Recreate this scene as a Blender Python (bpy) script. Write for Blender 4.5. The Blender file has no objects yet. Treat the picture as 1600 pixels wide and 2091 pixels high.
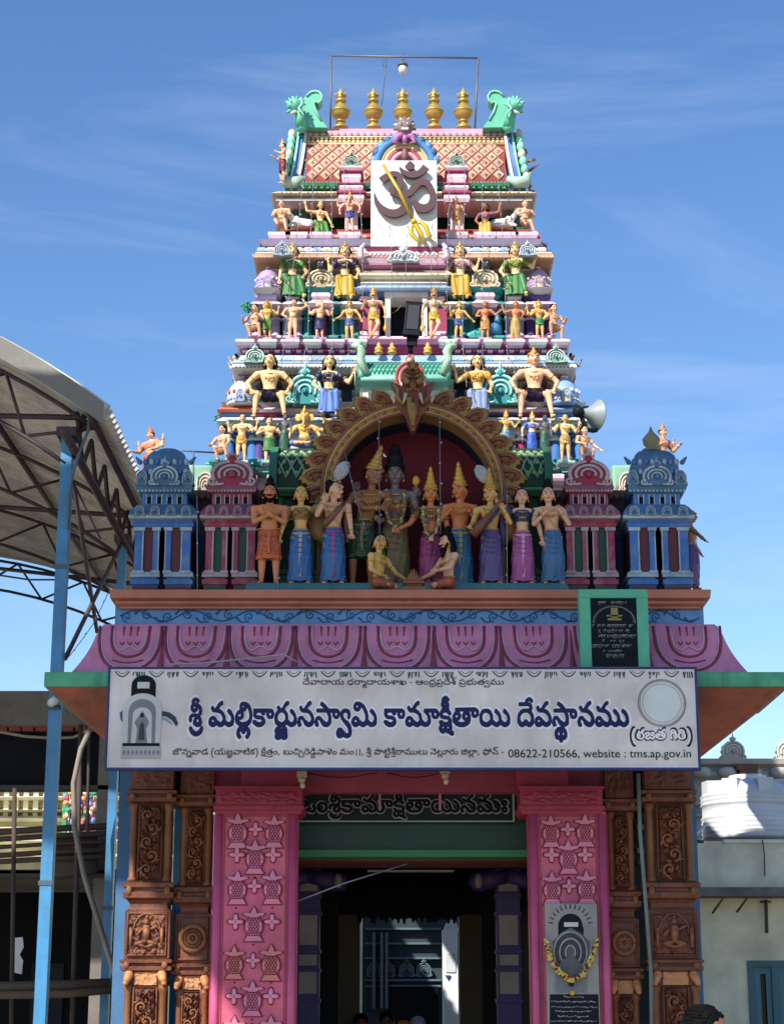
import bpy, bmesh, math, random
from math import sin, cos, pi, atan, radians, sqrt, hypot, exp
from mathutils import Vector, Matrix, noise
V = Vector
SC = bpy.context.scene
COL = SC.collection
random.seed(7)
# ---------------------------------------------------------------- camera
PITCH = atan(.275); CP, SP = cos(PITCH), sin(PITCH); FPX = 3850.0; CAMZ = 1.6
cd = bpy.data.cameras.new('camera'); cam = bpy.data.objects.new('camera', cd); COL.objects.link(cam)
cam.location = (0, 0, CAMZ); cam.rotation_euler = (pi/2 + PITCH, 0, 0)
cd.sensor_fit = 'HORIZONTAL'; cd.sensor_width = 36; cd.lens = 36*FPX/1600; cd.clip_end = 3000; cd.clip_start = .1
SC.camera = cam
def P(px, py, Y):
    """world point seen at photograph pixel (px, py) on the vertical plane at depth Y"""
    a = (px-800)/FPX; b = (1045.5-py)/FPX
    t = Y/(CP - b*SP)
    return V((a*t, Y, CAMZ + (SP + b*CP)*t))
def ZP(py, Y): return P(800, py, Y).z
# ---------------------------------------------------------------- world and sun
SUN_EL, SUN_AZ = radians(40), radians(-33)      # azimuth from straight behind the camera, towards the left
w = bpy.data.worlds.new('World'); SC.world = w; w.use_nodes = True
nt = w.node_tree; nt.nodes.clear(); N = nt.nodes.new; L = nt.links.new
sky = N('ShaderNodeTexSky'); sky.sky_type = 'NISHITA'; sky.sun_disc = False
sundir = V((sin(SUN_AZ)*cos(SUN_EL), -cos(SUN_AZ)*cos(SUN_EL), sin(SUN_EL)))   # towards the sun
sky.sun_elevation = SUN_EL; sky.sun_rotation = math.atan2(sundir.x, sundir.y)
sky.altitude = 0; sky.air_density = 1.12; sky.dust_density = .15; sky.ozone_density = 2.2
bg = N('ShaderNodeBackground'); bg.inputs[1].default_value = .122; out = N('ShaderNodeOutputWorld')
tc = N('ShaderNodeTexCoord'); mp = N('ShaderNodeMapping'); mp.inputs['Scale'].default_value = (1.1, 1.0, 4.2); mp.inputs['Rotation'].default_value = (0, .35, .2)
n1 = N('ShaderNodeTexNoise'); n1.inputs['Scale'].default_value = 2.6; n1.inputs['Detail'].default_value = 10; n1.inputs['Roughness'].default_value = .6; n1.inputs['Distortion'].default_value = .7
r1 = N('ShaderNodeMapRange'); r1.inputs[1].default_value = .5; r1.inputs[2].default_value = .85; r1.inputs[3].default_value = 0; r1.inputs[4].default_value = .36
mx = N('ShaderNodeMix'); mx.data_type = 'RGBA'; mx.inputs[7].default_value = (4.6, 5.5, 6.8, 1)
L(tc.outputs['Generated'], mp.inputs[0]); L(mp.outputs[0], n1.inputs['Vector']); L(n1.outputs[0], r1.inputs[0]); L(r1.outputs[0], mx.inputs[0])
hs = N('ShaderNodeHueSaturation'); hs.inputs['Saturation'].default_value = 1.22; hs.inputs['Hue'].default_value = .508
L(sky.outputs[0], hs.inputs['Color']); L(hs.outputs[0], mx.inputs[6]); L(mx.outputs[2], bg.inputs[0]); L(bg.outputs[0], out.inputs[0])
sl = bpy.data.lights.new('sun', 'SUN'); sl.energy = 5; sl.angle = radians(.5); sl.color = (1, .95, .86)
so = bpy.data.objects.new('sun', sl); COL.objects.link(so); so.location = (-20, -30, 40)
so.rotation_euler = sundir.to_track_quat('Z', 'Y').to_euler()
SC.view_settings.view_transform = 'Standard'; SC.view_settings.look = 'None'; SC.view_settings.exposure = .55; SC.view_settings.gamma = 1
# ---------------------------------------------------------------- materials
def lin(h):
    if not isinstance(h, str): return tuple(h)
    c = [int(h[i:i+2], 16)/255 for i in (0, 2, 4)]
    return tuple(((x+.055)/1.055)**2.4 if x > .04045 else x/12.92 for x in c)
MC = {}
def M(h, rough=.62, dirt=.35, bump=.25, sc=9, metal=0, dcol=None, streak=.5, rel=None, coat=0):
    """weathered paint; h = base colour as sRGB hex"""
    key = (h, rough, dirt, bump, sc, metal, dcol, streak, rel, coat)
    if key in MC: return MC[key]
    m = bpy.data.materials.new('paint_'+str(len(MC))); m.use_nodes = True; MC[key] = m
    t = m.node_tree; t.nodes.clear(); N = t.nodes.new; L = t.links.new
    o = N('ShaderNodeOutputMaterial'); b = N('ShaderNodeBsdfPrincipled'); L(b.outputs[0], o.inputs[0])
    c = lin(h); d = lin(dcol) if dcol else tuple(min(x*.75, x*.3+.015) for x in c)
    g = N('ShaderNodeTexCoord'); oi = N('ShaderNodeNewGeometry')
    n1 = N('ShaderNodeTexNoise'); n1.inputs['Scale'].default_value = sc*.45; n1.inputs['Detail'].default_value = 8; n1.inputs['Roughness'].default_value = .66
    L(oi.outputs['Position'], n1.inputs['Vector'])
    mp = N('ShaderNodeMapping'); mp.inputs['Scale'].default_value = (1, 1, .13); L(oi.outputs['Position'], mp.inputs[0])
    n2 = N('ShaderNodeTexNoise'); n2.inputs['Scale'].default_value = sc*1.3; n2.inputs['Detail'].default_value = 5; L(mp.outputs[0], n2.inputs['Vector'])
    r = N('ShaderNodeMapRange'); r.inputs[1].default_value = .45; r.inputs[2].default_value = .72; r.inputs[4].default_value = dirt; L(n1.outputs[0], r.inputs[0])
    r2 = N('ShaderNodeMapRange'); r2.inputs[1].default_value = .46; r2.inputs[2].default_value = .74; r2.inputs[4].default_value = dirt*streak; L(n2.outputs[0], r2.inputs[0])
    ad = N('ShaderNodeMath'); ad.operation = 'MAXIMUM'; L(r.outputs[0], ad.inputs[0]); L(r2.outputs[0], ad.inputs[1])
    mx = N('ShaderNodeMix'); mx.data_type = 'RGBA'; mx.inputs[6].default_value = (*c, 1); mx.inputs[7].default_value = (*d, 1); L(ad.outputs[0], mx.inputs[0])
    # slight overall tone variation
    n3 = N('ShaderNodeTexNoise'); n3.inputs['Scale'].default_value = 1.7; n3.inputs['Detail'].default_value = 3; L(oi.outputs['Position'], n3.inputs['Vector'])
    r3 = N('ShaderNodeMapRange'); r3.inputs[1].default_value = .3; r3.inputs[2].default_value = .7; r3.inputs[3].default_value = .82; r3.inputs[4].default_value = 1.12; L(n3.outputs[0], r3.inputs[0])
    hv = N('ShaderNodeHueSaturation'); L(mx.outputs[2], hv.inputs['Color']); L(r3.outputs[0], hv.inputs['Value']); L(hv.outputs[0], b.inputs['Base Color'])
    if max(c) < .035: b.inputs['Specular IOR Level'].default_value = .12
    b.inputs['Roughness'].default_value = rough; b.inputs['Metallic'].default_value = metal; b.inputs['Coat Weight'].default_value = coat
    if bump:
        nb = N('ShaderNodeTexNoise'); nb.inputs['Scale'].default_value = sc*5; nb.inputs['Detail'].default_value = 6; L(oi.outputs['Position'], nb.inputs['Vector'])
        bp = N('ShaderNodeBump'); bp.inputs['Strength'].default_value = bump; bp.inputs['Distance'].default_value = .012; L(nb.outputs[0], bp.inputs['Height']); L(bp.outputs[0], b.inputs['Normal'])
    return m
def glass_dark(): return M('10161a', .12, .1, 0)
# ---------------------------------------------------------------- mesh builder
class MB:
    def __init__(s): s.v = []; s.f = []; s.mi = []; s.sm = []; s.mats = []; s.cur = 0
    def m(s, mat):
        if mat not in s.mats: s.mats.append(mat)
        s.cur = s.mats.index(mat); return s
    def add(s, vs, fs, smooth=False):
        o = len(s.v); s.v += [tuple(v) for v in vs]
        for f in fs: s.f.append([i+o for i in f]); s.mi.append(s.cur); s.sm.append(smooth)
        return s
    def box(s, x0, x1, y0, y1, z0, z1):
        vs = [(x, y, z) for z in (z0, z1) for y in (y0, y1) for x in (x0, x1)]
        return s.add(vs, [(0, 2, 3, 1), (4, 5, 7, 6), (0, 1, 5, 4), (2, 6, 7, 3), (0, 4, 6, 2), (1, 3, 7, 5)])
    def rings(s, rs, caps=True, smooth=True, closed=True):
        n = len(rs[0]); vs = [p for r in rs for p in r]; fs = []
        for i in range(len(rs)-1):
            for j in range(n if closed else n-1):
                k = (j+1) % n; fs.append((i*n+j, i*n+k, (i+1)*n+k, (i+1)*n+j))
        if caps: fs.append(tuple(range(n))[::-1]); fs.append(tuple(range((len(rs)-1)*n, len(rs)*n)))
        return s.add(vs, fs, smooth)
    def prof(s, x0, x1, y0, y1, pr):
        """rectangular block whose outline steps out by the offsets of pr = [(z, out), ...]"""
        return s.rings([[(x0-o, y0-o, z), (x1+o, y0-o, z), (x1+o, y1+o, z), (x0-o, y1+o, z)] for z, o in pr], smooth=False)
    def lathe(s, c, pr, n=20, ax='z', sy=1):
        rs = []
        for z, r in pr:
            r = max(r, .0004); ring = []
            for j in range(n):
                a = 2*pi*j/n; u, v_ = r*cos(a), r*sin(a)*sy
                ring.append((c[0]+u, c[1]+v_, c[2]+z) if ax == 'z' else ((c[0]+z, c[1]+u, c[2]+v_) if ax == 'x' else (c[0]+u, c[1]+z, c[2]+v_)))
            rs.append(ring)
        return s.rings(rs)
    def tube(s, pts, r, n=8, flat=1, smooth=True):
        pts = [V(p) for p in pts]; rr = r if isinstance(r, (list, tuple)) else [r]*len(pts); rs = []
        up = V((0, 1, .01))
        for i, p in enumerate(pts):
            d = (pts[min(i+1, len(pts)-1)] - pts[max(i-1, 0)])
            if d.length < 1e-9: d = V((0, 0, 1))
            d.normalize(); a = d.cross(up)
            if a.length < .05: a = d.cross(V((1, 0, 0)))
            a.normalize(); b = d.cross(a).normalized()
            rs.append([p + a*rr[i]*cos(2*pi*j/n) + b*rr[i]*flat*sin(2*pi*j/n) for j in range(n)])
        return s.rings(rs, smooth=smooth)
    def ball(s, c, r, n=10, rot=None):
        if not isinstance(r, (list, tuple)): r = (r, r, r)
        c = V(c); m = n//2+1; rs = []
        for i in range(1, m):
            t = pi*i/m; rs.append([V((r[0]*sin(t)*cos(2*pi*j/n), r[1]*sin(t)*sin(2*pi*j/n), r[2]*cos(t))) for j in range(n)])
        if rot is not None: rs = [[rot @ p for p in q] for q in rs]
        rs = [[p+c for p in q] for q in rs]
        return s.rings(rs)
    def cap(s, p0, r0, p1, r1, n=10):
        """tapered limb with rounded ends"""
        s.tube([p0, p1], [r0, r1], n); s.ball(p0, r0, n); s.ball(p1, r1, n); return s
    def prism(s, pts, Y, th, smooth=False):
        """outline [(x, z), ...] given thickness th behind plane Y"""
        from mathutils.geometry import tessellate_polygon as tp
        n = len(pts); vs = [(x, Y, z) for x, z in pts] + [(x, Y+th, z) for x, z in pts]
        T = tp([[V((x, z, 0)) for x, z in pts]])
        fs = [tuple(t) for t in T] + [tuple(i+n for i in t[::-1]) for t in T]
        fs += [(i, (i+1) % n, n+(i+1) % n, n+i) for i in range(n)]
        return s.add(vs, fs, smooth)
    def mesh_in(s, me, smooth=True):
        return s.add([v.co for v in me.vertices], [tuple(p.vertices) for p in me.polygons], smooth)
    def xf(s, i0, mt):
        s.v[i0:] = [tuple(mt @ V(v)) for v in s.v[i0:]]; return s
    def mesh(s, name, norm=True):
        me = bpy.data.meshes.new(name); me.from_pydata(s.v, [], s.f)
        for m in s.mats: me.materials.append(m)
        me.polygons.foreach_set('material_index', s.mi); me.polygons.foreach_set('use_smooth', s.sm)
        if norm:
            b = bmesh.new(); b.from_mesh(me); bmesh.ops.recalc_face_normals(b, faces=b.faces); b.to_mesh(me); b.free()
        me.update(); return me
    def obj(s, name, parent=None, bevel=0):
        o = bpy.data.objects.new(name, s.mesh(name)); COL.objects.link(o)
        if parent: o.parent = parent; o.matrix_parent_inverse = Matrix.Translation(-parent.location) if parent.type == 'EMPTY' else Matrix()
        if bevel:
            q = o.modifiers.new('bevel', 'BEVEL'); q.width = bevel; q.segments = 2; q.limit_method = 'ANGLE'; q.angle_limit = radians(40)
        return o
def tag(o, label, cat, group=None, kind=None):
    if label: o['label'] = label
    if cat: o['category'] = cat
    if group: o['group'] = group
    if kind: o['kind'] = kind
    return o
def thing(name, label, cat, loc=(0, 0, 0), group=None):
    o = bpy.data.objects.new(name, None); COL.objects.link(o); o.location = loc; o.empty_display_size = .2
    return tag(o, label, cat, group)
def remesh(mb, vox, smooth=2):
    me = mb.mesh('tmp'); o = bpy.data.objects.new('tmp', me); COL.objects.link(o)
    m = o.modifiers.new('r', 'REMESH'); m.mode = 'VOXEL'; m.voxel_size = vox; m.use_smooth_shade = True
    if smooth: q = o.modifiers.new('s', 'SMOOTH'); q.factor = .5; q.iterations = smooth
    dg = bpy.context.evaluated_depsgraph_get(); r = bpy.data.meshes.new_from_object(o.evaluated_get(dg))
    bpy.data.objects.remove(o); bpy.data.meshes.remove(me); return r
def relief(mb, x0, x1, z0, z1, Y, fn, nx, nz, amp):
    """carved panel: height field fn(u, v) rising towards the viewer from plane Y"""
    vs = []
    for j in range(nz+1):
        for i in range(nx+1):
            u, v = i/nx, j/nz; vs.append((x0+(x1-x0)*u, Y-amp*fn(u, v), z0+(z1-z0)*v))
    fs = [(j*(nx+1)+i, j*(nx+1)+i+1, (j+1)*(nx+1)+i+1, (j+1)*(nx+1)+i) for j in range(nz) for i in range(nx)]
    return mb.add(vs, fs, True)
def curve_mesh(loops, th):
    """filled flat lettering from closed loops [(x, y), ...] in the local XY plane"""
    cu = bpy.data.curves.new('c', 'CURVE'); cu.dimensions = '2D'; cu.fill_mode = 'BOTH'; cu.extrude = th
    for lp in loops:
        sp = cu.splines.new('POLY'); sp.points.add(len(lp)-1)
        for q, (x, y) in zip(sp.points, lp): q.co = (x, y, 0, 1)
        sp.use_cyclic_u = True
    o = bpy.data.objects.new('c', cu); COL.objects.link(o); dg = bpy.context.evaluated_depsgraph_get()
    me = bpy.data.meshes.new_from_object(o.evaluated_get(dg)); bpy.data.objects.remove(o); bpy.data.curves.remove(cu); return me
def dec(polys):
    """outlines stored as steps from point to point"""
    out = []
    for q in polys:
        x = y = 0; lp = []
        for i in range(0, len(q), 2): x += q[i]; y += q[i+1]; lp.append((x, y))
        out.append(lp)
    return out
def lettering(key, layer, x0, x1, z0, z1, Y, mat, parent, th=.0015, name='lettering'):
    d = TEXT[key]; bx0, by0, bx1, by1 = d['bb']; sx = (x1-x0)/(bx1-bx0); sz = (z1-z0)/(by1-by0)
    me = curve_mesh([[(x0+(x-bx0)*sx, z0+(y-by0)*sz) for x, y in lp] for lp in dec(d['p'][layer])], th)
    for v in me.vertices: v.co = (v.co.x, Y-v.co.z, v.co.y)
    me.materials.clear(); me.materials.append(mat)
    o = bpy.data.objects.new(name, me); COL.objects.link(o)
    if parent: o.parent = parent; o.matrix_parent_inverse = Matrix.Translation(-parent.location)
    return o
def latin(txt, x0, x1, z0, h, Y, mat, parent, th=.0015):
    cu = bpy.data.curves.new('t', 'FONT'); cu.body = txt; cu.extrude = th; o = bpy.data.objects.new('t', cu); COL.objects.link(o)
    dg = bpy.context.evaluated_depsgraph_get(); me = bpy.data.meshes.new_from_object(o.evaluated_get(dg)); bpy.data.objects.remove(o)
    xs = [v.co.x for v in me.vertices]; a, b = min(xs), max(xs); sx = (x1-x0)/(b-a)
    for v in me.vertices: v.co = (x0+(v.co.x-a)*sx, Y-v.co.z, z0+v.co.y*h/.72)
    me.materials.clear(); me.materials.append(mat); o = bpy.data.objects.new('lettering', me); COL.objects.link(o)
    o.parent = parent; o.matrix_parent_inverse = Matrix.Translation(-parent.location); return o
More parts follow.
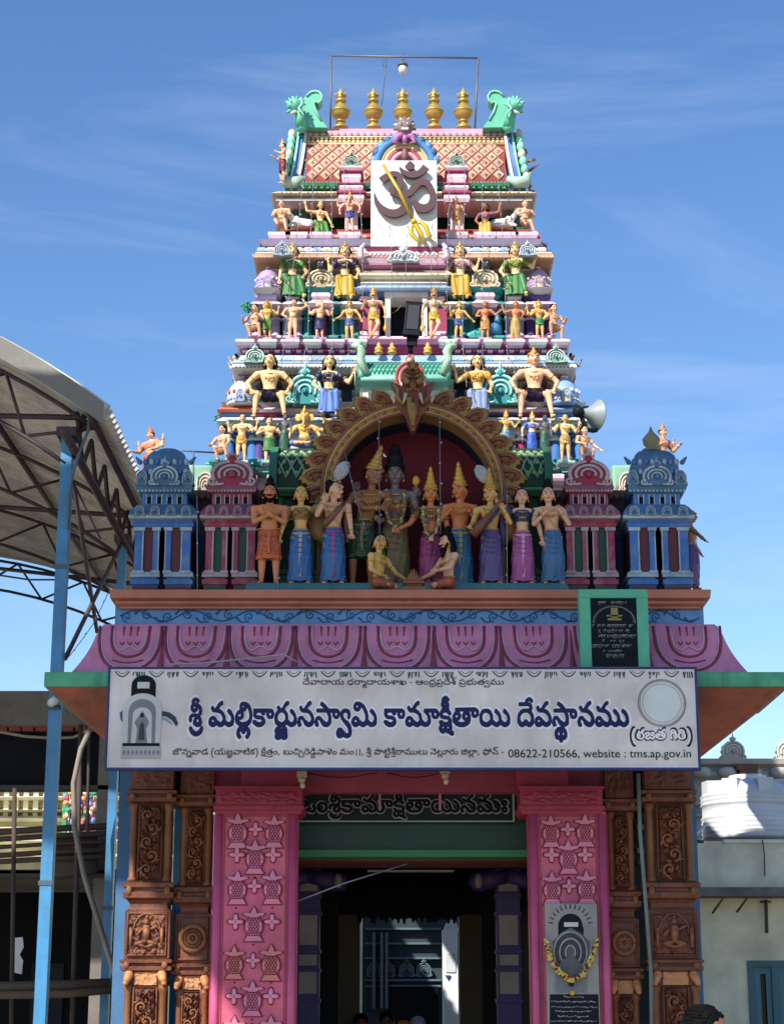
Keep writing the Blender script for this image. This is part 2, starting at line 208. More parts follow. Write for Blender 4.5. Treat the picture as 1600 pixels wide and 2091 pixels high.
TEXT = {"title":{"bb":[10,2,1440,112],"p":[[[1214,2,6,0,2,1,2,5,5,0,4,2,5,6,0,8,-1,4,-3,5,-5,5,12,4,3,5,1,11,-2,10,-2,4,6,0,-1,-6,5,-8,3,-1,10,0,5,3,3,4,0,9,-5,7,-7,2,-25,0,-10,10,-7,4,-7,3,-3,-3,-2,-5,12,-9,-21,0,-2,-2,0,-6,3,-2,29,0,3,-2,3,-7,1,-8,-3,-3,-3,-2,-11,6,-7,7,-4,2,-6,0,-4,-1,-4,-5,-2,-3,0,-4,-1,-1,-1,11,-4,8,-8,8,-10,4,7,6,7,4,-2,7,-5,1,-6,-2,-12,-14,-3,-2,-2,1,-3,6,-6,-1,-3,-4,2,-6,6,-5,2,-1,12,0,7,-2,6,-4,4,-5,1,-3,0,-4,-3,-2,-4,-2,-3,1,-4,3,-3,2,-7,6,-8,3,-8,-3,-4,-4,-1,-6,-1,-1,-1,13,-2,5,-5,7,3,5,0,5,-1,4,-4,4,6,2,2,4,-2,3,-3,3,-7,3,-3,0,-7,-3,-4,-3,-2,-6,-18,0,-2,-1,-1,-6,2,-3,29,0,3,-1,1,-2,-2,-2,-16,0,-4,-1,-7,-3,-7,-7,-3,-8,-1,-13,5,-8,7,-4,8,0,8,4,8,-4,8,0,7,4,5,6,5,-8,6,-2,7,0,8,4,9,-4,7,0,9,4,5,7,4,-9,4,-2,9,4,-5,11,2,3,6,-5,0,-3,9,-8,-11,-2,-8,-7,-2,-7,0,-6,4,-8,6,-2,5,0,0,-4],[298,8,7,0,7,3,5,-3,7,0,6,2,3,4,0,7,-2,5,1,5,-2,6,-6,4,4,3,12,-6,8,0,10,4,4,6,3,-8,3,-2,2,0,8,4,-4,10,0,2,2,2,4,-3,4,-7,3,-4,9,-4,8,0,4,1,5,3,5,6,4,-8,4,-2,4,1,4,3,-4,10,0,2,2,1,1,0,3,-3,2,-3,5,-7,6,-3,3,-1,8,0,4,1,5,3,5,6,0,14,-3,9,1,1,4,-1,1,-8,7,-6,10,0,6,5,2,3,2,-8,8,-8,12,-11,4,-7,0,-6,-6,-1,-14,12,-6,2,-5,-1,-3,-1,-4,-6,-2,-6,2,-6,3,-4,5,-2,7,0,7,3,8,-3,8,0,9,4,3,6,1,4,-1,9,-4,10,-10,9,-4,1,-4,3,-4,3,-2,7,2,2,3,2,6,-1,3,-5,-2,-6,5,-4,2,0,3,3,2,4,0,8,-2,5,-4,4,-6,2,-10,0,-3,-1,-7,-5,-2,-4,-2,5,-6,4,-4,1,-25,0,-9,8,-10,7,-6,2,-4,-6,0,-3,12,-8,-22,0,-2,-2,0,-6,2,-2,31,0,6,-10,0,-7,-2,-3,-4,-2,-10,6,-9,8,-8,1,-6,-3,-2,-2,-4,-9,0,9,-4,9,-7,7,-11,6,7,6,7,4,-2,7,-4,1,-7,-2,-12,-14,-3,-2,-2,1,-3,6,-6,-1,-3,-4,2,-6,6,-5,2,-1,16,-1,7,-3,6,-8,0,-5,-3,-3,-3,-2,-3,1,-5,4,-2,0,-9,9,-8,1,-5,-1,-5,-5,-1,-7,-1,-1,0,8,-4,10,-7,9,-9,4,-2,-2,-3,-6,13,-11,1,-5,-1,-4,-2,-2,-4,-2,-3,1,-7,5,-1,12,-3,5,-7,7,1,3,6,5,7,4,-1,7,-6,1,-6,-2,-6,-7,-4,-6,-5,-3,-5,7,-6,-1,-3,-3,3,-7,-4,-3,-5,-8,-1,-11,2,-9,9,-7,-7,-3,-3,-7,0,-3,3,-3,-2,-4,0,-6,3,-4],[175,10,2,0,6,4,-1,4,-5,6,2,4,2,0,2,-4,3,-2,6,0,3,2,2,4,2,0,1,-4,-2,-3,-2,-2,-2,-4,6,-5,3,0,3,2,6,9,0,7,-1,3,-3,5,-5,4,6,4,5,5,3,11,0,12,-5,14,-8,8,-10,4,-10,0,-5,-2,-3,-3,-2,-3,1,-10,-7,-4,-4,-4,-4,-9,0,-5,2,-9,5,-5,7,-4,-6,-6,-3,-10,3,-9],[33,16,10,1,10,5,4,6,2,6,-2,6,-6,2,3,4,1,4,-3,8,-4,6,4,4,2,7,-1,8,-5,7,-8,4,5,4,-1,5,-8,5,-8,0,-7,-4,-2,-3,-1,-3,1,-5,-4,-7,1,-8,7,-6,9,0,8,6,0,5,3,-5,-1,-6,-4,-3,-8,2,-10,-1,-8,-5,-2,-9,2,-5,2,-2,3,0,5,3,-1,6,2,3,7,1,-5,-8,-1,-8,2,-3,10,-5,7,0,7,2,-6,-8,-6,-3,-6,0,-5,3,-7,9,-3,0,-5,-3,-1,-4,5,-9,4,-4,8,-4],[320,19,-1,2,2,-1],[860,18,8,0,3,2,1,2,-2,7,-5,1,1,10,-2,6,1,4,-1,6,-2,3,-6,5,-18,2,-3,2,2,3,9,1,4,-2,5,-5,6,1,2,2,0,4,-7,8,1,12,-4,6,5,3,0,3,-8,7,-6,1,-5,-1,-5,-3,-3,-5,0,-5,-2,-4,0,-6,4,-4,-9,-12,-4,6,-8,4,-37,0,-3,-6,0,-2,12,-10,2,-8,0,-1,-3,-3,-4,-2,-5,2,-5,4,-3,12,-8,8,-11,6,6,6,7,3,0,7,-2,2,-5,0,-7,-4,-10,-11,-4,-3,-5,7,-5,-1,-3,-3,0,-3,3,-5,3,-3,3,-2,12,0,7,-2,5,-2,4,-5,2,-5,0,-4,-3,-2,-3,-2,-11,6,-5,6,-5,2,-3,1,-7,-1,-5,-4,-3,-5,-1,-5,2,-7,6,-4,4,-1,6,0,8,4,10,-4,8,0,8,4,12,-4,10,1,5,3,3,3,3,5,-1,12,-6,10,7,0,1,-8,2,-3,5,-4,11,0,3,1,5,7,2,-4,5,-3,11,-2,7,0,3,-2,0,-2,-6,-2,-7,1,-6,4,-9,-1,-2,-2,0,-3,3,-5,-4,-8,1,-5,4,-5,5,-3,8,0,5,3,5,-3,4,0],[1210,19,-2,2,0,2,4,5,0,-8],[1225,19,-2,2,1,6,2,-2,1,-4],[502,24,0,2,2,-2],[312,34,-1,4,3,-1],[834,35,0,5,4,-2,-1,-2],[851,35,-2,3,4,1,1,-3],[188,36,0,2,2,0],[85,38,8,0,8,4,8,-4,9,0,10,5,9,-5,7,0,4,1,7,3,4,8,-1,2,1,6,-2,8,-9,12,-8,4,-2,0,-4,-7,0,-1,12,-11,2,-7,-3,-4,-3,-2,-7,2,-4,4,-1,8,-6,9,-5,4,-10,5,5,6,7,2,1,2,-1,8,-5,0,-4,-1,-8,-6,-9,-11,-3,2,-2,4,-2,1,-6,-3,-1,-4,3,-5,4,-4,19,-2,7,-3,6,-8,0,-5,-3,-3,-3,-2,-10,5,-6,7,-4,2,-4,1,-7,-1,-7,-6,-2,-8,2,-7],[234,38,10,0,8,2,6,5,2,5,-1,6,-5,6,-6,3,-15,1,-3,2,1,2,5,2,5,0,4,-2,4,-4,3,-1,5,1,2,3,-1,3,3,0,1,-7,5,-7,3,-1,10,0,3,1,5,7,0,7,-2,4,-3,4,-7,2,-56,0,-1,-2,1,-8,-1,-6,1,-3,6,-5,10,-2,8,0,4,-3,-3,-2,-5,-1,-6,1,-6,4,-8,0,-2,-1,-1,-4,3,-5,10,-6],[548,38,8,0,8,4,8,-4,8,0,10,5,10,-5,12,1,6,3,4,7,-1,3,1,6,-2,8,-4,6,-5,6,-8,4,-2,0,-4,-7,0,-1,13,-11,1,-7,-4,-5,-3,-1,-3,1,-7,5,0,8,-3,11,-5,8,-5,7,-8,5,-8,3,-11,0,-5,-2,-4,-5,-1,-7,2,-4,5,-5,9,-1,4,2,4,3,1,4,2,1,5,-5,6,-12,1,-3,0,-8,-3,-4,-4,-2,-9,5,-6,7,-4,2,-5,1,-5,-1,-7,-6,-3,-8,3,-7],[659,38,12,0,8,3,6,6,0,5,-2,6,-4,4,-6,3,-15,1,-3,2,1,2,4,2,7,0,3,-2,4,-4,2,-1,6,1,2,3,0,3,3,0,0,-6,5,-8,4,-1,8,0,4,1,5,6,0,8,-1,4,-4,4,-6,2,-57,0,-1,-2,0,-14,5,-6,5,-3,14,-1,5,-2,-1,-2,-6,-2,-6,1,-6,4,-8,0,-2,-1,-2,-4,2,-3,5,-5],[889,38,13,0,6,1,8,3,8,6,2,7,0,9,-4,11,5,-1,0,-8,3,-4,4,-2,6,-1,5,1,7,5,1,3,0,7,-1,3,-6,5,-8,2,-63,-1,-1,-2,1,-6,-5,-5,-4,-6,0,-11,1,-4,9,-8],[971,38,10,0,4,1,9,5,12,-6,7,0,9,5,10,-5,9,0,8,4,4,4,1,2,0,14,-4,8,-8,8,-6,4,-2,0,-4,-6,0,-3,12,-9,2,-8,-4,-5,-3,-1,-3,1,-8,5,0,7,-6,10,-8,7,-4,2,-2,0,-4,-7,0,-2,7,-5,5,-4,2,-6,0,-4,-3,-2,-3,-2,-6,2,-5,4,-1,11,-4,7,-3,4,-4,2,-7,2,-13,-1,-6,-3,-6,-8,-2,-6,0,-8,2,-8,5,-6],[1278,38,5,1,4,3,-4,10,0,2,1,2,6,-4,2,-6,4,-4,10,-4,8,0,3,1,5,3,6,6,3,-6,7,-4,8,0,8,4,8,-4,8,0,10,5,10,-5,8,0,10,4,10,-4,8,0,8,4,4,4,2,4,-1,12,-3,7,-5,7,-8,5,-4,1,-4,-6,0,-3,7,-5,4,-4,3,-8,-1,-2,-3,-3,-3,-1,-3,1,-7,5,-2,10,-4,6,-8,8,-6,2,-3,-3,-2,-5,13,-11,1,-7,-3,-4,-4,-2,-5,2,-5,4,-1,8,-5,9,-6,4,-10,5,5,6,8,4,-1,7,-6,1,-7,-4,-13,-14,-6,7,-6,-1,-2,-3,0,-3,2,-5,5,-4,19,-2,7,-3,6,-8,-1,-7,-5,-3,-3,1,-7,4,-9,9,-8,1,-6,-3,-4,-4,-2,-7,-1,10,-5,11,-9,6,-7,4,6,6,7,4,-1,6,-2,2,-4,0,-6,-2,-12,-14,-3,-2,-5,7,-6,-1,-3,-4,3,-6,5,-5,3,-1,15,-1,11,-7,2,-4,-1,-7,-5,-3,-10,6,-9,8,-3,1,-9,-1,-5,-5,-3,-9,2,-8],[38,50,-2,3,4,4,3,-4,-3,-3],[89,50,-3,2,1,3,3,0,3,-3,-1,-1],[186,50,-6,1,-6,3,7,1,7,4,2,5,0,6,-2,4,7,2,4,7,3,-3,4,-9,1,-6,-1,-6,-2,-3,-7,-4],[311,50,-8,3,-3,3,-1,7,5,7,5,2,5,0,5,-2,4,-6,0,-8,-7,-5],[552,50,-3,2,1,3,3,0,3,-3,-1,-1],[727,50,-3,2,1,3,3,0,3,-3,-3,-2],[894,50,-10,2,7,4,4,6,0,5,-3,5,-3,2,13,1,-5,-9,0,-4,1,-4,5,-4,4,-2,-3,-1],[975,50,-6,2,-5,4,0,8,4,6,8,2,9,-4,3,-5,0,-7,-1,-1,-7,-4],[1092,50,-4,4,-1,4,1,6,4,4,5,3,11,1,8,-4,4,-5,1,-8,-4,-4,-1,-1,-4,2,-5,5,-5,0,-6,-5],[1146,50,-3,3,2,2,3,0,2,-2,-1,-2],[1342,50,-3,2,1,3,3,0,3,-3,-1,-1],[878,61,-2,2,1,1,3,2,4,-1,-1,-3],[910,61,-2,2,1,3,3,0,3,-2,-1,-2],[175,63,-4,1,1,3,4,2,2,0,2,-3,-1,-1],[274,65,-2,2,0,3,3,2,3,-2,0,-3,-2,-2],[488,65,-2,2,0,3,2,2,4,-2,0,-2,-2,-3],[700,65,-3,3,1,3,2,1,2,-1,1,-1,-1,-4],[810,65,-3,3,1,3,2,1,3,-2,1,-2,-2,-3],[1259,65,-3,3,1,3,1,1,3,-1,2,-3,-2,-2],[939,68,-2,2,0,2,2,3,3,-2,1,-3,-2,-2],[28,81,-3,3,3,2,1,0,2,-2],[185,84,-1,3,4,1,0,-3],[556,84,-2,2,0,1,4,2,2,-3,-1,-1],[840,91,2,2,2,-1],[1120,95,-7,3,2,1,3,0],[30,96,-1,1,3,2,3,-3]],[[1210,0,14,0,4,5,3,0,4,2,5,4,2,5,0,8,-5,12,7,5,4,6,1,3,-1,3,2,2,2,-1,16,1,-1,-7,2,-6,4,-6,3,-1,9,1,3,2,4,4,6,-5,6,-2,12,0,7,3,3,3,10,-6,12,0,6,3,6,-3,12,0,8,3,8,-3,12,0,8,3,8,-3,12,0,8,3,5,6,3,6,-1,12,-4,9,-3,5,-13,9,-6,0,-3,-2,-3,-7,1,-5,-12,11,-5,3,-5,0,-4,-3,-3,-8,1,-3,8,-5,5,-7,-1,-5,-2,0,-3,1,-3,3,-1,6,-7,11,-12,9,8,4,3,4,0,6,-1,3,-4,2,-8,0,-4,-1,-8,-7,-6,-8,-4,5,-6,0,-4,-2,-4,-6,0,-2,3,-6,5,-6,4,-1,16,-1,6,-3,5,-5,-1,-6,-3,0,-16,13,-11,1,-8,-4,-6,10,-3,4,-9,5,2,3,5,1,3,3,1,2,-1,7,-4,4,-8,0,-6,-3,-12,-12,-4,4,-7,0,-4,-2,-4,-6,3,-8,7,-6,3,-1,15,-1,7,-4,4,-4,0,-5,-3,-1,-4,4,-3,0,-9,9,-3,1,-13,-1,-1,6,-2,5,-8,6,-4,1,-24,0,-17,13,-7,4,-4,0,-4,-3,-4,-7,1,-3,3,-3,-12,-2,-3,-4,0,-6,1,-3,4,-2,29,0,4,-6,1,-5,0,-3,-3,-1,-8,4,-6,8,-5,2,-11,0,-5,-4,-4,8,-7,6,-8,6,3,2,5,2,2,2,1,4,-2,6,-3,3,-7,0,-7,-3,-12,-12,-4,4,-7,0,-4,-2,-4,-6,4,-8,6,-6,2,-1,12,0,7,-2,6,-3,2,-3,1,-5,-2,-2,-2,0,-17,13,-9,1,-9,-3,-6,11,2,6,0,5,-2,5,5,8,-2,4,-8,7,-4,1,-11,-1,-7,-6,-4,-5,-17,0,-4,-5,0,-6,3,-5,11,0,-6,-4,-7,-7,-4,-7,-2,-16,4,-9,3,-3,7,-3,12,0,6,2,6,-2,12,0,10,6,4,-4,6,-2,10,0,6,3,7,-3,11,0,8,3,4,3,2,-5,7,-2,-3,-4,-2,-6,0,-6,3,-7,4,-4,7,-2],[296,5,10,0,6,2,4,-2,10,0,6,3,4,3,1,3,0,7,-2,5,1,4,-1,6,15,-1,4,1,6,4,6,-5,6,0,8,3,2,4,7,-5,5,-2,13,0,10,5,6,-5,5,0,7,3,3,4,7,-5,5,-2,12,0,9,3,5,5,2,5,0,8,4,-2,14,0,4,3,9,-11,13,-10,2,-5,0,-3,-3,0,-7,8,-4,3,-5,2,-7,0,-6,-3,-4,-3,-2,-5,-2,-6,2,-8,5,-4,5,-3,10,0,6,2,6,-2,12,0,6,3,5,4,4,9,-1,11,14,-1,6,3,6,-3,13,0,7,3,8,-3,12,0,4,1,8,5,4,8,-1,3,1,7,-4,12,-9,9,-8,5,-5,0,-6,-7,-4,7,-7,7,-8,6,-8,3,-15,0,-5,-3,-6,-7,-1,-7,2,-6,6,-6,4,-1,10,0,4,1,6,6,7,-14,0,-8,-3,-2,-7,4,-10,9,-11,1,-8,-4,0,7,-3,6,-8,7,-3,1,-14,0,-10,-6,-4,4,-6,2,-25,0,-9,9,-9,6,-6,2,-5,0,-2,-2,-4,-7,0,-3,3,-4,-12,-2,-3,-4,0,-6,2,-3,2,-2,31,0,4,-7,0,-7,-3,-1,-4,4,-3,0,-8,8,-4,2,-10,0,-6,-3,-7,10,-11,8,2,3,6,2,3,4,0,3,-2,5,-3,3,-7,0,-7,-3,-12,-12,-4,4,-7,0,-4,-2,-4,-6,4,-8,6,-6,2,-1,16,-1,7,-4,4,-4,-1,-5,-2,-1,-4,4,-3,0,-8,8,-4,2,-10,0,-6,-3,-5,9,-7,6,-8,5,-6,-1,-5,-7,-2,-1,-4,5,4,5,5,1,3,2,1,3,0,6,-4,5,-9,0,-6,-3,-12,-13,-4,5,-6,0,-5,-2,-4,-5,2,-5,-3,-3,-5,5,-7,3,-58,0,-3,-1,-3,4,-8,8,-7,4,-3,1,-14,0,-6,-3,-4,-3,-2,-5,0,-8,-4,-2,-8,-9,-8,9,-8,5,-5,0,-3,-3,-4,-8,4,-6,5,-2,4,-5,1,-5,-4,-2,-4,3,-2,7,-6,11,-13,9,8,4,2,2,1,2,-1,8,-3,3,-9,0,-7,-3,-10,-12,-5,4,-6,0,-4,-2,-3,-2,-1,-6,3,-7,5,-5,5,-1,15,-1,7,-4,4,-3,0,-5,-2,-2,-3,1,-15,12,-4,1,-11,-1,-7,-7,-4,-10,3,-8,4,-4,7,-3,11,0,6,3,6,-3,13,0,8,3,7,-3,11,0,10,4,5,5,6,-5,-4,-7,-2,-8,4,-10,5,-6,3,-1,5,0,5,2,4,5,-1,4,4,1,1,-1,-1,-3,1,-2,4,-5,3,-1,6,0,6,4,6,10,0,7,-6,12,5,4,4,-4,9,-4,4,-1,15,0,9,3,6,5,2,5,-2,10,6,-4,16,1,1,-5,6,-8,-3,-4,-3,-7,0,-4,2,-5,-1,-8,5,-6],[31,13,9,0,5,1,6,3,5,4,7,11,-2,8,-4,4,2,6,-6,13,5,12,-1,8,-3,7,-6,5,1,5,-3,5,-3,3,-5,3,-12,0,-8,-5,-4,-8,1,-4,-4,-8,1,-8,4,-6,-6,-5,-4,-9,1,-6,4,-6,8,0,2,-2,-6,0,-5,-4,-3,-6,2,-5,3,-6,5,-5,9,-4],[858,15,12,0,3,1,3,5,-2,7,-4,6,0,8,6,-4,12,-3,16,0,6,1,9,4,7,6,4,12,8,-2,10,2,2,-8,2,-5,6,-5,11,-5,14,0,11,4,10,-4,11,0,7,3,8,-3,12,0,4,1,5,2,5,5,2,5,0,14,-4,10,-10,10,-6,3,-7,-1,-5,-8,2,-6,8,-6,3,-3,1,-5,-2,-2,-8,4,0,5,-6,12,-9,7,-5,3,-7,-1,-4,-7,-1,-1,-9,7,-7,2,-12,0,-5,-1,-9,-6,-7,8,-9,2,-66,0,-3,-3,-1,-8,-4,-4,-5,8,0,11,-2,4,3,6,-1,4,-9,8,-10,1,-5,-1,-7,-5,-3,-6,0,-4,-2,-5,0,-6,3,-5,-4,-4,-6,5,-4,1,-41,-1,-5,-8,0,-2,5,-6,7,-6,2,-6,-2,-2,-2,0,-4,3,-6,14,-8,9,-7,4,3,2,5,2,3,4,0,6,-4,5,-8,0,-4,-1,-10,-8,-4,-7,-5,5,-5,0,-5,-2,-4,-5,0,-3,3,-6,6,-6,2,-1,12,0,12,-5,4,-5,0,-3,-2,-2,-8,4,-6,6,-5,3,-9,1,-6,-2,-1,7,-3,5,-4,4,-6,3,-60,0,-2,-2,-2,-3,0,-14,5,-8,-5,-2,-2,-6,2,-5,6,-5,7,-4,5,-1,14,0,10,3,4,3,3,6,0,5,-1,6,5,-4,15,1,0,-7,4,-7,3,-3,6,-3,11,0,7,3,6,-3,13,0,8,3,7,-3,11,0,9,3,5,5,3,7,-1,6,4,-2,15,0,-1,-4,2,-6,-3,-8,3,-9,4,-5,6,-2,14,1,7,-1],[34,32,-5,2,-1,3,5,-2,9,-1,-5,-2],[188,53,6,11,-1,8,4,2,3,3,3,-12,-1,-6,-7,-4],[309,54,-6,4,0,5,3,4,6,2,6,-4,1,-7,-5,-4],[343,54,-5,4,0,10,4,-2,5,-7,-1,-4],[603,54,-5,4,0,10,4,-2,5,-7,-1,-4],[973,54,-5,4,0,5,2,3,4,2,4,0,3,-2,3,-3,0,-6,-6,-3],[1008,54,-5,4,-1,10,5,-2,4,-5,1,-5,-2,-2],[1093,54,-2,2,1,7,5,4,6,2,3,0,8,-3,3,-7,0,-3,-1,-2,-7,6,-9,0],[1421,54,-5,4,-4,12,8,-4,4,-5,1,-5,-2,-2],[520,61,-4,5,3,3,2,-1,1,-2],[1212,119,11,1,-11,0]]]},
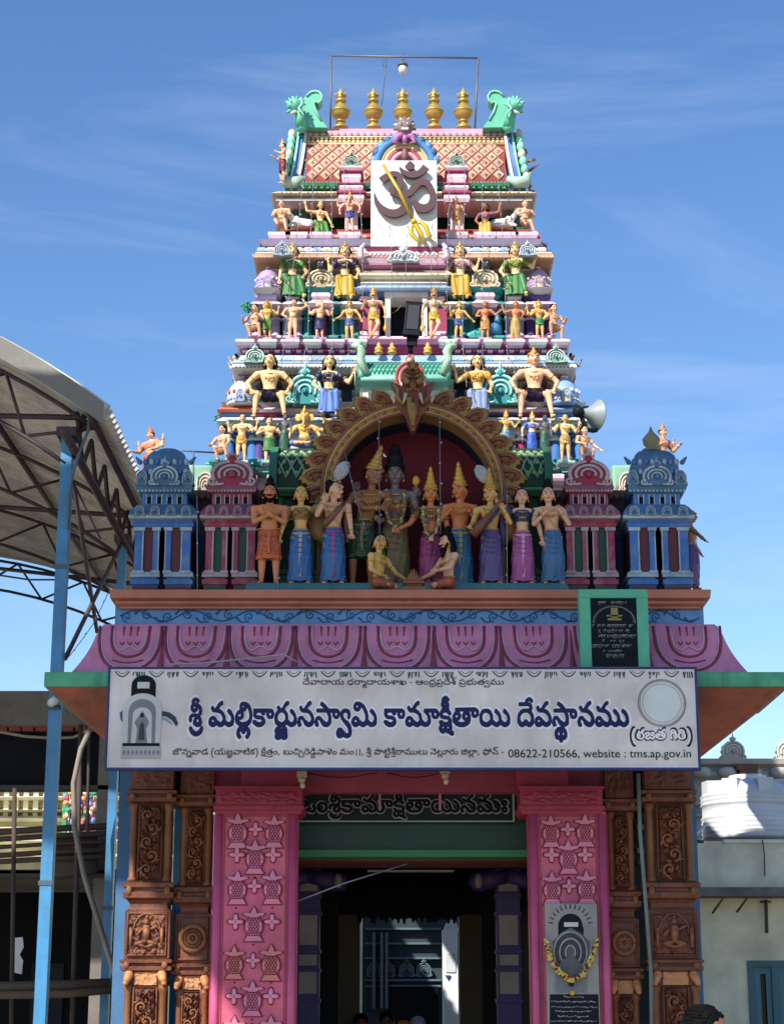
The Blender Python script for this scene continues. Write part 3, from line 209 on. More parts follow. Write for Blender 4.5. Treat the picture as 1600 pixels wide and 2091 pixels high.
"dept":{"bb":[11,5,837,56],"p":[[[262,5,8,0,5,3,2,2,-3,1,-5,-3,-5,0,-2,0,-3,4,0,3,3,4,0,-4,3,-3,4,0,3,2,1,3,-1,3,-4,3,0,1,3,6,-1,6,-4,4,-2,2,-2,-2,4,-4,1,-2,0,-5,-3,-5,-5,-4,-1,-1,-2,-3,0,-5,1,-2,2,-3],[759,7,4,0,3,2,4,-2,5,0,3,3,2,3,0,3,-4,7,-4,3,-7,8,0,2,2,2,4,1,3,-2,1,-3,-1,-2,0,-1,2,-1,1,1,1,2,0,3,-2,3,-4,3,-4,0,-3,-2,-3,-3,0,-3,2,-4,10,-10,2,-3,0,-5,-2,-2,-3,0,-7,6,-2,1,-3,0,-3,-2,-1,-3,1,-3],[541,9,5,0,4,1,3,2,5,4,0,1,-2,2,-4,-4,-4,-2,-4,-1,-7,2,-5,5,-2,-2,0,-1,3,-4],[571,9,5,0,4,1,3,2,5,4,-2,3,-6,-5,-6,-2,-7,2,-5,5,-3,-2,1,-1,4,-4],[664,9,6,0,3,1,5,2,3,4,0,1,-1,2,-6,-5,-8,-2,-4,1,-8,6,-1,-2,1,-2,3,-3],[760,10,-1,2,1,2,2,0,2,-1,0,-1,-1,-2],[266,15,-1,4,2,1,3,-2,0,-1,-2,-2],[206,16,3,1,1,4,4,-1,2,1,4,4,0,9,-1,2,-3,4,-5,2,4,4,5,3,-2,2,-3,-1,-8,-8,-2,0,-3,4,-1,-1,-1,-1,1,-2,-5,-4,-2,-5,0,-7,3,-4,7,-1,3,2,1,-1,-3,-2],[420,16,3,1,1,5,2,-1,6,0,5,5,0,6,-2,4,-4,4,-3,2,-1,-2,0,-1,5,-5,2,-4,-2,-5,-2,-1,-4,0,-3,2,2,6,-1,4,-3,4,-4,2,-3,0,-3,-1,-2,-2,-1,-3,2,-3,3,-2,3,0,4,5,1,-1,-1,-8,-2,2,-4,1,-4,-2,-2,-2,0,-2,3,-3,7,0,3,2,1,-1,-2,-1],[543,16,2,1,-1,5,-2,-1],[697,16,2,1,-1,5,-2,-1],[294,20,3,2,3,2,1,5,-1,5,-2,4,0,1,5,0,1,-7,4,-2,2,0,3,2,2,2,-1,5,-1,1,-3,2,-35,0,-1,-2,4,-2,-4,-5,0,-7,2,-3,2,-2,6,0,4,3,1,-2],[610,20,3,2,3,2,0,2,0,8,-4,6,2,3,0,3,-2,2,-5,3,2,2,2,0,2,-2,1,1,0,2,-4,2,-2,0,-3,-2,-2,-4,-9,0,-2,-1,1,-2,14,0,4,-3,-2,-2,-9,0,-3,-1,-5,-3,-2,-6,0,-6,3,-4,7,-1,4,3,1,-2],[690,20,4,1,4,3,4,-3,5,0,3,3,6,-3,6,0,2,2,2,3,0,7,-2,3,-4,4,-2,2,-2,-2,0,-1,6,-5,1,-3,0,-4,-2,-3,-1,0,-3,0,-5,3,-1,7,-5,6,6,8,3,1,-1,2,-2,0,-3,-1,-7,-8,-1,0,-3,4,-3,-2,3,-4,6,-2,3,-4,1,-2,0,-6,-2,-2,-4,0,-3,4,-1,1,-2,-1,-3,-4,-5,0,-1,2,1,2,2,2,4,2,2,2,1,4,-3,4,-2,0,-4,0,-4,-2,-1,-4,2,-2,2,1,0,2,2,2,2,0,3,-3,-2,-2,-5,-2,-3,-3,0,-6,3,-2],[744,20,7,1,2,1,4,3,2,4,0,5,-1,3,-3,3,-5,2,6,6,3,1,-1,2,-4,-1,-8,-8,-2,0,-2,4,-3,-2,1,-3,3,-2,7,-1,-4,-3,0,-3,1,-2,3,-2,4,1,1,-1,-2,-2,-5,-2,-8,0,-4,2,-2,2,6,1,3,4,0,1,-1,3,-4,2,-2,0,-4,-2,-2,-3,-1,-4,1,-4,3,-2,5,-3],[814,20,4,1,4,3,4,-3,6,0,4,2,1,3,0,7,-1,3,-5,4,-3,2,-1,-2,0,-1,5,-5,2,-3,0,-3,-3,-4,-3,0,-2,0,-3,4,-1,6,-2,4,-6,4,-2,-3,6,-4,1,-3,0,-4,-2,-4,-3,0,-3,1,-3,2,0,5,-2,5,-3,2,-5,2,-2,1,3,4,5,3,-1,1,-1,1,-3,-1,-8,-8,-2,0,-3,4,-2,-2,2,-3,2,-2,7,0,6,-3,3,-3,1,-5,-2,-4,-4,0,-3,2,-5,6,-3,1,-2,0,-3,-1,-2,-4,0,-3,2,-3,7,-1,4,3,3,-3,5,0,6,3,3,-3],[16,21,5,0,2,1,1,2,4,-3,6,0,1,1,2,2,1,2,0,7,-2,5,-3,2,3,4,0,1,-2,3,-4,2,-1,2,1,1,2,0,3,-2,2,2,-2,2,-2,1,-3,0,-4,-2,-2,-4,-8,0,-2,-1,1,-2,14,0,2,-1,1,-2,-2,-2,-8,0,-3,-1,-5,-4,-2,-3,-1,-4,1,-5],[44,21,6,0,4,3,4,-3,4,0,3,1,3,5,0,5,-2,4,-3,2,1,1,7,0,1,-1,-1,-2,1,-3,1,-1,3,-2,2,0,4,3,1,5,-2,2,-3,2,-33,0,-1,-2,1,-1,11,0,5,-3,3,-4,1,-3,-2,-5,-5,0,-7,8,-3,1,-2,0,-3,-1,-2,-3,0,-4],[90,21,5,0,2,1,1,2,4,-3,7,1,3,4,0,6,-2,4,-2,2,1,1,6,0,0,-5,2,-2,3,-2,2,0,4,2,1,3,0,2,-2,3,-3,2,-36,0,-1,-2,4,-2,-3,-4,-1,-3,0,-3,1,-4],[136,21,8,0,5,3,5,-3,6,0,4,3,4,-3,7,0,3,3,2,3,0,4,-2,6,-3,3,-4,2,-2,-2,6,-6,1,-2,0,-5,-3,-3,-3,0,-2,1,-2,2,-1,6,-3,4,-4,3,7,8,3,1,-1,2,-3,0,-9,-9,-2,0,-1,4,-4,-2,1,-2,2,-2,5,-2,4,-4,2,-4,0,-2,-2,-3,-1,-1,-4,0,-3,3,-2,9,-4,4,-4,2,-5,0,-6,-4,-2,-4,0,-6,1,-2,3,-4],[231,21,8,0,5,3,2,6,-2,9,5,0,1,-6,2,-2,4,-1,3,2,2,3,-1,5,-4,2,-31,0,-1,-2,3,-2,-3,-4,0,-6,2,-3],[324,21,8,0,6,4,3,-3,1,-1,7,0,3,3,5,-3,7,0,2,2,2,3,0,7,-2,3,-4,4,-2,2,-2,-2,0,-1,6,-6,1,-2,0,-4,-3,-3,-2,0,-3,1,-3,2,-1,7,-6,6,6,8,3,1,-1,2,-2,0,-3,-2,-7,-7,-1,0,-2,4,-2,-1,-1,-1,1,-2,2,-2,3,-1,5,-4,2,-3,0,-6,-4,-2,-2,0,-3,2,-2,2,0,6,-3,5,-5,3,-5,0,-4,-2,-2,-2,-3,-6,3,-8],[382,21,6,0,3,3,1,3,-1,3,-2,3,2,6,3,0,2,-7,3,-2,1,0,4,2,2,2,0,5,-2,1,-4,2,-25,0,-1,-2,1,-1,9,0,3,-2,0,-1,-1,-1,-4,1,-6,0,-3,-2,-2,-3,0,-3,2,-2,2,2,0,3,1,1,6,1,0,-1,-2,-3,-1,-1,0,-4],[485,21,13,0,4,1,3,4,0,4,-1,2,2,2,0,5,-4,3,-4,0,-3,-2,-2,-4,3,-4,-8,0,-1,-2,1,-1,12,0,2,1,0,-2,-2,-2,-3,-2,-9,0,-7,2,-2,4,7,2,3,3,0,3,-4,4,-3,0,-3,-2,-3,-3,-1,-5,1,-3,2,-3,3,-4],[515,21,7,0,4,3,1,3,0,5,-1,3,-6,4,-4,0,-2,-1,-4,-3,-1,-3,0,-5,1,-3],[535,21,5,0,4,3,4,-3,5,0,3,2,1,5,0,4,-1,3,-5,5,-3,2,2,2,3,4,3,1,-1,2,-2,0,-3,-1,-7,-8,-1,0,-2,4,-4,-2,2,-2,-6,-5,-2,-7,1,-5,1,-2],[563,21,5,0,4,2,4,-2,7,1,3,2,1,4,0,3,-3,6,-6,5,-1,-1,-1,-1,6,-5,1,-3,0,-5,-3,-3,-4,0,-6,8,-3,1,-2,0,-3,-1,-2,-3,0,-5,0,-1],[630,21,6,0,4,3,0,2,-1,4,-2,3,1,3,0,4,-3,2,-5,0,-2,2,2,2,7,0,1,2,-8,1,-2,2,2,2,14,0,1,1,-1,2,-16,0,-1,0,-2,-3,0,-3,2,-2,-2,-3,0,-3,4,-3,5,-1,1,-1,0,-1,-3,-1,-2,1,-6,0,-4,-2,-1,-4,1,-3,1,-1,2,2,0,3,1,1,6,1,0,-1,-2,-3,-1,-1,0,-4],[657,21,5,0,4,3,3,-3,8,1,1,1,2,3,0,7,-2,3,-5,5,-1,1,-2,-2,0,-1,6,-5,1,-3,0,-3,-3,-4,-4,0,-7,8,-3,1,-2,0,-3,-1,-2,-4,0,-2,1,-3],[18,24,-3,3,0,5,1,3,3,3,4,1,4,0,4,-1,3,-3,1,-4,0,-3,-2,-4,-3,0,-4,4,-2,1,-1,-1,0,-1,-2,-3],[46,24,-2,2,0,1,2,3,1,0,4,-4,-2,-2],[92,24,-3,3,0,5,1,3,3,3,3,1,4,0,4,-1,2,-2,3,-6,-2,-6,-3,0,-2,1,-2,3,-2,1,-1,-1,0,-1,-2,-3],[137,24,-4,4,-1,2,0,2,1,3,2,3,4,1,2,0,3,-1,3,-4,0,-6,-2,-2,-3,-2],[200,24,-3,4,0,2,1,4,3,4,4,1,5,0,6,-4,1,-3,0,-4,-2,-4,-3,0,-2,2,-2,3,-2,0,-1,-1,0,-1,-2,-3],[232,24,-4,3,-1,3,0,3,1,3,3,2,2,1,3,0,3,-1,3,-4,0,-5,-2,-3,-3,-2],[280,24,-3,4,0,2,1,4,3,4,4,1,5,0,6,-4,1,-3,0,-4,-2,-4,-3,0,-2,2,-1,2,-1,1,-2,-1,-3,-4],[326,24,-3,2,-2,3,0,5,3,4,3,1,5,-1,3,-3,1,-5,-3,-5,-3,-1],[384,24,-2,2,0,1,4,4,2,-3,0,-3],[413,24,-2,2,2,1,2,0,3,-2,-1,-1],[516,24,-3,3,-1,3,2,4,3,2,2,0,4,-3,1,-2,0,-3,-4,-4],[536,24,-2,3,0,5,3,5,4,2,5,0,3,-1,3,-2,1,-4,0,-6,-1,-2,-4,0,-3,4,-1,1,-2,-1,-2,-4],[565,24,-2,2,0,2,3,2,4,-4,-3,-2],[596,24,-3,4,0,2,1,4,3,4,4,1,5,0,6,-4,1,-3,0,-4,-2,-4,-3,0,-2,2,-2,3,-2,0,-1,-1,0,-1,-2,-3],[632,24,-2,2,0,1,3,3,1,1,2,-3,0,-3],[658,24,-2,2,2,4,1,0,3,-2,1,-2,-1,-2],[786,24,-2,2,0,2,3,2,2,-1,2,-3,-1,-1,-1,-1],[452,30,8,0,1,2,-1,1,-8,0,-1,-1],[734,31,-1,2,2,3,1,0,2,-1,1,-1,-1,-2],[751,31,-2,2,3,3,1,0,3,-2,0,-1,-3,-2],[76,33,-2,3,1,2,1,1,3,-1,1,-2,0,-2,-2,-1],[120,33,-2,2,0,2,2,2,1,0,3,-2,0,-1,-2,-3],[254,33,-2,2,0,2,2,2,1,0,3,-2,0,-1,-2,-3],[309,33,-2,3,0,2,1,1,3,-1,1,-2,0,-2,-2,-1],[400,33,-2,2,0,1,0,2,2,1,3,-2,0,-1,-1,-2],[501,33,-4,3,0,1,2,2,1,0,3,-3,-1,-2],[413,34,-1,2,0,2,2,1,2,0,1,-1,-1,-3,-1,-1],[480,34,-1,1,2,3,3,1,1,-1,1,-2,-2,-2],[565,39,3,0,3,1,5,6,5,2,-1,2,-2,1,-2,-1,-7,-7,-2,-1,-1,0,-2,4,-2,-1,-1,-1,1,-2],[659,39,3,0,3,1,6,8,3,1,0,1,-3,1,-3,-1,-7,-8,-1,0,-2,4,-3,-1,1,-4]]]},
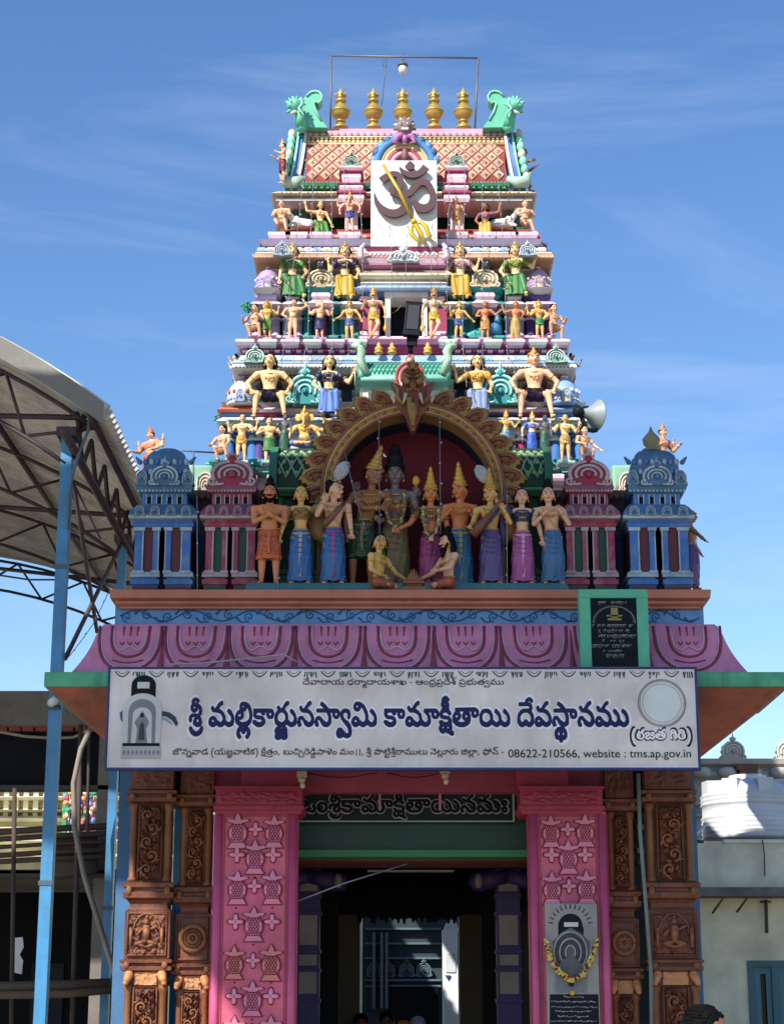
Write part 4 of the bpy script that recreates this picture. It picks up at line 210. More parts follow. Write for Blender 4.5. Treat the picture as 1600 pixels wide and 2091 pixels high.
"addr":{"bb":[11,3,1424,54],"p":[[[258,3,2,1,-1,4,3,4,6,1,0,1,-2,2,-1,2,-1,0,-1,-2,-1,-1,-6,3,-4,-2,-4,2,-4,-2,-1,-2,2,-2,1,1,1,2,2,0,3,-2,3,2,2,-1,1,-2,-1,-2,-4,2,-3,0,-4,-2,-1,-2,1,-1,2,-2,6,0,2,1],[604,5,4,0,2,2,3,-2,6,1,2,2,-3,4,-4,0,-2,-4,-2,2,-3,-3,-1,0,-2,2,0,2,4,4,6,0,2,-1,2,1,0,1,-2,1,-6,1,-5,-2,-3,-2,-1,-4,0,-1],[919,5,5,0,2,2,3,-2,4,0,3,3,0,3,-4,5,-2,1,-1,-1,4,-5,-1,-3,-1,-1,-1,0,-3,3,-1,0,-3,-3,-2,0,-2,2,0,1,3,0,3,2,1,2,0,2,-4,2,-3,-2,-3,-3,0,-4],[1146,5,1,2,-2,3,0,2,2,3,2,-1,3,-3,1,1,3,3,2,-1,1,-2,-2,-5,1,-2,4,5,0,4,-2,2,-3,2,-3,-1,-2,-2,-5,3,-2,-1,-3,-3,0,-4,2,-3],[1290,5,2,2,2,3,0,4,-2,2,-3,2,-5,-3,-2,2,-2,1,-4,-2,-2,-3,0,-2,2,-3,2,-2,2,2,-3,3,0,2,1,1,2,1,4,-4,2,1,1,2,2,1,1,-1,1,-1,0,-3,-2,-3],[184,6,3,0,-4,7,-2,6,-1,5,0,8,2,9,5,9,-1,1,-4,-2,-2,-4,-3,-9,0,-16,2,-6,3,-6],[249,7,-1,1,2,2,5,-2,-1,-1],[367,6,1,0,3,3,4,10,1,5,0,8,-1,2,0,4,-5,11,-2,2,-3,-1,5,-8,2,-7,0,-13,-3,-10,-3,-5],[616,7,0,2,1,1,1,-2],[76,7,7,0,4,2,3,-2,4,0,2,2,-2,2,-2,-2,-2,2,2,9,-2,9,-2,4,-6,5,-2,2,-2,-3,6,-5,3,-4,1,-4,0,-8,-2,-3,-1,3,-4,2,-3,1,-4,-1,-2,-3,0,-4,1,-2],[553,7,4,0,3,2,3,-2,5,0,2,2,2,3,0,9,-3,7,-3,4,-5,6,-3,2,-2,-2,0,-1,6,-5,6,-9,1,-3,0,-7,-1,-2,-3,-2,-2,1,-1,2,-2,1,-1,-1,-2,-2,-2,-1,-2,2,0,2,3,2,0,2,-2,1,-5,0,-1,-2,3,-2,-1,-2,0,-3],[79,9,-4,3,0,2,3,2,5,-2,2,-2,-2,-2],[424,8,7,1,2,1,4,2,3,3,0,1,-2,2,-6,-5,-4,-1,-8,0,-4,2,-4,4,-1,0,-1,-2,4,-4,5,-3],[409,9,1,1,1,2,-1,1,-1,-1,-2,2,1,2,-1,4,-1,-1,0,-1,-1,-2,-1,-1,-2,0,-3,3,-1,0,-3,-3,-1,0,-2,1,-1,4,-2,-1,0,-3,2,-3,2,-1,3,0,2,3,4,-3,2,0],[847,9,7,0,6,5,0,3,-1,1,-1,0,-5,-6,-5,0,-3,2,-2,3,-1,1,-2,-2,1,-2,3,-4],[951,9,7,0,6,5,0,3,-1,1,-1,0,-5,-6,-5,0,-3,2,-2,3,-1,1,-2,-2,1,-2,3,-4],[920,13,0,1,1,1,2,-1,-1,-1],[795,14,1,0,1,2,0,28,0,1,-1,1,-1,0,-1,-2,0,-28],[810,14,1,0,1,2,0,28,0,1,-2,1,-1,-2,0,-28],[463,15,2,1,2,4,1,4,-1,1,-3,-1],[819,15,1,0,2,3,2,5,-1,2,-3,-1,-2,-8],[1315,15,1,1,2,3,1,3,-1,3,-1,0,-2,-2,-1,-5],[1345,15,3,1,0,5,2,-1,6,0,3,3,1,2,0,5,-2,8,4,0,0,-4,1,-2,3,-2,3,0,3,2,1,2,-1,4,-3,3,-2,0,-1,1,1,2,1,1,4,-2,1,0,1,1,-2,2,-6,1,-3,-3,-1,-3,-6,0,-7,5,-4,2,-2,-2,6,-4,1,-1,-2,-3,-4,3,-4,0,-4,-2,0,-5,1,-1,1,1,2,3,2,1,2,0,2,-3,2,-1,3,4,1,0,2,-2,2,-3,1,-3,0,-3,-3,-4,-4,1,-8,7,-4,0,-4,-3,0,-4,2,-3,2,-1,4,0,4,2,1,0,-3,-3],[15,20,6,0,4,2,3,-2,6,0,2,1,2,3,0,3,-2,3,-2,-2,1,-2,-2,-3,-4,0,-2,2,0,1,-1,1,-2,0,-4,-4,-3,0,-2,2,0,1,9,6,4,-2,4,0,2,1,2,2,1,3,-2,3,-2,1,-6,1,-1,1,2,3,3,0,2,-2,0,-1,1,-1,2,0,2,3,2,1,1,-1,-1,-2,1,-3,3,-2,4,0,1,1,2,2,0,4,-1,2,-4,2,-7,0,-4,-2,-4,2,-3,0,-3,-2,-2,-2,1,-4,4,-3,5,-1,1,-1,-2,-2,-3,0,-4,2,-1,3,-4,2,-4,0,-3,-2,-2,-3,2,-3,1,1,1,2,2,2,2,0,2,-3,-1,-2,-5,-2,-3,-3,0,-4],[54,20,3,0,-2,4,0,2,1,1,2,1,1,0,5,-6,3,-2,6,0,3,3,1,7,-1,3,-4,5,-4,1,-2,1,3,4,4,3,-1,2,-1,0,-3,-1,-7,-8,-2,0,-1,4,-4,-2,2,-3,3,-2,6,0,6,-3,3,-4,0,-5,-3,-2,-3,0,-8,8,-5,0,-3,-2,0,-1,0,-5],[97,20,5,0,4,3,3,-3,7,0,3,4,1,4,-1,4,-4,4,1,1,6,0,1,-5,2,-2,1,-1,4,0,2,1,2,3,0,2,-2,3,-4,2,-31,0,-1,-2,1,-1,11,0,3,-1,5,-4,0,-2,0,-6,-2,-1,-4,0,-1,1,-7,7,-5,0,-3,-2,0,-1,0,-5],[140,20,5,0,2,1,1,2,4,-3,7,0,3,2,1,2,0,3,-2,3,-4,1,-2,-1,-3,-2,0,-4,-2,2,-2,1,-4,-4,-2,0,-2,2,-1,1,1,6,4,4,4,1,5,0,5,-2,2,1,-1,2,-4,1,-1,1,7,7,-1,2,-1,0,-3,-1,-7,-8,-1,0,-2,4,-2,-1,-1,-1,1,-2,-6,-4,-2,-5,0,-5,2,-4],[197,20,8,0,5,3,4,-3,7,0,3,3,4,-3,6,0,3,2,2,3,0,5,-1,4,-5,4,-3,2,-1,-2,5,-4,2,-5,0,-2,-2,-3,-2,-1,-3,0,-3,3,-1,5,-1,2,-6,5,7,8,3,0,-2,3,-1,0,-3,-1,-7,-8,-1,0,-3,3,-1,0,-1,-1,1,-2,2,-2,3,-1,5,-3,2,-5,0,-4,-3,-2,-5,1,-3,3,0,6,-1,3,-3,2,-4,2,-5,0,-6,-4,-2,-6,2,-7],[246,20,6,0,4,3,3,-3,7,0,2,4,0,4,-2,2,-2,-2,1,-3,-2,-2,-3,0,-4,4,-2,-1,-3,-3,-4,0,-2,2,3,3,2,1,4,3,6,-2,3,0,2,1,2,2,-1,5,-2,2,-5,0,1,-3,2,0,2,-2,-2,-2,-2,0,-4,1,-5,6,-6,0,-3,-4,1,-4,1,1,1,2,2,2,3,0,2,-3,-2,-2,-6,-2,-2,-3,0,-3,1,-2],[274,20,5,0,3,3,4,-3,6,0,4,3,1,5,-1,4,-2,4,0,1,6,0,0,-5,2,-2,2,-1,3,0,2,1,2,3,0,3,-2,2,-3,2,-31,0,-1,-2,1,-1,11,0,3,-1,4,-5,0,-5,-2,-3,-4,0,-7,7,-5,1,-3,-2,-1,-3,0,-3],[318,20,6,0,4,3,3,-3,5,0,2,0,2,3,1,3,0,5,-4,7,3,4,0,3,-2,3,-3,3,-5,-1,-2,-2,0,-3,4,-3,4,1,1,-1,-3,-2,-4,1,-2,-2,5,-3,3,-3,2,-5,-1,-3,-2,-2,-3,0,-4,4,-1,0,-4,-4,-4,0,-1,1,-2,4,0,2,4,-1,4,1,2,1,1,3,-1,4,-3,3,0,3,-3,1,-1,-5,-5,-4,-1,-4,0,-4,1,-4],[349,20,9,0,4,4,0,3,-2,3,-5,2,-6,0,-2,2,3,3,4,0,5,-3,2,0,-1,3,-3,3,4,4,4,3,-1,2,-1,0,-3,-1,-7,-8,-2,0,-1,4,-4,-2,1,-2,-3,-4,0,-4,4,-3,6,0,3,-1,2,-2,-2,-3,-7,0,-1,1,-3,3,-2,-1,0,-3],[395,20,9,0,4,4,0,3,-3,3,-4,2,-6,0,-2,2,1,2,2,1,5,0,4,-3,3,0,-2,4,2,4,-3,4,-3,1,-1,1,2,3,4,-2,1,0,1,1,-3,3,-5,0,-3,-3,-1,-3,-7,-1,1,-2,11,0,2,-1,-1,-3,-8,0,-3,-2,-2,-2,0,-4,1,-2,3,-1,9,-1,2,-2,-3,-3,-6,0,-1,1,-3,3,-2,-1,0,-2],[419,20,12,0,5,3,3,5,0,3,-1,4,-3,3,-3,1,-1,1,5,6,3,1,-1,1,-2,1,-4,-3,-2,-2,-4,-4,-1,0,-3,3,-2,-1,2,-3,2,-2,7,-1,-3,-1,-2,-3,2,-4,2,-1,5,-1,-3,-2,-2,-1,-10,0,-3,1,-3,2,7,2,2,2,0,4,-1,2,-4,1,-2,0,-4,-2,-1,-3,0,-6,4,-4],[447,20,7,0,4,3,1,3,0,5,-1,3,-5,3,-5,0,-3,-1,-3,-5,0,-6],[487,20,6,0,3,3,4,-3,6,0,4,3,3,-3,6,0,3,2,2,3,0,6,-2,3,-4,4,-3,2,-1,-2,4,-4,3,-5,0,-1,-1,-3,-2,-2,-4,0,-4,4,0,4,-3,5,-5,4,-2,-3,6,-4,1,-3,-1,-5,-2,-2,-3,0,-3,3,-2,1,-4,-4,-4,0,-1,1,1,3,6,3,2,3,0,3,0,1,-4,3,-5,0,-4,-4,0,-2,1,-2,3,2,-1,0,2,3,3,0,2,-2,-2,-3,-6,-2,-2,-4,1,-3],[532,20,6,0,3,2,3,-2,6,0,4,4,1,4,-1,7,-4,7,-6,5,-4,1,-4,0,-2,-1,-2,-3,0,-3,4,-3,3,0,3,3,0,2,2,1,6,-8,1,-4,0,-6,-2,-3,-3,0,-2,1,-2,3,-2,0,-4,-4,-3,0,-2,3,2,4,3,1,0,1,-2,1,-7,0,-1,-2,4,-1,-2,-3,0,-3],[580,20,8,0,3,2,3,3,1,3,0,3,-1,3,-3,4,2,3,0,3,-3,3,-14,0,-1,-1,1,-2,12,0,2,-2,-2,-2,-6,0,-3,-1,-3,-3,-2,-3,0,-7,2,-3],[602,20,5,0,3,2,4,-2,6,0,2,0,2,3,1,3,-1,1,-2,3,-3,1,-4,-1,-3,-5,-1,2,-1,0,-4,-4,-3,0,-2,2,0,6,3,4,4,2,6,0,6,-2,1,1,-1,2,-4,2,2,4,-1,3,-2,3,-3,1,-4,-1,-3,-3,0,-1,1,-2,3,-2,3,0,2,2,0,-2,-2,-2,-5,0,-5,-2,-4,-6,-1,-4,1,-4,1,-2],[630,20,5,0,3,3,4,-3,6,0,4,3,1,5,0,2,-2,7,4,0,0,-3,1,-3,4,-2,3,0,3,2,0,5,-4,4,-13,0,-8,6,-3,2,-1,0,-2,-2,6,-4,2,-2,-12,0,-1,-2,2,-1,14,0,3,-5,0,-7,-2,-2,-4,0,-7,7,-5,1,-3,-2,-1,-3,0,-3],[677,20,5,0,3,1,1,3,-1,2,3,2,3,3,0,4,-2,3,2,3,0,2,-1,2,-3,2,-15,0,-2,-1,1,-2,15,0,1,-1,-1,-3,-4,0,-1,-2,1,-1,3,0,3,-3,0,-2,-3,-3,-6,0,-1,1,2,2,0,2,-2,2,-3,2,-2,0,-3,-2,-2,-2,0,-2,2,-3,3,-2,3,-1,-2,-2,0,-2],[700,20,6,0,2,1,4,6,0,2,-2,4,-5,4,-5,0,-4,-3,-2,-4,0,-4,1,-2,2,-2],[728,20,5,0,3,3,4,-3,6,0,4,3,3,-3,7,0,2,2,2,3,0,6,-2,5,-6,4,-2,-2,6,-6,1,-2,0,-4,-2,-2,-1,-1,-3,0,-3,1,-2,3,0,4,-2,3,-3,4,-4,1,-2,1,3,4,4,3,0,1,-2,1,-3,-1,-7,-8,-2,0,-2,4,-3,-2,3,-4,2,-1,6,0,5,-2,3,-2,1,-3,0,-4,-1,-2,-5,-1,-7,7,-2,1,-4,0,-2,-2,-1,-1,0,-5],[773,20,5,0,3,1,4,6,0,2,-1,4,-6,4,-5,0,-4,-3,-2,-4,0,-4,1,-2,2,-2],[849,20,6,0,3,3,0,4,-3,5,3,4,0,4,-2,4,-6,3,-4,1,1,2,2,0,3,-2,2,2,-2,2,-2,1,-2,0,-3,-1,-2,-2,0,-4,-2,-3,0,-2,1,-2,3,-2,3,0,2,2,2,4,3,-3,0,-3,-3,-4,-2,1,-6,0,-4,-2,-1,-1,0,-5,1,-1,1,0,1,4,2,2,5,0,1,-1,-2,-1,-2,-3,0,-3],[874,20,5,0,2,1,1,2,4,-3,6,0,3,2,2,4,0,5,-2,7,3,0,2,-6,4,-2,2,0,3,2,1,2,0,3,-4,4,-14,0,-5,5,-5,2,-2,-2,6,-4,1,-1,-3,-2,-3,2,-5,0,-3,-3,0,-4,2,0,1,2,2,2,2,0,3,-4,1,0,2,1,2,3,1,0,4,-6,1,-4,-2,-4,-4,-1,-2,1,-7,7,-4,0,-3,-2,-1,-3,0,-2],[917,20,6,0,3,3,4,-3,6,0,1,0,2,3,1,3,0,5,-3,5,-2,2,3,1,1,3,0,3,-1,3,-4,3,-5,-1,-2,-2,0,-3,4,-3,4,1,1,-1,-4,-2,-4,1,-1,-2,5,-3,2,-2,3,-5,0,-2,-1,-2,-2,-2,-3,0,-4,4,-1,0,-1,-1,-3,-3,-4,0,-2,1,-1,4,0,2,5,-1,3,1,1,1,2,3,-1,4,-3,3,0,3,-3,1,-1,-5,-4,-4,-2,-4,0,-4,1,-4],[953,20,6,0,3,3,0,4,-3,5,3,4,0,4,-2,4,-6,3,-4,1,1,2,2,0,3,-2,2,2,-2,2,-2,1,-2,0,-3,-1,-2,-2,0,-4,-2,-3,0,-2,1,-2,3,-2,3,0,2,2,2,4,3,-3,0,-3,-3,-4,-2,1,-6,0,-4,-2,-1,-1,0,-5,1,-1,1,0,1,4,2,2,5,0,1,-1,-2,-1,-2,-3,0,-3],[972,20,8,0,4,4,2,3,0,5,-2,5,5,0,0,-3,1,-3,4,-2,3,0,3,2,0,5,-3,4,-1,0,-30,0,-1,-2,3,-2,-3,-5,0,-4,1,-3],[1005,20,5,0,2,1,2,2,4,-3,5,0,5,2,3,-2,5,0,3,1,1,2,5,-3,6,0,4,4,1,5,-2,6,-4,3,-3,2,-1,-2,0,-1,6,-6,0,-5,-2,-3,-4,0,-4,3,0,4,-2,5,-4,3,-2,2,-2,-2,0,-1,6,-5,1,-4,-2,-4,-5,-1,-4,4,0,3,-2,5,-4,3,-6,2,5,6,3,1,-1,1,-2,1,-4,-3,-1,-2,-5,-4,-1,0,-3,3,-1,0,-1,-1,1,-3,3,-2,7,0,4,-1,4,-5,1,-3,-1,-3,-2,-2,-3,0,-2,1,-7,7,-4,0,-4,-3,0,-2,0,-2],[1066,20,11,0,5,4,5,-4,6,0,3,2,2,4,0,4,-2,5,-4,3,-3,2,-1,-2,0,-1,6,-5,1,-4,-2,-4,-5,-1,-4,4,0,5,-2,5,-4,3,-2,-2,0,-1,4,-3,1,-3,0,-2,-1,-3,-5,-3,-8,0,-5,4,0,2,1,1,3,-1,3,1,2,3,0,4,-3,3,-4,0,-5,-5,-1,-5,2,-6],[1113,20,3,0,-2,4,0,2,0,1,2,1,2,0,5,-6,3,-2,6,0,4,3,0,8,-4,6,3,5,0,1,-2,3,-3,1,-16,0,-2,-1,0,-1,2,-1,16,0,1,-2,-1,-2,-8,0,-1,-2,5,-1,4,-3,2,-1,1,-3,-1,-5,-2,-2,-2,0,-2,1,-7,7,-5,0,-2,-2,-1,-1,0,-5],[1147,20,10,0,6,3,5,-3,6,0,4,3,1,5,-1,3,-4,5,1,1,6,0,0,-3,1,-3,4,-2,3,0,3,2,0,5,-2,2,-3,2,-17,0,-2,-2,6,-6,1,-2,0,-4,-2,-3,-3,0,-4,2,-2,3,1,2,-1,4,-5,6,-1,0,-2,-2,4,-3,1,-3,0,-5,-2,-3,-3,-1,-8,0,-2,1,-2,2,-2,4,2,0,2,-1,4,1,2,3,0,3,-1,2,-3,2,-3,0,-4,-3,-2,-4,0,-3,1,-5,4,-3],[1201,20,8,0,5,4,3,-4,1,0,6,0,4,3,1,3,0,4,-1,4,-5,4,-3,2,-1,-2,5,-4,2,-5,0,-2,-3,-4,-3,0,-2,1,-3,3,0,6,-1,3,-6,4,6,6,3,0,-2,3,-1,0,-4,-3,-2,-2,-4,-4,-1,0,-3,3,-2,-1,1,-3,-4,-5,-1,-6,2,-4],[1246,20,6,0,2,1,2,2,3,-3,5,0,2,0,2,3,1,4,-2,3,-2,-2,1,-2,-2,-3,-4,0,-3,3,-1,1,-1,0,-4,-4,-5,1,0,2,1,2,8,4,4,-2,3,0,3,1,3,2,0,7,-3,4,-6,0,-3,-3,0,-3,2,-2,7,0,0,-1,-2,-2,-3,0,-3,1,-3,4,-3,2,-4,0,-5,-3,0,-3,2,-2,2,2,1,3,3,0,2,-2,-1,-2,-6,-3,-2,-2,-1,-3,2,-3],[1279,20,11,0,3,2,3,2,1,4,0,4,-2,4,1,1,4,0,0,-3,1,-3,3,-2,4,0,2,2,1,5,-4,4,-20,0,-1,-2,3,-1,3,-3,2,-3,0,-2,-2,-3,-4,-3,-8,0,-1,1,-3,3,-1,2,1,1,3,-1,3,1,2,3,0,4,-3,3,-4,0,-5,-4,-1,-6,3,-6],[1377,20,3,0,-2,6,0,1,2,1,2,0,5,-6,3,-2,6,0,4,3,0,9,-2,3,-8,5,-4,0,-2,2,2,2,6,0,1,2,-8,1,-1,1,1,2,2,1,12,0,1,1,-1,2,-11,0,-5,-1,-3,-4,2,-4,-1,-3,1,-3,3,-2,4,0,7,-4,1,-3,0,-4,-1,-2,-5,-1,-8,8,-5,0,-2,-1,-1,-4,0,-3],[679,22,-2,2,1,2,2,0,2,-1,1,-1,-1,-2],[99,23,-2,2,1,2,2,1,2,0,1,-2,-1,-2,-1,-1],[156,23,-1,3,3,2,2,-2,0,-1,-2,-2],[198,23,-4,4,0,5,3,4,2,1,3,0,3,-1,3,-4,0,-4,-2,-3,-2,-2],[276,23,-2,2,0,2,2,1,3,0,1,-2,0,-2,-2,-1],[448,23,-3,3,0,4,1,2,3,2,3,0,4,-4,0,-3,-3,-4],[581,23,-3,2,-1,3,0,4,1,3,4,2,4,0,3,-1,2,-3,-1,-7,-3,-3],[617,23,-1,1,1,3,1,1,3,-2,-1,-3],[632,23,-2,2,0,2,2,1,3,0,1,-2,0,-2,-2,-1],[701,23,-3,3,-1,3,3,5,4,0,4,-3,0,-5,-3,-3],[729,23,-1,1,1,4,2,0,3,-3,-2,-2],[774,23,-3,3,-1,3,3,5,4,0,4,-3,0,-5,-3,-3],[850,23,-1,1,1,3,2,2,1,0,2,-3,-1,-2,-1,-1],[876,23,-2,3,2,2,2,0,2,-2,0,-1,-2,-2],[954,23,-1,1,1,3,2,2,1,0,2,-3,-1,-2,-1,-1],[973,23,-2,1,-2,3,-1,3,1,3,2,3,3,1,4,0,4,-3,1,-3,-1,-5,-4,-3],[1007,23,-2,3,2,2,2,0,3,-2,-2,-3],[1202,23,-4,4,0,6,2,3,3,1,4,0,3,-3,2,-3,0,-3,-2,-3,-3,-2],[1339,23,-2,3,2,2,2,0,3,-2,-2,-3],[416,29,-3,1,2,4,3,0,2,-2],[432,29,-2,2,1,3,2,0,2,-2,0,-1],[673,30,-2,2,0,1,3,2,2,-1,1,-1,-1,-2,-1,-1],[1415,29,8,0,1,2,-2,1,-7,0,-1,-2],[128,31,-2,2,1,4,2,0,2,-2,0,-2],[306,31,-2,1,-1,2,1,2,2,1,1,-1,1,-2,0,-1],[661,31,-3,2,0,1,0,2,2,1,2,-1,1,-2,-1,-2],[995,31,-3,2,0,1,0,2,2,1,2,-1,1,-2,-1,-2],[1186,31,-1,1,-1,2,0,2,2,1,2,-1,1,-2,0,-1],[1306,31,-2,2,-1,1,1,2,2,1,1,-1,1,-2,0,-2],[320,32,-3,2,1,1,2,2,3,-1,1,-1,0,-1,-3,-2],[919,32,-3,2,0,1,3,2,3,-1,1,-1,-1,-1,-2,-2],[1064,32,-2,2,0,1,3,2,2,0,1,-1,0,-3,-2,-1],[1145,32,-2,2,1,2,2,1,2,-1,1,-1,0,-1,-3,-2],[1277,32,-2,2,1,1,2,2,2,0,1,-1,-1,-3,-1,-1],[903,33,-1,4,2,1,2,0,1,-2,0,-2],[1367,33,-2,2,0,1,2,2,1,0,2,-2,0,-2],[1260,38,-1,2,1,2,2,0,2,-1,-1,-2],[46,39,-2,2,-1,1,1,2,2,1,1,-1,1,-2,0,-2],[845,40,-1,2,1,2,3,0,1,-1,0,-1,-1,-2],[949,40,-1,2,1,2,3,0,1,-1,0,-1,-1,-2],[536,41,-1,1,1,3,2,0,2,-1,0,-1,-1,-1],[332,45,-2,1,2,2,2,0,2,-2,-2,-1],[609,45,-1,1,1,2,3,0,2,-2,-2,-1],[931,45,-2,1,2,2,2,0,2,-2,-2,-1]]]},
"hill":{"bb":[11,7,265,77],"p":[[[25,7,3,0,3,1,-8,16,-3,16,0,6,3,15,7,14,-1,1,-3,1,-4,-1,-5,-7,-4,-10,-2,-11,0,-12,2,-10,5,-13,4,-5],[248,7,3,0,2,1,4,5,6,14,2,11,-1,16,-3,10,-5,10,-6,3,-2,0,-3,-1,6,-11,4,-13,0,-18,-3,-12,-7,-13],[47,28,5,0,9,4,3,3,3,5,0,8,-1,3,-5,7,-4,2,6,6,6,4,0,2,-3,2,-3,0,-5,-2,-10,-11,-2,3,-3,2,-1,0,-5,-2,2,-6,-5,-4,-1,-3,-1,-3,0,-8,2,-5,3,-3],[78,28,7,1,5,3,8,-4,6,1,6,4,1,2,1,7,4,-8,10,-5,12,-1,5,1,7,3,5,4,3,7,0,3,-2,7,-3,3,-8,4,6,6,6,4,0,2,-3,2,-2,0,-5,-2,-11,-11,-2,3,-3,2,-1,0,-5,-2,4,-7,4,-2,7,-1,-4,-3,-1,-2,0,-3,3,-4,5,-3,4,-1,-4,-2,-4,-1,-9,0,-8,3,1,1,7,2,4,4,0,6,-6,5,-8,0,-3,-2,-5,-5,-2,-6,-3,3,-3,0,4,3,2,5,-3,4,-5,3,-7,0,-3,-2,2,-4,7,-2,0,-1,-1,-1,-6,0,-6,7,-6,3,-6,0,-4,-2,-4,-3,-1,-4,2,-4,2,-1,5,2,0,3,3,3,1,0,2,-2,0,-2,-1,-1,-9,-4,-4,-6,0,-6,4,-4],[224,28,8,1,7,3,4,6,1,4,0,5,-4,9,-1,8,-5,6,-6,2,-6,0,-5,-2,-3,-3,-1,-3,0,-2,2,-4,-3,-4,-3,-6,0,-8,1,-4,5,-4],[181,29,1,0,5,3,-4,8,0,8,4,6,8,0,4,-6,0,-7,-4,-9,1,-1,5,-2,3,2,3,6,1,5,0,6,-1,4,-2,3,-1,8,-4,5,-7,4,-6,0,-7,-4,-2,-3,0,-5,2,-2,-4,-4,-2,-5,0,-9,3,-8],[47,35,-5,4,-1,3,0,6,5,6,7,0,5,-6,0,-7,-2,-3,-4,-3],[78,35,0,5,10,6,2,0,5,-2,5,0,2,-3,0,-4,-2,-2,-3,1,-3,4,-4,2,-4,-1,-4,-6],[223,35,-5,6,0,8,4,5,8,0,4,-4,1,-4,0,-4,-4,-6,-3,-1],[121,45,-1,3,3,2,1,0,0,-4,-1,-1],[146,45,-2,2,0,2,3,1,2,-2],[188,61,-2,1,2,3,4,0,3,-3,-1,-1],[223,61,-1,3,2,1,4,0,3,-3]],[[23,5,7,0,3,3,-8,17,-3,15,1,12,2,8,7,14,0,3,-4,2,-7,-1,-5,-7,-5,-11,-2,-10,0,-14,2,-11,5,-12],[246,5,7,0,5,6,7,15,2,12,-1,17,-3,10,-5,10,-6,4,-6,0,-3,-3,6,-12,4,-14,0,-16,-1,-5,-2,-6,-7,-13,0,-2],[45,26,9,0,7,3,5,4,6,-5,4,-2,7,0,4,1,3,2,6,-3,7,0,6,2,4,5,8,-5,9,-2,10,0,8,2,8,6,4,8,0,5,-2,6,-5,5,-4,2,4,4,5,4,1,5,-3,3,-7,0,-3,-2,-9,-9,-4,3,-5,0,-5,-4,1,-6,-6,0,-6,-5,-2,5,-3,4,-3,1,-11,0,-3,-3,-6,3,-10,0,-9,-7,-4,4,3,4,4,2,3,3,0,4,-3,3,-6,0,-3,-1,-10,-10,-4,3,-5,0,-5,-4,1,-5,-4,-4,-2,-6,0,-9,2,-6,5,-4],[222,26,8,0,4,1,5,3,6,7,1,3,0,8,-4,9,0,5,-2,4,-7,7,-3,1,-10,0,-3,-2,-5,-5,-1,-3,1,-6,-4,-4,-1,2,-1,8,-2,3,-4,5,-6,2,-9,0,-5,-2,-4,-6,0,-6,1,-2,-3,-4,-2,-4,0,-11,4,-9,4,-3,4,0,4,3,1,3,-4,8,0,6,3,5,4,0,4,-2,1,-4,0,-4,-4,-10,0,-1,2,-3,3,-1,5,0,3,2,2,6,7,-7],[49,37,-5,3,-1,4,0,3,4,5,5,0,4,-5,0,-5,-2,-4],[80,37,0,2,3,1],[99,37,-3,4,1,1,1,0,2,-2,0,-2],[132,37,0,2,2,3,4,-4,-1,-1],[225,37,-3,1,-2,4,0,6,1,2,3,2,4,0,4,-3,1,-6,-3,-5,-3,-1]]]},
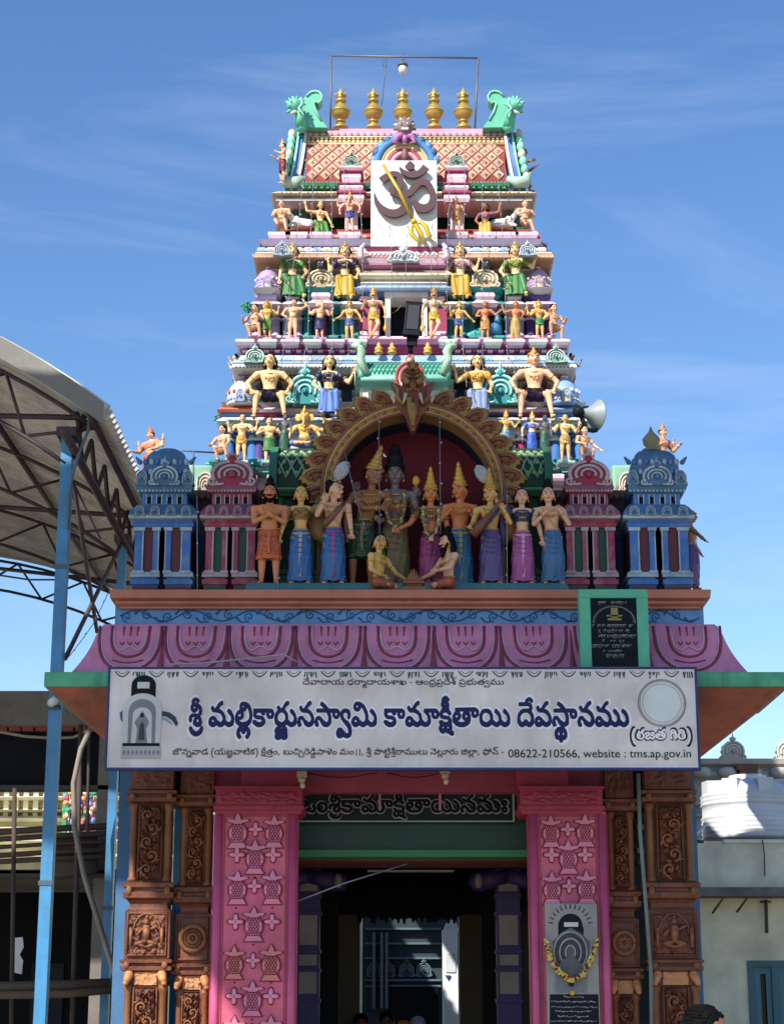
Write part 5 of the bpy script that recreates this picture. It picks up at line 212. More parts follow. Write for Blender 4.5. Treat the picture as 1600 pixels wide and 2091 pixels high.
"door":{"bb":[11,15,729,108],"p":[[[132,15,10,1,8,4,5,7,3,6,0,2,-3,2,-5,1,-7,-10,-5,-2,-6,0,-6,2,-7,10,-6,-2,-2,-3,5,-10,5,-4],[370,17,8,0,3,3,-3,6,-5,2,2,4,0,8,-2,2,-3,0,4,6,0,7,-2,5,-7,4,-17,2,-4,2,5,4,7,0,4,-2,3,-4,3,-1,4,1,3,3,0,2,-3,5,-4,4,1,12,-1,3,-2,4,-6,4,-10,1,-4,-2,-4,-4,-1,-9,4,-5,-3,-5,-6,-5,0,-4,-2,6,-4,4,-6,2,-37,0,-3,-6,0,-3,10,-9,3,-6,0,-6,-2,-4,-4,-1,-7,3,-4,3,0,9,-4,8,-5,6,-12,6,6,6,7,3,0,5,-2,4,-5,0,-6,-2,-11,-14,-4,-2,-2,1,-3,6,-6,-1,-3,-3,2,-6,5,-5,3,-2,12,0,9,-3,5,-4,4,-9,-2,-6,-5,-3,-5,3,-13,13,-7,2,-5,-1,-7,-5,-1,-3,0,-10,7,-8,10,-1,8,5,9,-5,7,0,6,2,4,4,10,-6,8,0,4,1,8,6,2,6,0,11,-6,11,7,0,0,-7,3,-5,5,-4,9,0,5,2,4,5,1,4,2,-6,5,-4,21,-3,1,-3,-2,-3,-7,-1,-7,2,-6,6,-8,-1,-1,-4,6,-8,-4,-1,-2,-2,0,-7,4,-7,5,-3,7,0,6,4,5,-4,5,0],[344,32,-2,2,1,5,6,-3,-2,-4],[361,32,-3,4,6,2,0,-5],[22,37,9,0,9,5,8,-5,9,0,7,3,4,7,0,9,-4,8,-6,4,-6,-4,-1,-4,6,-7,0,-3,-2,-2,-3,-1,-4,2,-4,7,-2,1,-6,-1,-3,-6,-3,-2,-3,-1,-5,2,0,2,2,3,11,4,5,5,1,4,0,5,-1,4,-6,5,-7,1,-2,2,4,2,5,-4,3,0,5,2,0,3,-2,4,-7,4,-9,0,-5,-3,-4,-5,1,-7,-5,-7,0,-7,1,-3,2,-1,4,0,-6,-6,-1,-8,3,-7],[84,37,9,0,7,3,6,5,2,6,0,11,-2,5,-6,7,-6,2,-11,0,-6,-3,-5,-6,-3,-6,0,-7,2,-7,7,-7],[134,37,8,0,5,2,3,3,4,6,4,-6,12,-5,14,1,4,2,4,4,2,4,0,8,-2,3,-3,3,-6,3,-15,1,-3,2,2,3,9,1,4,-2,4,-4,2,-1,6,1,1,5,3,1,1,-8,5,-6,4,-2,8,0,4,2,5,6,0,9,-5,7,-6,2,-56,0,-2,-2,0,-14,2,-4,5,-5,11,-2,7,0,5,-3,-4,-4,-6,-1,-8,3,-4,5,-4,0,-5,-2,-5,10,4,8,1,8,-3,9,-4,4,-6,2,4,4,-1,4,-3,4,-5,2,-11,-1,-6,-6,-1,-3,1,-5,-4,-7,0,-5,2,-4,6,-5,9,0,5,3,3,4,1,4,2,-4,0,-5,-4,-5,-14,2,-9,-3,-5,-6,-1,-7,3,-7,5,0,4,3,-1,5,1,3,7,2,-4,-7,0,-9,4,-5],[399,37,13,0,6,1,10,4,4,5,4,8,0,9,-1,4,-4,7,5,0,0,-5,2,-7,6,-4,6,-1,5,1,5,4,3,7,-1,8,-6,5,-8,2,-63,-1,-1,-2,1,-6,-7,-6,-2,-5,-1,-5,1,-7,2,-4,4,-5,8,-5],[481,37,10,0,6,2,7,5,3,-4,7,-3,9,0,6,3,3,3,4,-3,6,-3,9,0,6,3,4,4,3,7,0,10,-4,10,-8,7,-7,4,-2,0,-3,-6,0,-3,10,-7,3,-8,-1,-8,-5,-3,-3,1,-5,2,-3,4,0,8,-4,8,-8,8,-6,4,-2,0,-4,-6,0,-3,10,-8,4,-10,-2,-6,-5,-2,-9,5,-2,3,1,5,-2,9,-8,9,-9,4,-13,-1,-5,-3,-6,-5,-2,-5,-1,-4,0,-10,2,-6,4,-6],[571,37,5,1,3,3,0,2,-3,6,1,5,3,0,11,-14,7,-3,8,0,4,1,8,6,2,6,0,10,-1,4,-3,7,-4,3,-13,8,6,6,7,3,0,7,-1,2,-6,0,-6,-2,-11,-13,-4,-3,-5,7,-7,-2,-1,-5,6,-8,3,-2,12,0,7,-2,6,-4,4,-6,0,-8,-3,-4,-3,-1,-3,1,-15,16,-5,1,-5,0,-5,-3,-5,-7,0,-8,3,-7],[631,37,8,0,8,5,9,-5,8,0,10,5,9,-5,12,1,7,5,2,5,1,4,-1,12,-4,8,-6,6,-9,4,-3,-3,-2,-5,12,-10,2,-5,0,-6,-3,-5,-3,-1,-8,3,-3,4,0,7,-5,11,-10,7,-7,3,5,6,8,4,0,7,-7,1,-8,-4,-12,-14,-1,1,-2,5,-2,1,-7,-1,-2,-4,1,-5,6,-6,4,-1,11,0,11,-4,5,-6,1,-10,-3,-4,-3,-1,-3,1,-15,15,-6,2,-6,-1,-8,-6,-1,-8,3,-8],[714,37,7,0,3,1,5,7,0,7,-1,2,-3,4,-5,2,5,2,3,3,1,3,0,6,-1,3,-7,5,-7,0,-3,-2,-5,-6,0,-6,1,-3,3,-3,5,-2,-5,-2,-3,-4,-1,-2,0,-7,2,-3],[717,46,-2,2,3,2,2,-2,-2,-2],[88,47,-6,4,-2,3,0,4,3,6,7,2,6,-3,2,-7,-3,-6],[137,47,-3,3,2,3,4,3,2,-4,0,-2,-3,-3],[236,47,-3,3,0,2,2,2,3,0,3,-3,0,-1],[404,47,-7,1,-6,2,10,4,3,5,1,7,-3,7,-3,1,13,1,-5,-8,0,-7,3,-6,4,-2,6,-2,-6,-2],[485,47,-6,2,-3,3,-3,8,3,7,3,3,7,2,4,-1,6,-4,2,-6,0,-3,-4,-8],[635,47,-3,2,1,5,3,0,4,-4,-2,-2],[388,61,-2,2,1,1,3,2,4,-1,-1,-3],[420,61,-3,3,2,2,3,0,3,-2,-2,-2],[22,64,1,8,5,0,2,-1,-1,-3],[209,65,-2,2,0,3,2,2,3,-2,1,-2,-2,-3],[320,65,-3,3,3,4,2,-1,2,-3,-2,-2],[449,68,-3,4,3,3,3,-2,1,-2,-2,-3],[717,69,-2,2,3,2,2,-3],[126,81,-2,3,3,2,1,0,2,-2],[349,92,3,3,3,-1,-2,-2],[129,96,-1,1,2,2,4,-3]],[[131,13,12,1,8,4,3,4,6,10,0,2,-3,4,-5,2,2,3,4,-4,10,-4,12,0,9,3,7,8,0,11,-5,7,3,2,2,-6,8,-6,12,0,4,3,2,-14,6,-7,4,-1,9,0,7,4,8,-4,10,0,5,2,3,3,9,-5,11,0,6,3,6,5,2,6,0,9,6,-4,12,0,5,2,3,4,2,-2,-4,-2,-2,-4,0,-3,3,-5,-3,-4,0,-8,1,-4,4,-6,5,-2,8,0,6,3,4,-3,4,0,7,-5,9,0,4,3,1,4,-1,4,-5,4,0,10,-2,4,1,2,8,-6,8,-4,6,-1,16,0,5,1,10,4,5,6,4,8,0,6,5,-3,5,-1,8,1,4,3,1,-8,5,-9,6,-5,8,-3,12,0,6,2,6,4,10,-6,10,0,8,5,9,-5,11,0,6,3,6,6,5,-8,5,-1,4,1,3,4,0,4,-3,6,0,2,12,-14,8,-3,10,0,3,1,9,7,5,-5,5,-3,10,0,7,4,8,-4,9,0,6,2,4,3,8,-5,10,0,4,1,8,7,9,-8,9,0,3,1,6,8,0,9,-5,7,5,6,0,8,-1,4,-6,5,-2,1,-9,0,-7,-6,-2,-8,-9,10,-8,4,-3,0,-4,-3,-2,-5,0,-3,12,-10,2,-5,-2,-7,-5,-1,-6,5,0,7,-5,11,-4,3,-11,7,2,3,7,2,2,4,0,8,-3,2,-7,0,-8,-4,-10,-13,-2,4,-4,2,-7,-1,-4,-4,1,-7,6,-7,4,-2,16,-1,7,-3,3,-4,2,-4,0,-5,-2,-3,-4,0,-14,14,-3,2,-9,1,-6,-3,-4,-3,-4,11,-5,4,-11,6,4,4,6,2,2,4,0,8,-3,2,-7,0,-6,-2,-13,-15,-5,6,-8,-1,-3,-3,0,-5,3,-6,7,-6,12,0,7,-2,5,-3,4,-7,0,-5,-2,-3,-5,0,-14,16,-4,1,-8,0,-8,-5,-4,10,-9,8,-7,4,-4,0,-4,-8,0,-5,10,-6,3,-7,-1,-6,-2,-2,-3,0,-7,5,0,8,-4,8,-9,9,-6,4,-3,0,-4,-2,-2,-5,0,-5,2,-2,8,-6,3,-5,-1,-8,-4,-1,-6,3,-2,3,1,5,-3,12,-8,7,-8,4,-16,-1,-5,-3,-5,-5,-2,4,-6,5,-8,3,-64,0,-4,-3,0,-7,-6,-8,-3,7,-4,5,0,12,-3,7,-7,5,-11,1,-5,-2,-6,-6,0,-10,2,-4,-1,-4,-4,-3,-6,5,-6,2,-38,0,-4,-7,0,-5,10,-9,3,-5,-1,-7,-4,-1,-6,2,-2,3,0,8,-4,8,-6,7,-10,4,4,4,6,2,2,4,0,5,-2,3,-2,2,-6,0,-6,-2,-13,-15,-5,6,-8,-1,-4,-4,2,-8,7,-7,18,-2,9,-5,4,-8,-2,-5,-4,-1,-3,2,-12,12,-3,2,-8,1,-8,-4,-2,13,-5,6,-6,2,-58,0,-3,5,-7,6,1,6,-5,7,-5,2,-10,0,-4,-2,-6,-5,-1,-4,1,-5,-4,-7,0,-7,5,-8,-1,-1,-6,-5,-9,10,-3,1,-4,1,-12,0,-7,-4,-3,-3,-5,-8,-8,7,-3,0,-6,-5,-1,-3,1,-4,4,-3,1,-3,0,-1,-1,-1,-4,0,-5,8,-6,2,3,3,1,3,0,7,-4,7,5,4,0,4,-2,4,-8,5,-10,0,-5,-2,-6,-7,0,-8,-4,-6,0,-9,3,-5,-3,-6,0,-6,3,-8,9,-5,11,0,8,4,7,-4,11,0,7,3,5,7,10,-9,4,-1,10,0,8,3,6,6,2,4,2,-2,6,0,4,2,0,-4,6,-7,6,-2,11,1,-3,-6,-5,-2,-5,0,-5,2,-7,10,-5,0,-5,-4,0,-7,4,-7,6,-5],[88,49,-3,1,-3,6,2,5,4,3,5,-2,3,-5,-2,-5],[138,49,-1,2,1,2,2,-2],[175,49,-7,2,-2,3,14,-2,-1,-2],[236,49,-1,2,1,1,3,-2],[354,49,-6,2,-2,2,14,-1,-1,-2],[405,49,-7,1,4,2,4,5,6,-7],[486,49,-7,3,-3,4,-1,4,3,6,4,3,4,1,6,-2,4,-8,-1,-5,-3,-3],[636,49,-2,2,1,1,2,-2],[25,50,1,2,6,2,0,-1,-3,-3],[155,56,-4,6,1,3,5,-7],[708,58,0,3,1,-1],[372,62,-1,2,3,2,0,-2],[176,67,-8,1,3,2,4,0,5,-2],[356,67,-8,1,2,2,5,0,5,-2],[25,68,0,2,3,0],[406,71,-1,2,3,-1]]]}}
# ---------------------------------------------------------------- painted stucco figures
GOLD = M('c8963a', .42, .3, .2, 14, .35); GOLDP = M('d9a648', .5, .3, .2); HAIR = M('14100f', .55, .1, .3)
WHITE = M('dedad0', .6, .3); BLACK = M('08080a', .4, 0, 0); LIP = M('8e2a22', .5, 0, 0)
SK = dict(y='dfae62', p='deaa88', o='cf8250', b='7c6a6c', l='e6bf8a', g='4f5b72', w='c9774a', d='9a6440')
def skin(k): return M(SK.get(k, k), .5, .22, .15, 16)
def smat(k): return M(k, .48, .25, .2, 12)
def figure(lab, px, py, Y, hpx, pose='stand', fem=False, sk='l', cloth=('long', '3f6fa8'), sash=None, top=None, hat='crown', beard=False,
           arms=None, turn=0, tilt=0, lean=0, rot=0, belly=0, group=None, head=None, fat=1.0, drape=None, halo=None, garland=False,
           held=None, hatcol=None, pedestal=None, vox=.0095, must=False, name='deity_statue', cat='statue', eyes=True):
    base = P(px, py, Y); H = (P(px, py-hpx, Y).z - base.z)
    root = thing(name, lab, cat, tuple(base), group); R = Matrix.Translation(base) @ Matrix.Rotation(rot, 4, 'Z') @ Matrix.Scale(H, 4)
    F = fat
    sit = pose not in ('stand', 'walk', 'cross2')
    hz = {'stand': .51, 'walk': .50, 'cross2': .50, 'sit': .31, 'ease': .31, 'cross': .075, 'crouch': .27, 'wide': .33}[pose]
    hy = {'sit': .10, 'ease': .10, 'cross': .02, 'crouch': .04, 'wide': .1}.get(pose, 0)
    hip = V((0, hy, hz)); sh = hip + V((lean, 0, .295)); hc = hip + V((lean*1.25, -.012, .425))
    LG = {'stand': [((-.068, -.012, .28), (-.072, .005, .045)), ((.068, -.012, .28), (.072, .005, .045))],
          'walk': [((-.09, -.03, .28), (-.13, -.0, .045)), ((.07, -.01, .28), (.05, .02, .045))],
          'cross2': [((-.06, -.01, .27), (-.06, .0, .045)), ((.10, -.07, .30), (-.02, -.06, .08))],
          'sit': [((-.085, -.11, .31), (-.085, -.11, .045)), ((.085, -.11, .31), (.085, -.11, .045))],
          'wide': [((-.15, -.08, .33), (-.17, -.10, .045)), ((.15, -.08, .33), (.19, -.12, .045))],
          'ease': [((-.12, -.10, .33), (-.05, -.13, .21)), ((.09, -.1, .31), (.15, -.14, .045))],
          'crouch': [((-.13, -.10, .34), (-.08, -.03, .10)), ((.15, -.09, .30), (.16, -.04, .045))],
          'cross': [((-.19, -.11, .05), (.03, -.19, .045)), ((.19, -.11, .05), (-.03, -.17, .045))]}[pose]
    Bd = MB().m(skin(sk))
    # torso
    wr = .058 if fem else .068; cr = .085 if fem else .098
    Tq = [(0, .082, .062), (.05, .078, .058), (.11, wr, .048), (.17, wr+.012, .053), (.23, cr, .062), (.275, cr, .055), (.31, .05, .04)]
    for (z0, a0, b0), (z1, a1, b1) in zip(Tq, Tq[1:]):
        k0, k1 = z0/.295, z1/.295; rs = []
        for z, a, b, k in ((z0, a0, b0, k0), (z1, a1, b1, k1)):
            c = hip.lerp(sh, min(k, 1)); rs.append([(c.x+a*F*cos(q*pi/7), c.y+b*F*sin(q*pi/7), hip.z+z) for q in range(14)])
        Bd.rings(rs)
        Bd.ball((hip.lerp(sh, min(k0, 1)).x, hip.y, hip.z+z0), (a0*F*.99, b0*F*.99, .03))
    if fem:
        for s in (-1, 1): Bd.ball(sh + V((s*.042, -.052, -.062)), .034)
    else:
        for s in (-1, 1): Bd.ball(sh + V((s*.045, -.03, -.055)), (.048, .034, .035))
    if belly: Bd.ball(hip + V((0, -.03-belly*.03, .09)), (.075+belly*.03, .05+belly*.04, .075+belly*.01))
    Bd.cap(sh + V((0, 0, .0)), .034*F, hc + V((0, .005, -.03)), .03, 10)
    # head
    Rh = Matrix.Rotation(turn, 3, 'Z') @ Matrix.Rotation(tilt, 3, 'Y')
    hd = lambda x, y, z: hc + Rh @ V((x, y, z))
    ele = head == 'elephant'
    Bd.ball(hc + V((0, 0, .012)), (.056, .063, .068), 14); Bd.ball(hd(0, -.012, -.028), (.043, .045, .042), 12)
    if ele:
        Bd.ball(hd(0, -.01, .01), (.07, .065, .07), 12)
        Bd.tube([hd(0, -.06, .0), hd(0, -.095, -.05), hd(-.01, -.1, -.11), hd(-.03, -.11, -.16), hd(-.06, -.12, -.165)], [.032, .027, .021, .017, .014], 10)
        for s in (-1, 1): Bd.ball(hd(s*.10, .015, 0), (.055, .014, .065), 10); Bd.cap(hd(s*.035, -.06, -.045), .01, hd(s*.05, -.1, -.06), .006, 8)
    else:
        Bd.cap(hd(0, -.064, .004), .008, hd(0, -.075, -.014), .0125, 8); Bd.ball(hd(0, -.052, -.036), (.02, .013, .009), 8); Bd.ball(hd(0, -.05, -.058), (.02, .016, .014), 8)
        for s in (-1, 1): Bd.ball(hd(s*.057, .004, -.005), (.01, .014, .022), 8); Bd.ball(hd(s*.028, -.045, -.016), .018, 8)
        Bd.ball(hd(0, -.05, .03), (.042, .018, .02), 10)
    # legs
    for i, (kn, an) in enumerate(LG):
        s = (-1, 1)[i]; h0 = hip + V((s*.045, 0, -.01)); kn = V(kn)+V((0, hy if sit else 0, 0)); an = V(an)+V((0, hy if sit else 0, 0))
        Bd.cap(h0, .057*F, kn, .039*F, 12); mid = kn.lerp(an, .32) + V((0, .008, 0)); Bd.cap(kn, .037*F, mid, .034*F, 12); Bd.cap(mid, .034*F, an, .02*F, 12)
        ft = an + V((s*.018, -.075, -.022)) if pose != 'cross' else an + V((-s*.06, -.01, -.01))
        Bd.cap(an + V((0, .005, -.02)), .022, ft, .017, 10); 
        for k in range(3): Bd.ball(ft + V((s*(k-1)*.011, -.014+abs(k-1)*.003, -.004)), .0095, 6)
    # arms
    dA = [((-.05, 0, -1), (-.02, -.35, -1)), ((.05, 0, -1), (.02, -.35, -1))]
    arms = arms or dA; HA = []
    for i, a in enumerate(arms):
        if a is None: a = dA[i]
        e, w_ = a[0], a[1]; s = -1 if i % 2 == 0 else 1
        s0 = sh + V((s*(.118 if fem else .135)*F, .0, -.02)); el = s0 + V(e).normalized()*.165; wr_ = el + V(w_).normalized()*.145
        Bd.ball(s0, .04*F, 10); Bd.cap(s0, .036*F, el, .027*F, 10); Bd.cap(el, .027*F, wr_, .018*F, 10); Bd.cap(sh + V((s*.05, 0, 0)), .035*F, s0, .035*F, 8)
        hdir = (V(a[2]) if len(a) > 2 else V(w_)).normalized(); HA.append((s, wr_, hdir, el))
        Bd.ball(wr_ + hdir*.028, .021, 8)
    me = remesh(Bd, vox, 2); B2 = MB().m(skin(sk)); B2.mesh_in(me); bpy.data.meshes.remove(me)
    for s, wr_, hdir, el in HA:      # fingers: four unequal, curled, and a thumb from the side of the palm
        pn = hdir.cross(V((0, 1, 0)));
        if pn.length < .2: pn = V((1, 0, 0))
        pn.normalize(); nn = hdir.cross(pn).normalized(); 
        if nn.y > 0: nn = -nn
        B2.ball(wr_ + hdir*.03, (.019, .019, .019), 8)
        for k, ln in enumerate((.036, .043, .046, .040)):
            b0 = wr_ + hdir*.042 + pn*((k-1.5)*.0125); b1 = b0 + hdir*ln*.55 + pn*((k-1.5)*.002); b2 = b1 + hdir*ln*.42 + nn*.012
            B2.tube([b0 - hdir*.012, b0, b1, b2], [.0066, .0066, .006, .0045], 6)
        t0 = wr_ + hdir*.015 - pn*.016*s; t1 = t0 + (hdir*.7 - pn*s*.8).normalized()*.024; B2.tube([t0, t1, t1 + hdir*.02 + nn*.004], [.0078, .007, .005], 6)
    nk = hc + V((0, 0, -.055))
    def warp(mb):      # stucco heads are a little larger than life
        q = []
        for v in mb.v:
            v = V(v); d = v-nk; r = hypot(d.x, d.y); a = min(1, max(0, (d.z+.02)/.06)) * (1-min(1, max(0, (r-.10)/.05))); q.append(tuple(nk+d*(1+.16*a)))
        mb.v = q; return mb
    b = B2; warp(b); b.xf(0, R); b.obj('body', root)
    def fin(mb, nm):
        if nm not in ('fly_whisk', 'halo'): warp(mb)
        mb.xf(0, R); return mb.obj(nm, root)
    # face
    if eyes:
        q = MB()
        for s in (-1, 1):
            if ele: q.m(BLACK).ball(hd(s*.035, -.068, .012), (.009, .006, .006), 8)
            else:
                q.m(WHITE).ball(hd(s*.0235, -.055, .006), (.0125, .007, .0068), 8, Rh); q.m(BLACK).ball(hd(s*.0235, -.0605, .006), (.0062, .004, .0062), 8, Rh)
                q.tube([hd(s*.009, -.064, .020), hd(s*.024, -.0645, .0265), hd(s*.041, -.055, .020)], [.0022, .0032, .0018], 5)
        if not ele: q.m(LIP); q.ball(hd(0, -.0645, -.0365), (.015, .006, .0042), 8, Rh); q.ball(hd(0, -.069, .034), (.004, .003, .010), 6)
        fin(q, 'face_paint')
    if beard or must:
        q = MB().m(HAIR); 
        for s in (-1, 1): q.tube([hd(0, -.073, -.028), hd(s*.02, -.071, -.03), hd(s*.042, -.055, -.02)], [.006, .0065, .002], 6)
        if beard:
            q.ball(hd(0, -.035, -.066), (.034, .033, .03), 10)
            for s in (-1, 1): q.cap(hd(s*.048, -.02, -.015), .012, hd(s*.03, -.035, -.055), .016, 8)
            if beard == 'long': q.cap(hd(0, -.045, -.07), .032, hd(0, -.05, -.15), .014, 10)
        fin(q, 'beard' if beard else 'moustache')
    # hair
    q = MB().m(M(beard if False else '17110f', .6, .1, .4, 30)); q.ball(hd(0, .014, .026), (.062, .062, .062), 12)
    if fem or hat == 'knot' or hat == 'loose':
        q.tube([hd(0, .04, .03), hd(0, .055, -.03), hd(0, .06, -.10), hd(0, .055, -.16)], [.05, .058, .06, .035], 10, .55)
        for s in (-1, 1): q.tube([hd(s*.052, -.01, .035), hd(s*.066, .01, -.01), hd(s*.068, .02, -.07), hd(s*.075, .015, -.115)], [.014, .016, .016, .008], 7)
    if hat == 'knot': q.lathe(hc + V((0, .01, .07)), [(0, .042), (.02, .047), (.035, .03), (.05, .034), (.075, .026), (.10, .004)], 10)
    if hat == 'bun': q.ball(hd(0, .045, .075), (.035, .035, .03), 8)
    if hat == 'curl':
        for k in range(22):
            a = random.uniform(0, 2*pi); e = random.uniform(.0, 1.4); q.ball(hd(.06*cos(a)*cos(e), .012+.06*sin(a)*cos(e)*(1 if sin(a) > 0 else .55), .03+.055*sin(e)), .017, 6)
    if not ele: fin(q, 'hair')
    HC = M(hatcol, .5, .3, .2) if hatcol else GOLD
    if hat in ('crown', 'tall', 'small'):
        q = MB().m(HC); h = {'crown': .115, 'tall': .19, 'small': .075}[hat]
        pr = [(0, .058), (.012, .064), (.024, .060), (.027, .054)]; z = .027; r = .055; k = 4 if hat == 'tall' else 3
        for i in range(k): pr += [(z+.004, r), (z+(h-.05)/k*.5, r*1.02), (z+(h-.05)/k, r*.74)]; z += (h-.05)/k; r *= .76
        pr += [(z+.008, .012), (z+.018, .017), (z+.045, .003)]
        q.lathe((0, 0, 0), pr, 14); 
        q.ball((0, -.062, .03), (.016, .008, .022), 8)
        i0 = 0; q.xf(0, Matrix.Translation(hc) @ Rh.to_4x4() @ Matrix.Translation((0, .004, .034)) @ Matrix.Rotation(radians(8), 4, 'X'))
        fin(q, 'crown')
    if hat == 'topknot':
        q = MB().m(M('1b1a1e', .6, .1, .4, 30)); q.lathe(hc + V((0, .01, .04)), [(0, .066), (.03, .07), (.05, .05), (.06, .052), (.085, .06), (.11, .045), (.12, .035), (.15, .04), (.17, .03), (.185, .006)], 12); fin(q, 'topknot')
        q = MB().m(WHITE); q.tube([hc + V((-.055+.02*cos(t), -.058, .135+.02*sin(t))) for t in [pi*.9+i*.28 for i in range(8)]], [.001, .004, .006, .007, .007, .006, .004, .001], 6); fin(q, 'crescent_moon')
    if halo:
        q = MB().m(M(halo, .5)); q.lathe(hc + V((0, .055, .02)), [(0, .12), (.012, .125), (.02, .11)], 18, 'y')
        for k in range(14): a = 2*pi*k/14; q.ball(hc + V((.122*cos(a), .06, .02+.122*sin(a))), .014, 6)
        fin(q, 'halo')
    # cloth
    st, cc = cloth; CM = smat(cc)
    if st:
        q = MB().m(CM)
        if not sit:
            kz = {'long': .05, 'short': .27, 'brief': .40}[st]; an0, an1 = V(LG[0][1]), V(LG[1][1]); kn0, kn1 = V(LG[0][0]), V(LG[1][0]); rs = []
            n = 28; m = 16
            for i in range(m+1):
                u = i/m; z = hip.z+.07 + (kz-hip.z-.07)*u
                if z > .28: t = (hip.z-z)/(hip.z-.28); t = max(0, t); c = hip.lerp((kn0+kn1)/2, t); hw = .04 + (abs(kn1.x-kn0.x)/2-.04)*t
                else: t = (.28-z)/(.28-.045); c = ((kn0+kn1)/2).lerp((an0+an1)/2, t); hw = abs(kn1.x-kn0.x)/2 + (abs(an1.x-an0.x)/2-abs(kn1.x-kn0.x)/2)*t
                rx = (hw + (.042 if u < .12 else .058 - .022*u + (.012*max(0, u-.8)*5 if st == 'long' else 0)))*F; ry = (.063 if u < .1 else .078-.02*u)*F
                if u < .25 and belly: rx *= 1.08; ry *= 1.15
                am = .004 + .010*u
                rs.append([(c.x+(rx+am*cos(9*a*2+z*20))*cos(a), c.y-.004+(ry+am*cos(9*a*2+z*20))*sin(a), z + (.008*sin(5*a) if i == m else 0)) for a in [2*pi*j/n for j in range(n)]])
            q.rings(rs, caps=False); lt = tuple(min(.8, x*1.7+.03) for x in lin(cc)); q.m(M(lt, .5, .2))
            for i0, r_ in ((m, .007), (m-1, .004)) + (((9, .0035),) if st == 'long' else ()):
                q.tube([V(p)+V((0, 0, .006)) for p in rs[i0]]+[V(rs[i0][0])+V((0, 0, .006))], r_, 5)
            q.m(CM)
            if st != 'long':
                for s, (kn, an) in zip((-1, 1), LG):
                    kn = V(kn); h0 = hip+V((s*.045, 0, -.01)); e = h0.lerp(kn, .95 if st == 'short' else .5); q.cap(h0, .06*F, e, .05*F, 12)
            # folds hanging across
            for k in range(4):
                z0 = hip.z-.02-k*.05
                if z0 < kz+.04: break
                q.tube([(-.085*F, -.03, z0+.04), (-.04, -.084*F, z0-.005), (.03, -.086*F, z0-.012), (.088*F, -.03, z0+.03)], .0055, 6)
            if st == 'long' and not fem: pass
        else:
            for s, (kn, an) in zip((-1, 1), LG):
                kn = V(kn)+V((0, hy, 0)); an = V(an)+V((0, hy, 0)); h0 = hip+V((s*.045, 0, -.01))
                q.cap(h0, .067*F, kn if st != 'brief' else h0.lerp(kn, .55), .05*F, 12)
                if st == 'long': q.cap(kn, .049*F, kn.lerp(an, .8), .04*F, 12)
            q.ball(hip+V((0, 0, .015)), (.093*F, .078*F, .07), 12)
            me = remesh(q, vox*1.3, 2); q = MB().m(CM); q.mesh_in(me); bpy.data.meshes.remove(me)
            if st == 'long' and fem and pose != 'cross':
                rs = []
                for i in range(7):
                    u = i/6; z = .31*(1-u)+.05*u
                    rs.append([((.115+.03*u+.008*cos(9*a))*cos(a), hy-.10+(.045+.012*cos(9*a))*sin(a), z) for a in [2*pi*j/36 for j in range(36)]])
                q.rings(rs, caps=False)
            for k in range(3): 
                for s in (-1, 1): q.tube([(s*.03, hy-.07-.02*k, hip.z+.045), (s*.09, hy-.085-.02*k, hip.z+.05), (s*.135, hy-.06-.02*k, hip.z+.0)], .005, 5)
        fin(q, 'skirt' if fem else 'dhoti')
    if sash:
        q = MB().m(smat(sash)); ys = -.084*F if not sit else hy-.09
        z1 = .08 if st == 'long' and not sit else hip.z-.2
        if not sit: q.rings([[(x*(1-.2*u)+.004*sin(9*u), ys+d+.02*u*(1 if st == 'long' else 0)-.004, hip.z+.03+(z1-hip.z-.03)*u) for x, d in ((-.017, .004), (-.006, -.004), (.005, .002), (.017, -.003), (.017, .012), (-.017, .012))] for u in [i/8 for i in range(9)]])
        q.tube([hip+V((-.092*F, .0, .035)), hip+V((-.06*F, -.062*F, .02)), hip+V((0, -.082*F, .01)), hip+V((.06*F, -.062*F, .02)), hip+V((.092*F, 0, .035))], .011, 7)
        fin(q, 'sash')
    if top:
        q = MB().m(smat(top)); rs = []
        for z, a, bb in [(.165, wr+.02, .058), (.19, wr+.026, .062), (.235, cr+.008, .068), (.27, cr+.01, .062), (.292, .085, .05)]:
            c = hip.lerp(sh, z/.295); rs.append([(c.x+a*F*cos(t), c.y+bb*F*sin(t), hip.z+z) for t in [2*pi*j/20 for j in range(20)]])
        q.rings(rs, caps=False)
        if fem:
            for s in (-1, 1): q.ball(sh + V((s*.042, -.054, -.062)), .038, 10)
        for (s, wr_, hdir, el) in HA[:2]:
            s0 = sh + V((s*(.118 if fem else .135)*F, 0, -.02)); q.cap(s0, .044*F, s0.lerp(el, .5), .037*F, 10)
        fin(q, 'blouse' if fem else 'tunic')
    if drape:
        q = MB().m(smat(drape)); q.tube([sh+V((.10, -.045, .01)), sh+V((.05, -.085, -.06)), sh+V((-.02, -.085, -.14)), sh+V((-.085, -.05, -.2)), sh+V((-.09, .0, -.25))], [.018, .026, .03, .03, .02], 8, .5)
        q.tube([sh+V((.10, -.02, .012)), sh+V((.12, .04, -.03)), sh+V((.12, .06, -.2)), sh+V((.13, .05, -.36))], [.02, .028, .03, .02], 8, .5); fin(q, 'drape')
    if garland:
        q = MB().m(M('7f9a5a', .7, .4)); pts = [sh+V((-.07, -.02, .015)), sh+V((-.075, -.085, -.05)), sh+V((-.07, -.09, -.16)), sh+V((-.045, -.09, -.26)), sh+V((0, -.1, -.31)), sh+V((.045, -.09, -.26)), sh+V((.07, -.09, -.16)), sh+V((.075, -.085, -.05)), sh+V((.07, -.02, .015))]
        q.tube(pts, .014, 8)
        for a, bb in zip(pts, pts[1:]):
            for k in range(4): q.m(M(('9fb573', 'c9b98a', '6f8a4c', 'b05a50')[k], .7, .3)).ball(a.lerp(bb, k/4)+V((random.uniform(-.006, .006), -.008, 0)), .0145, 6)
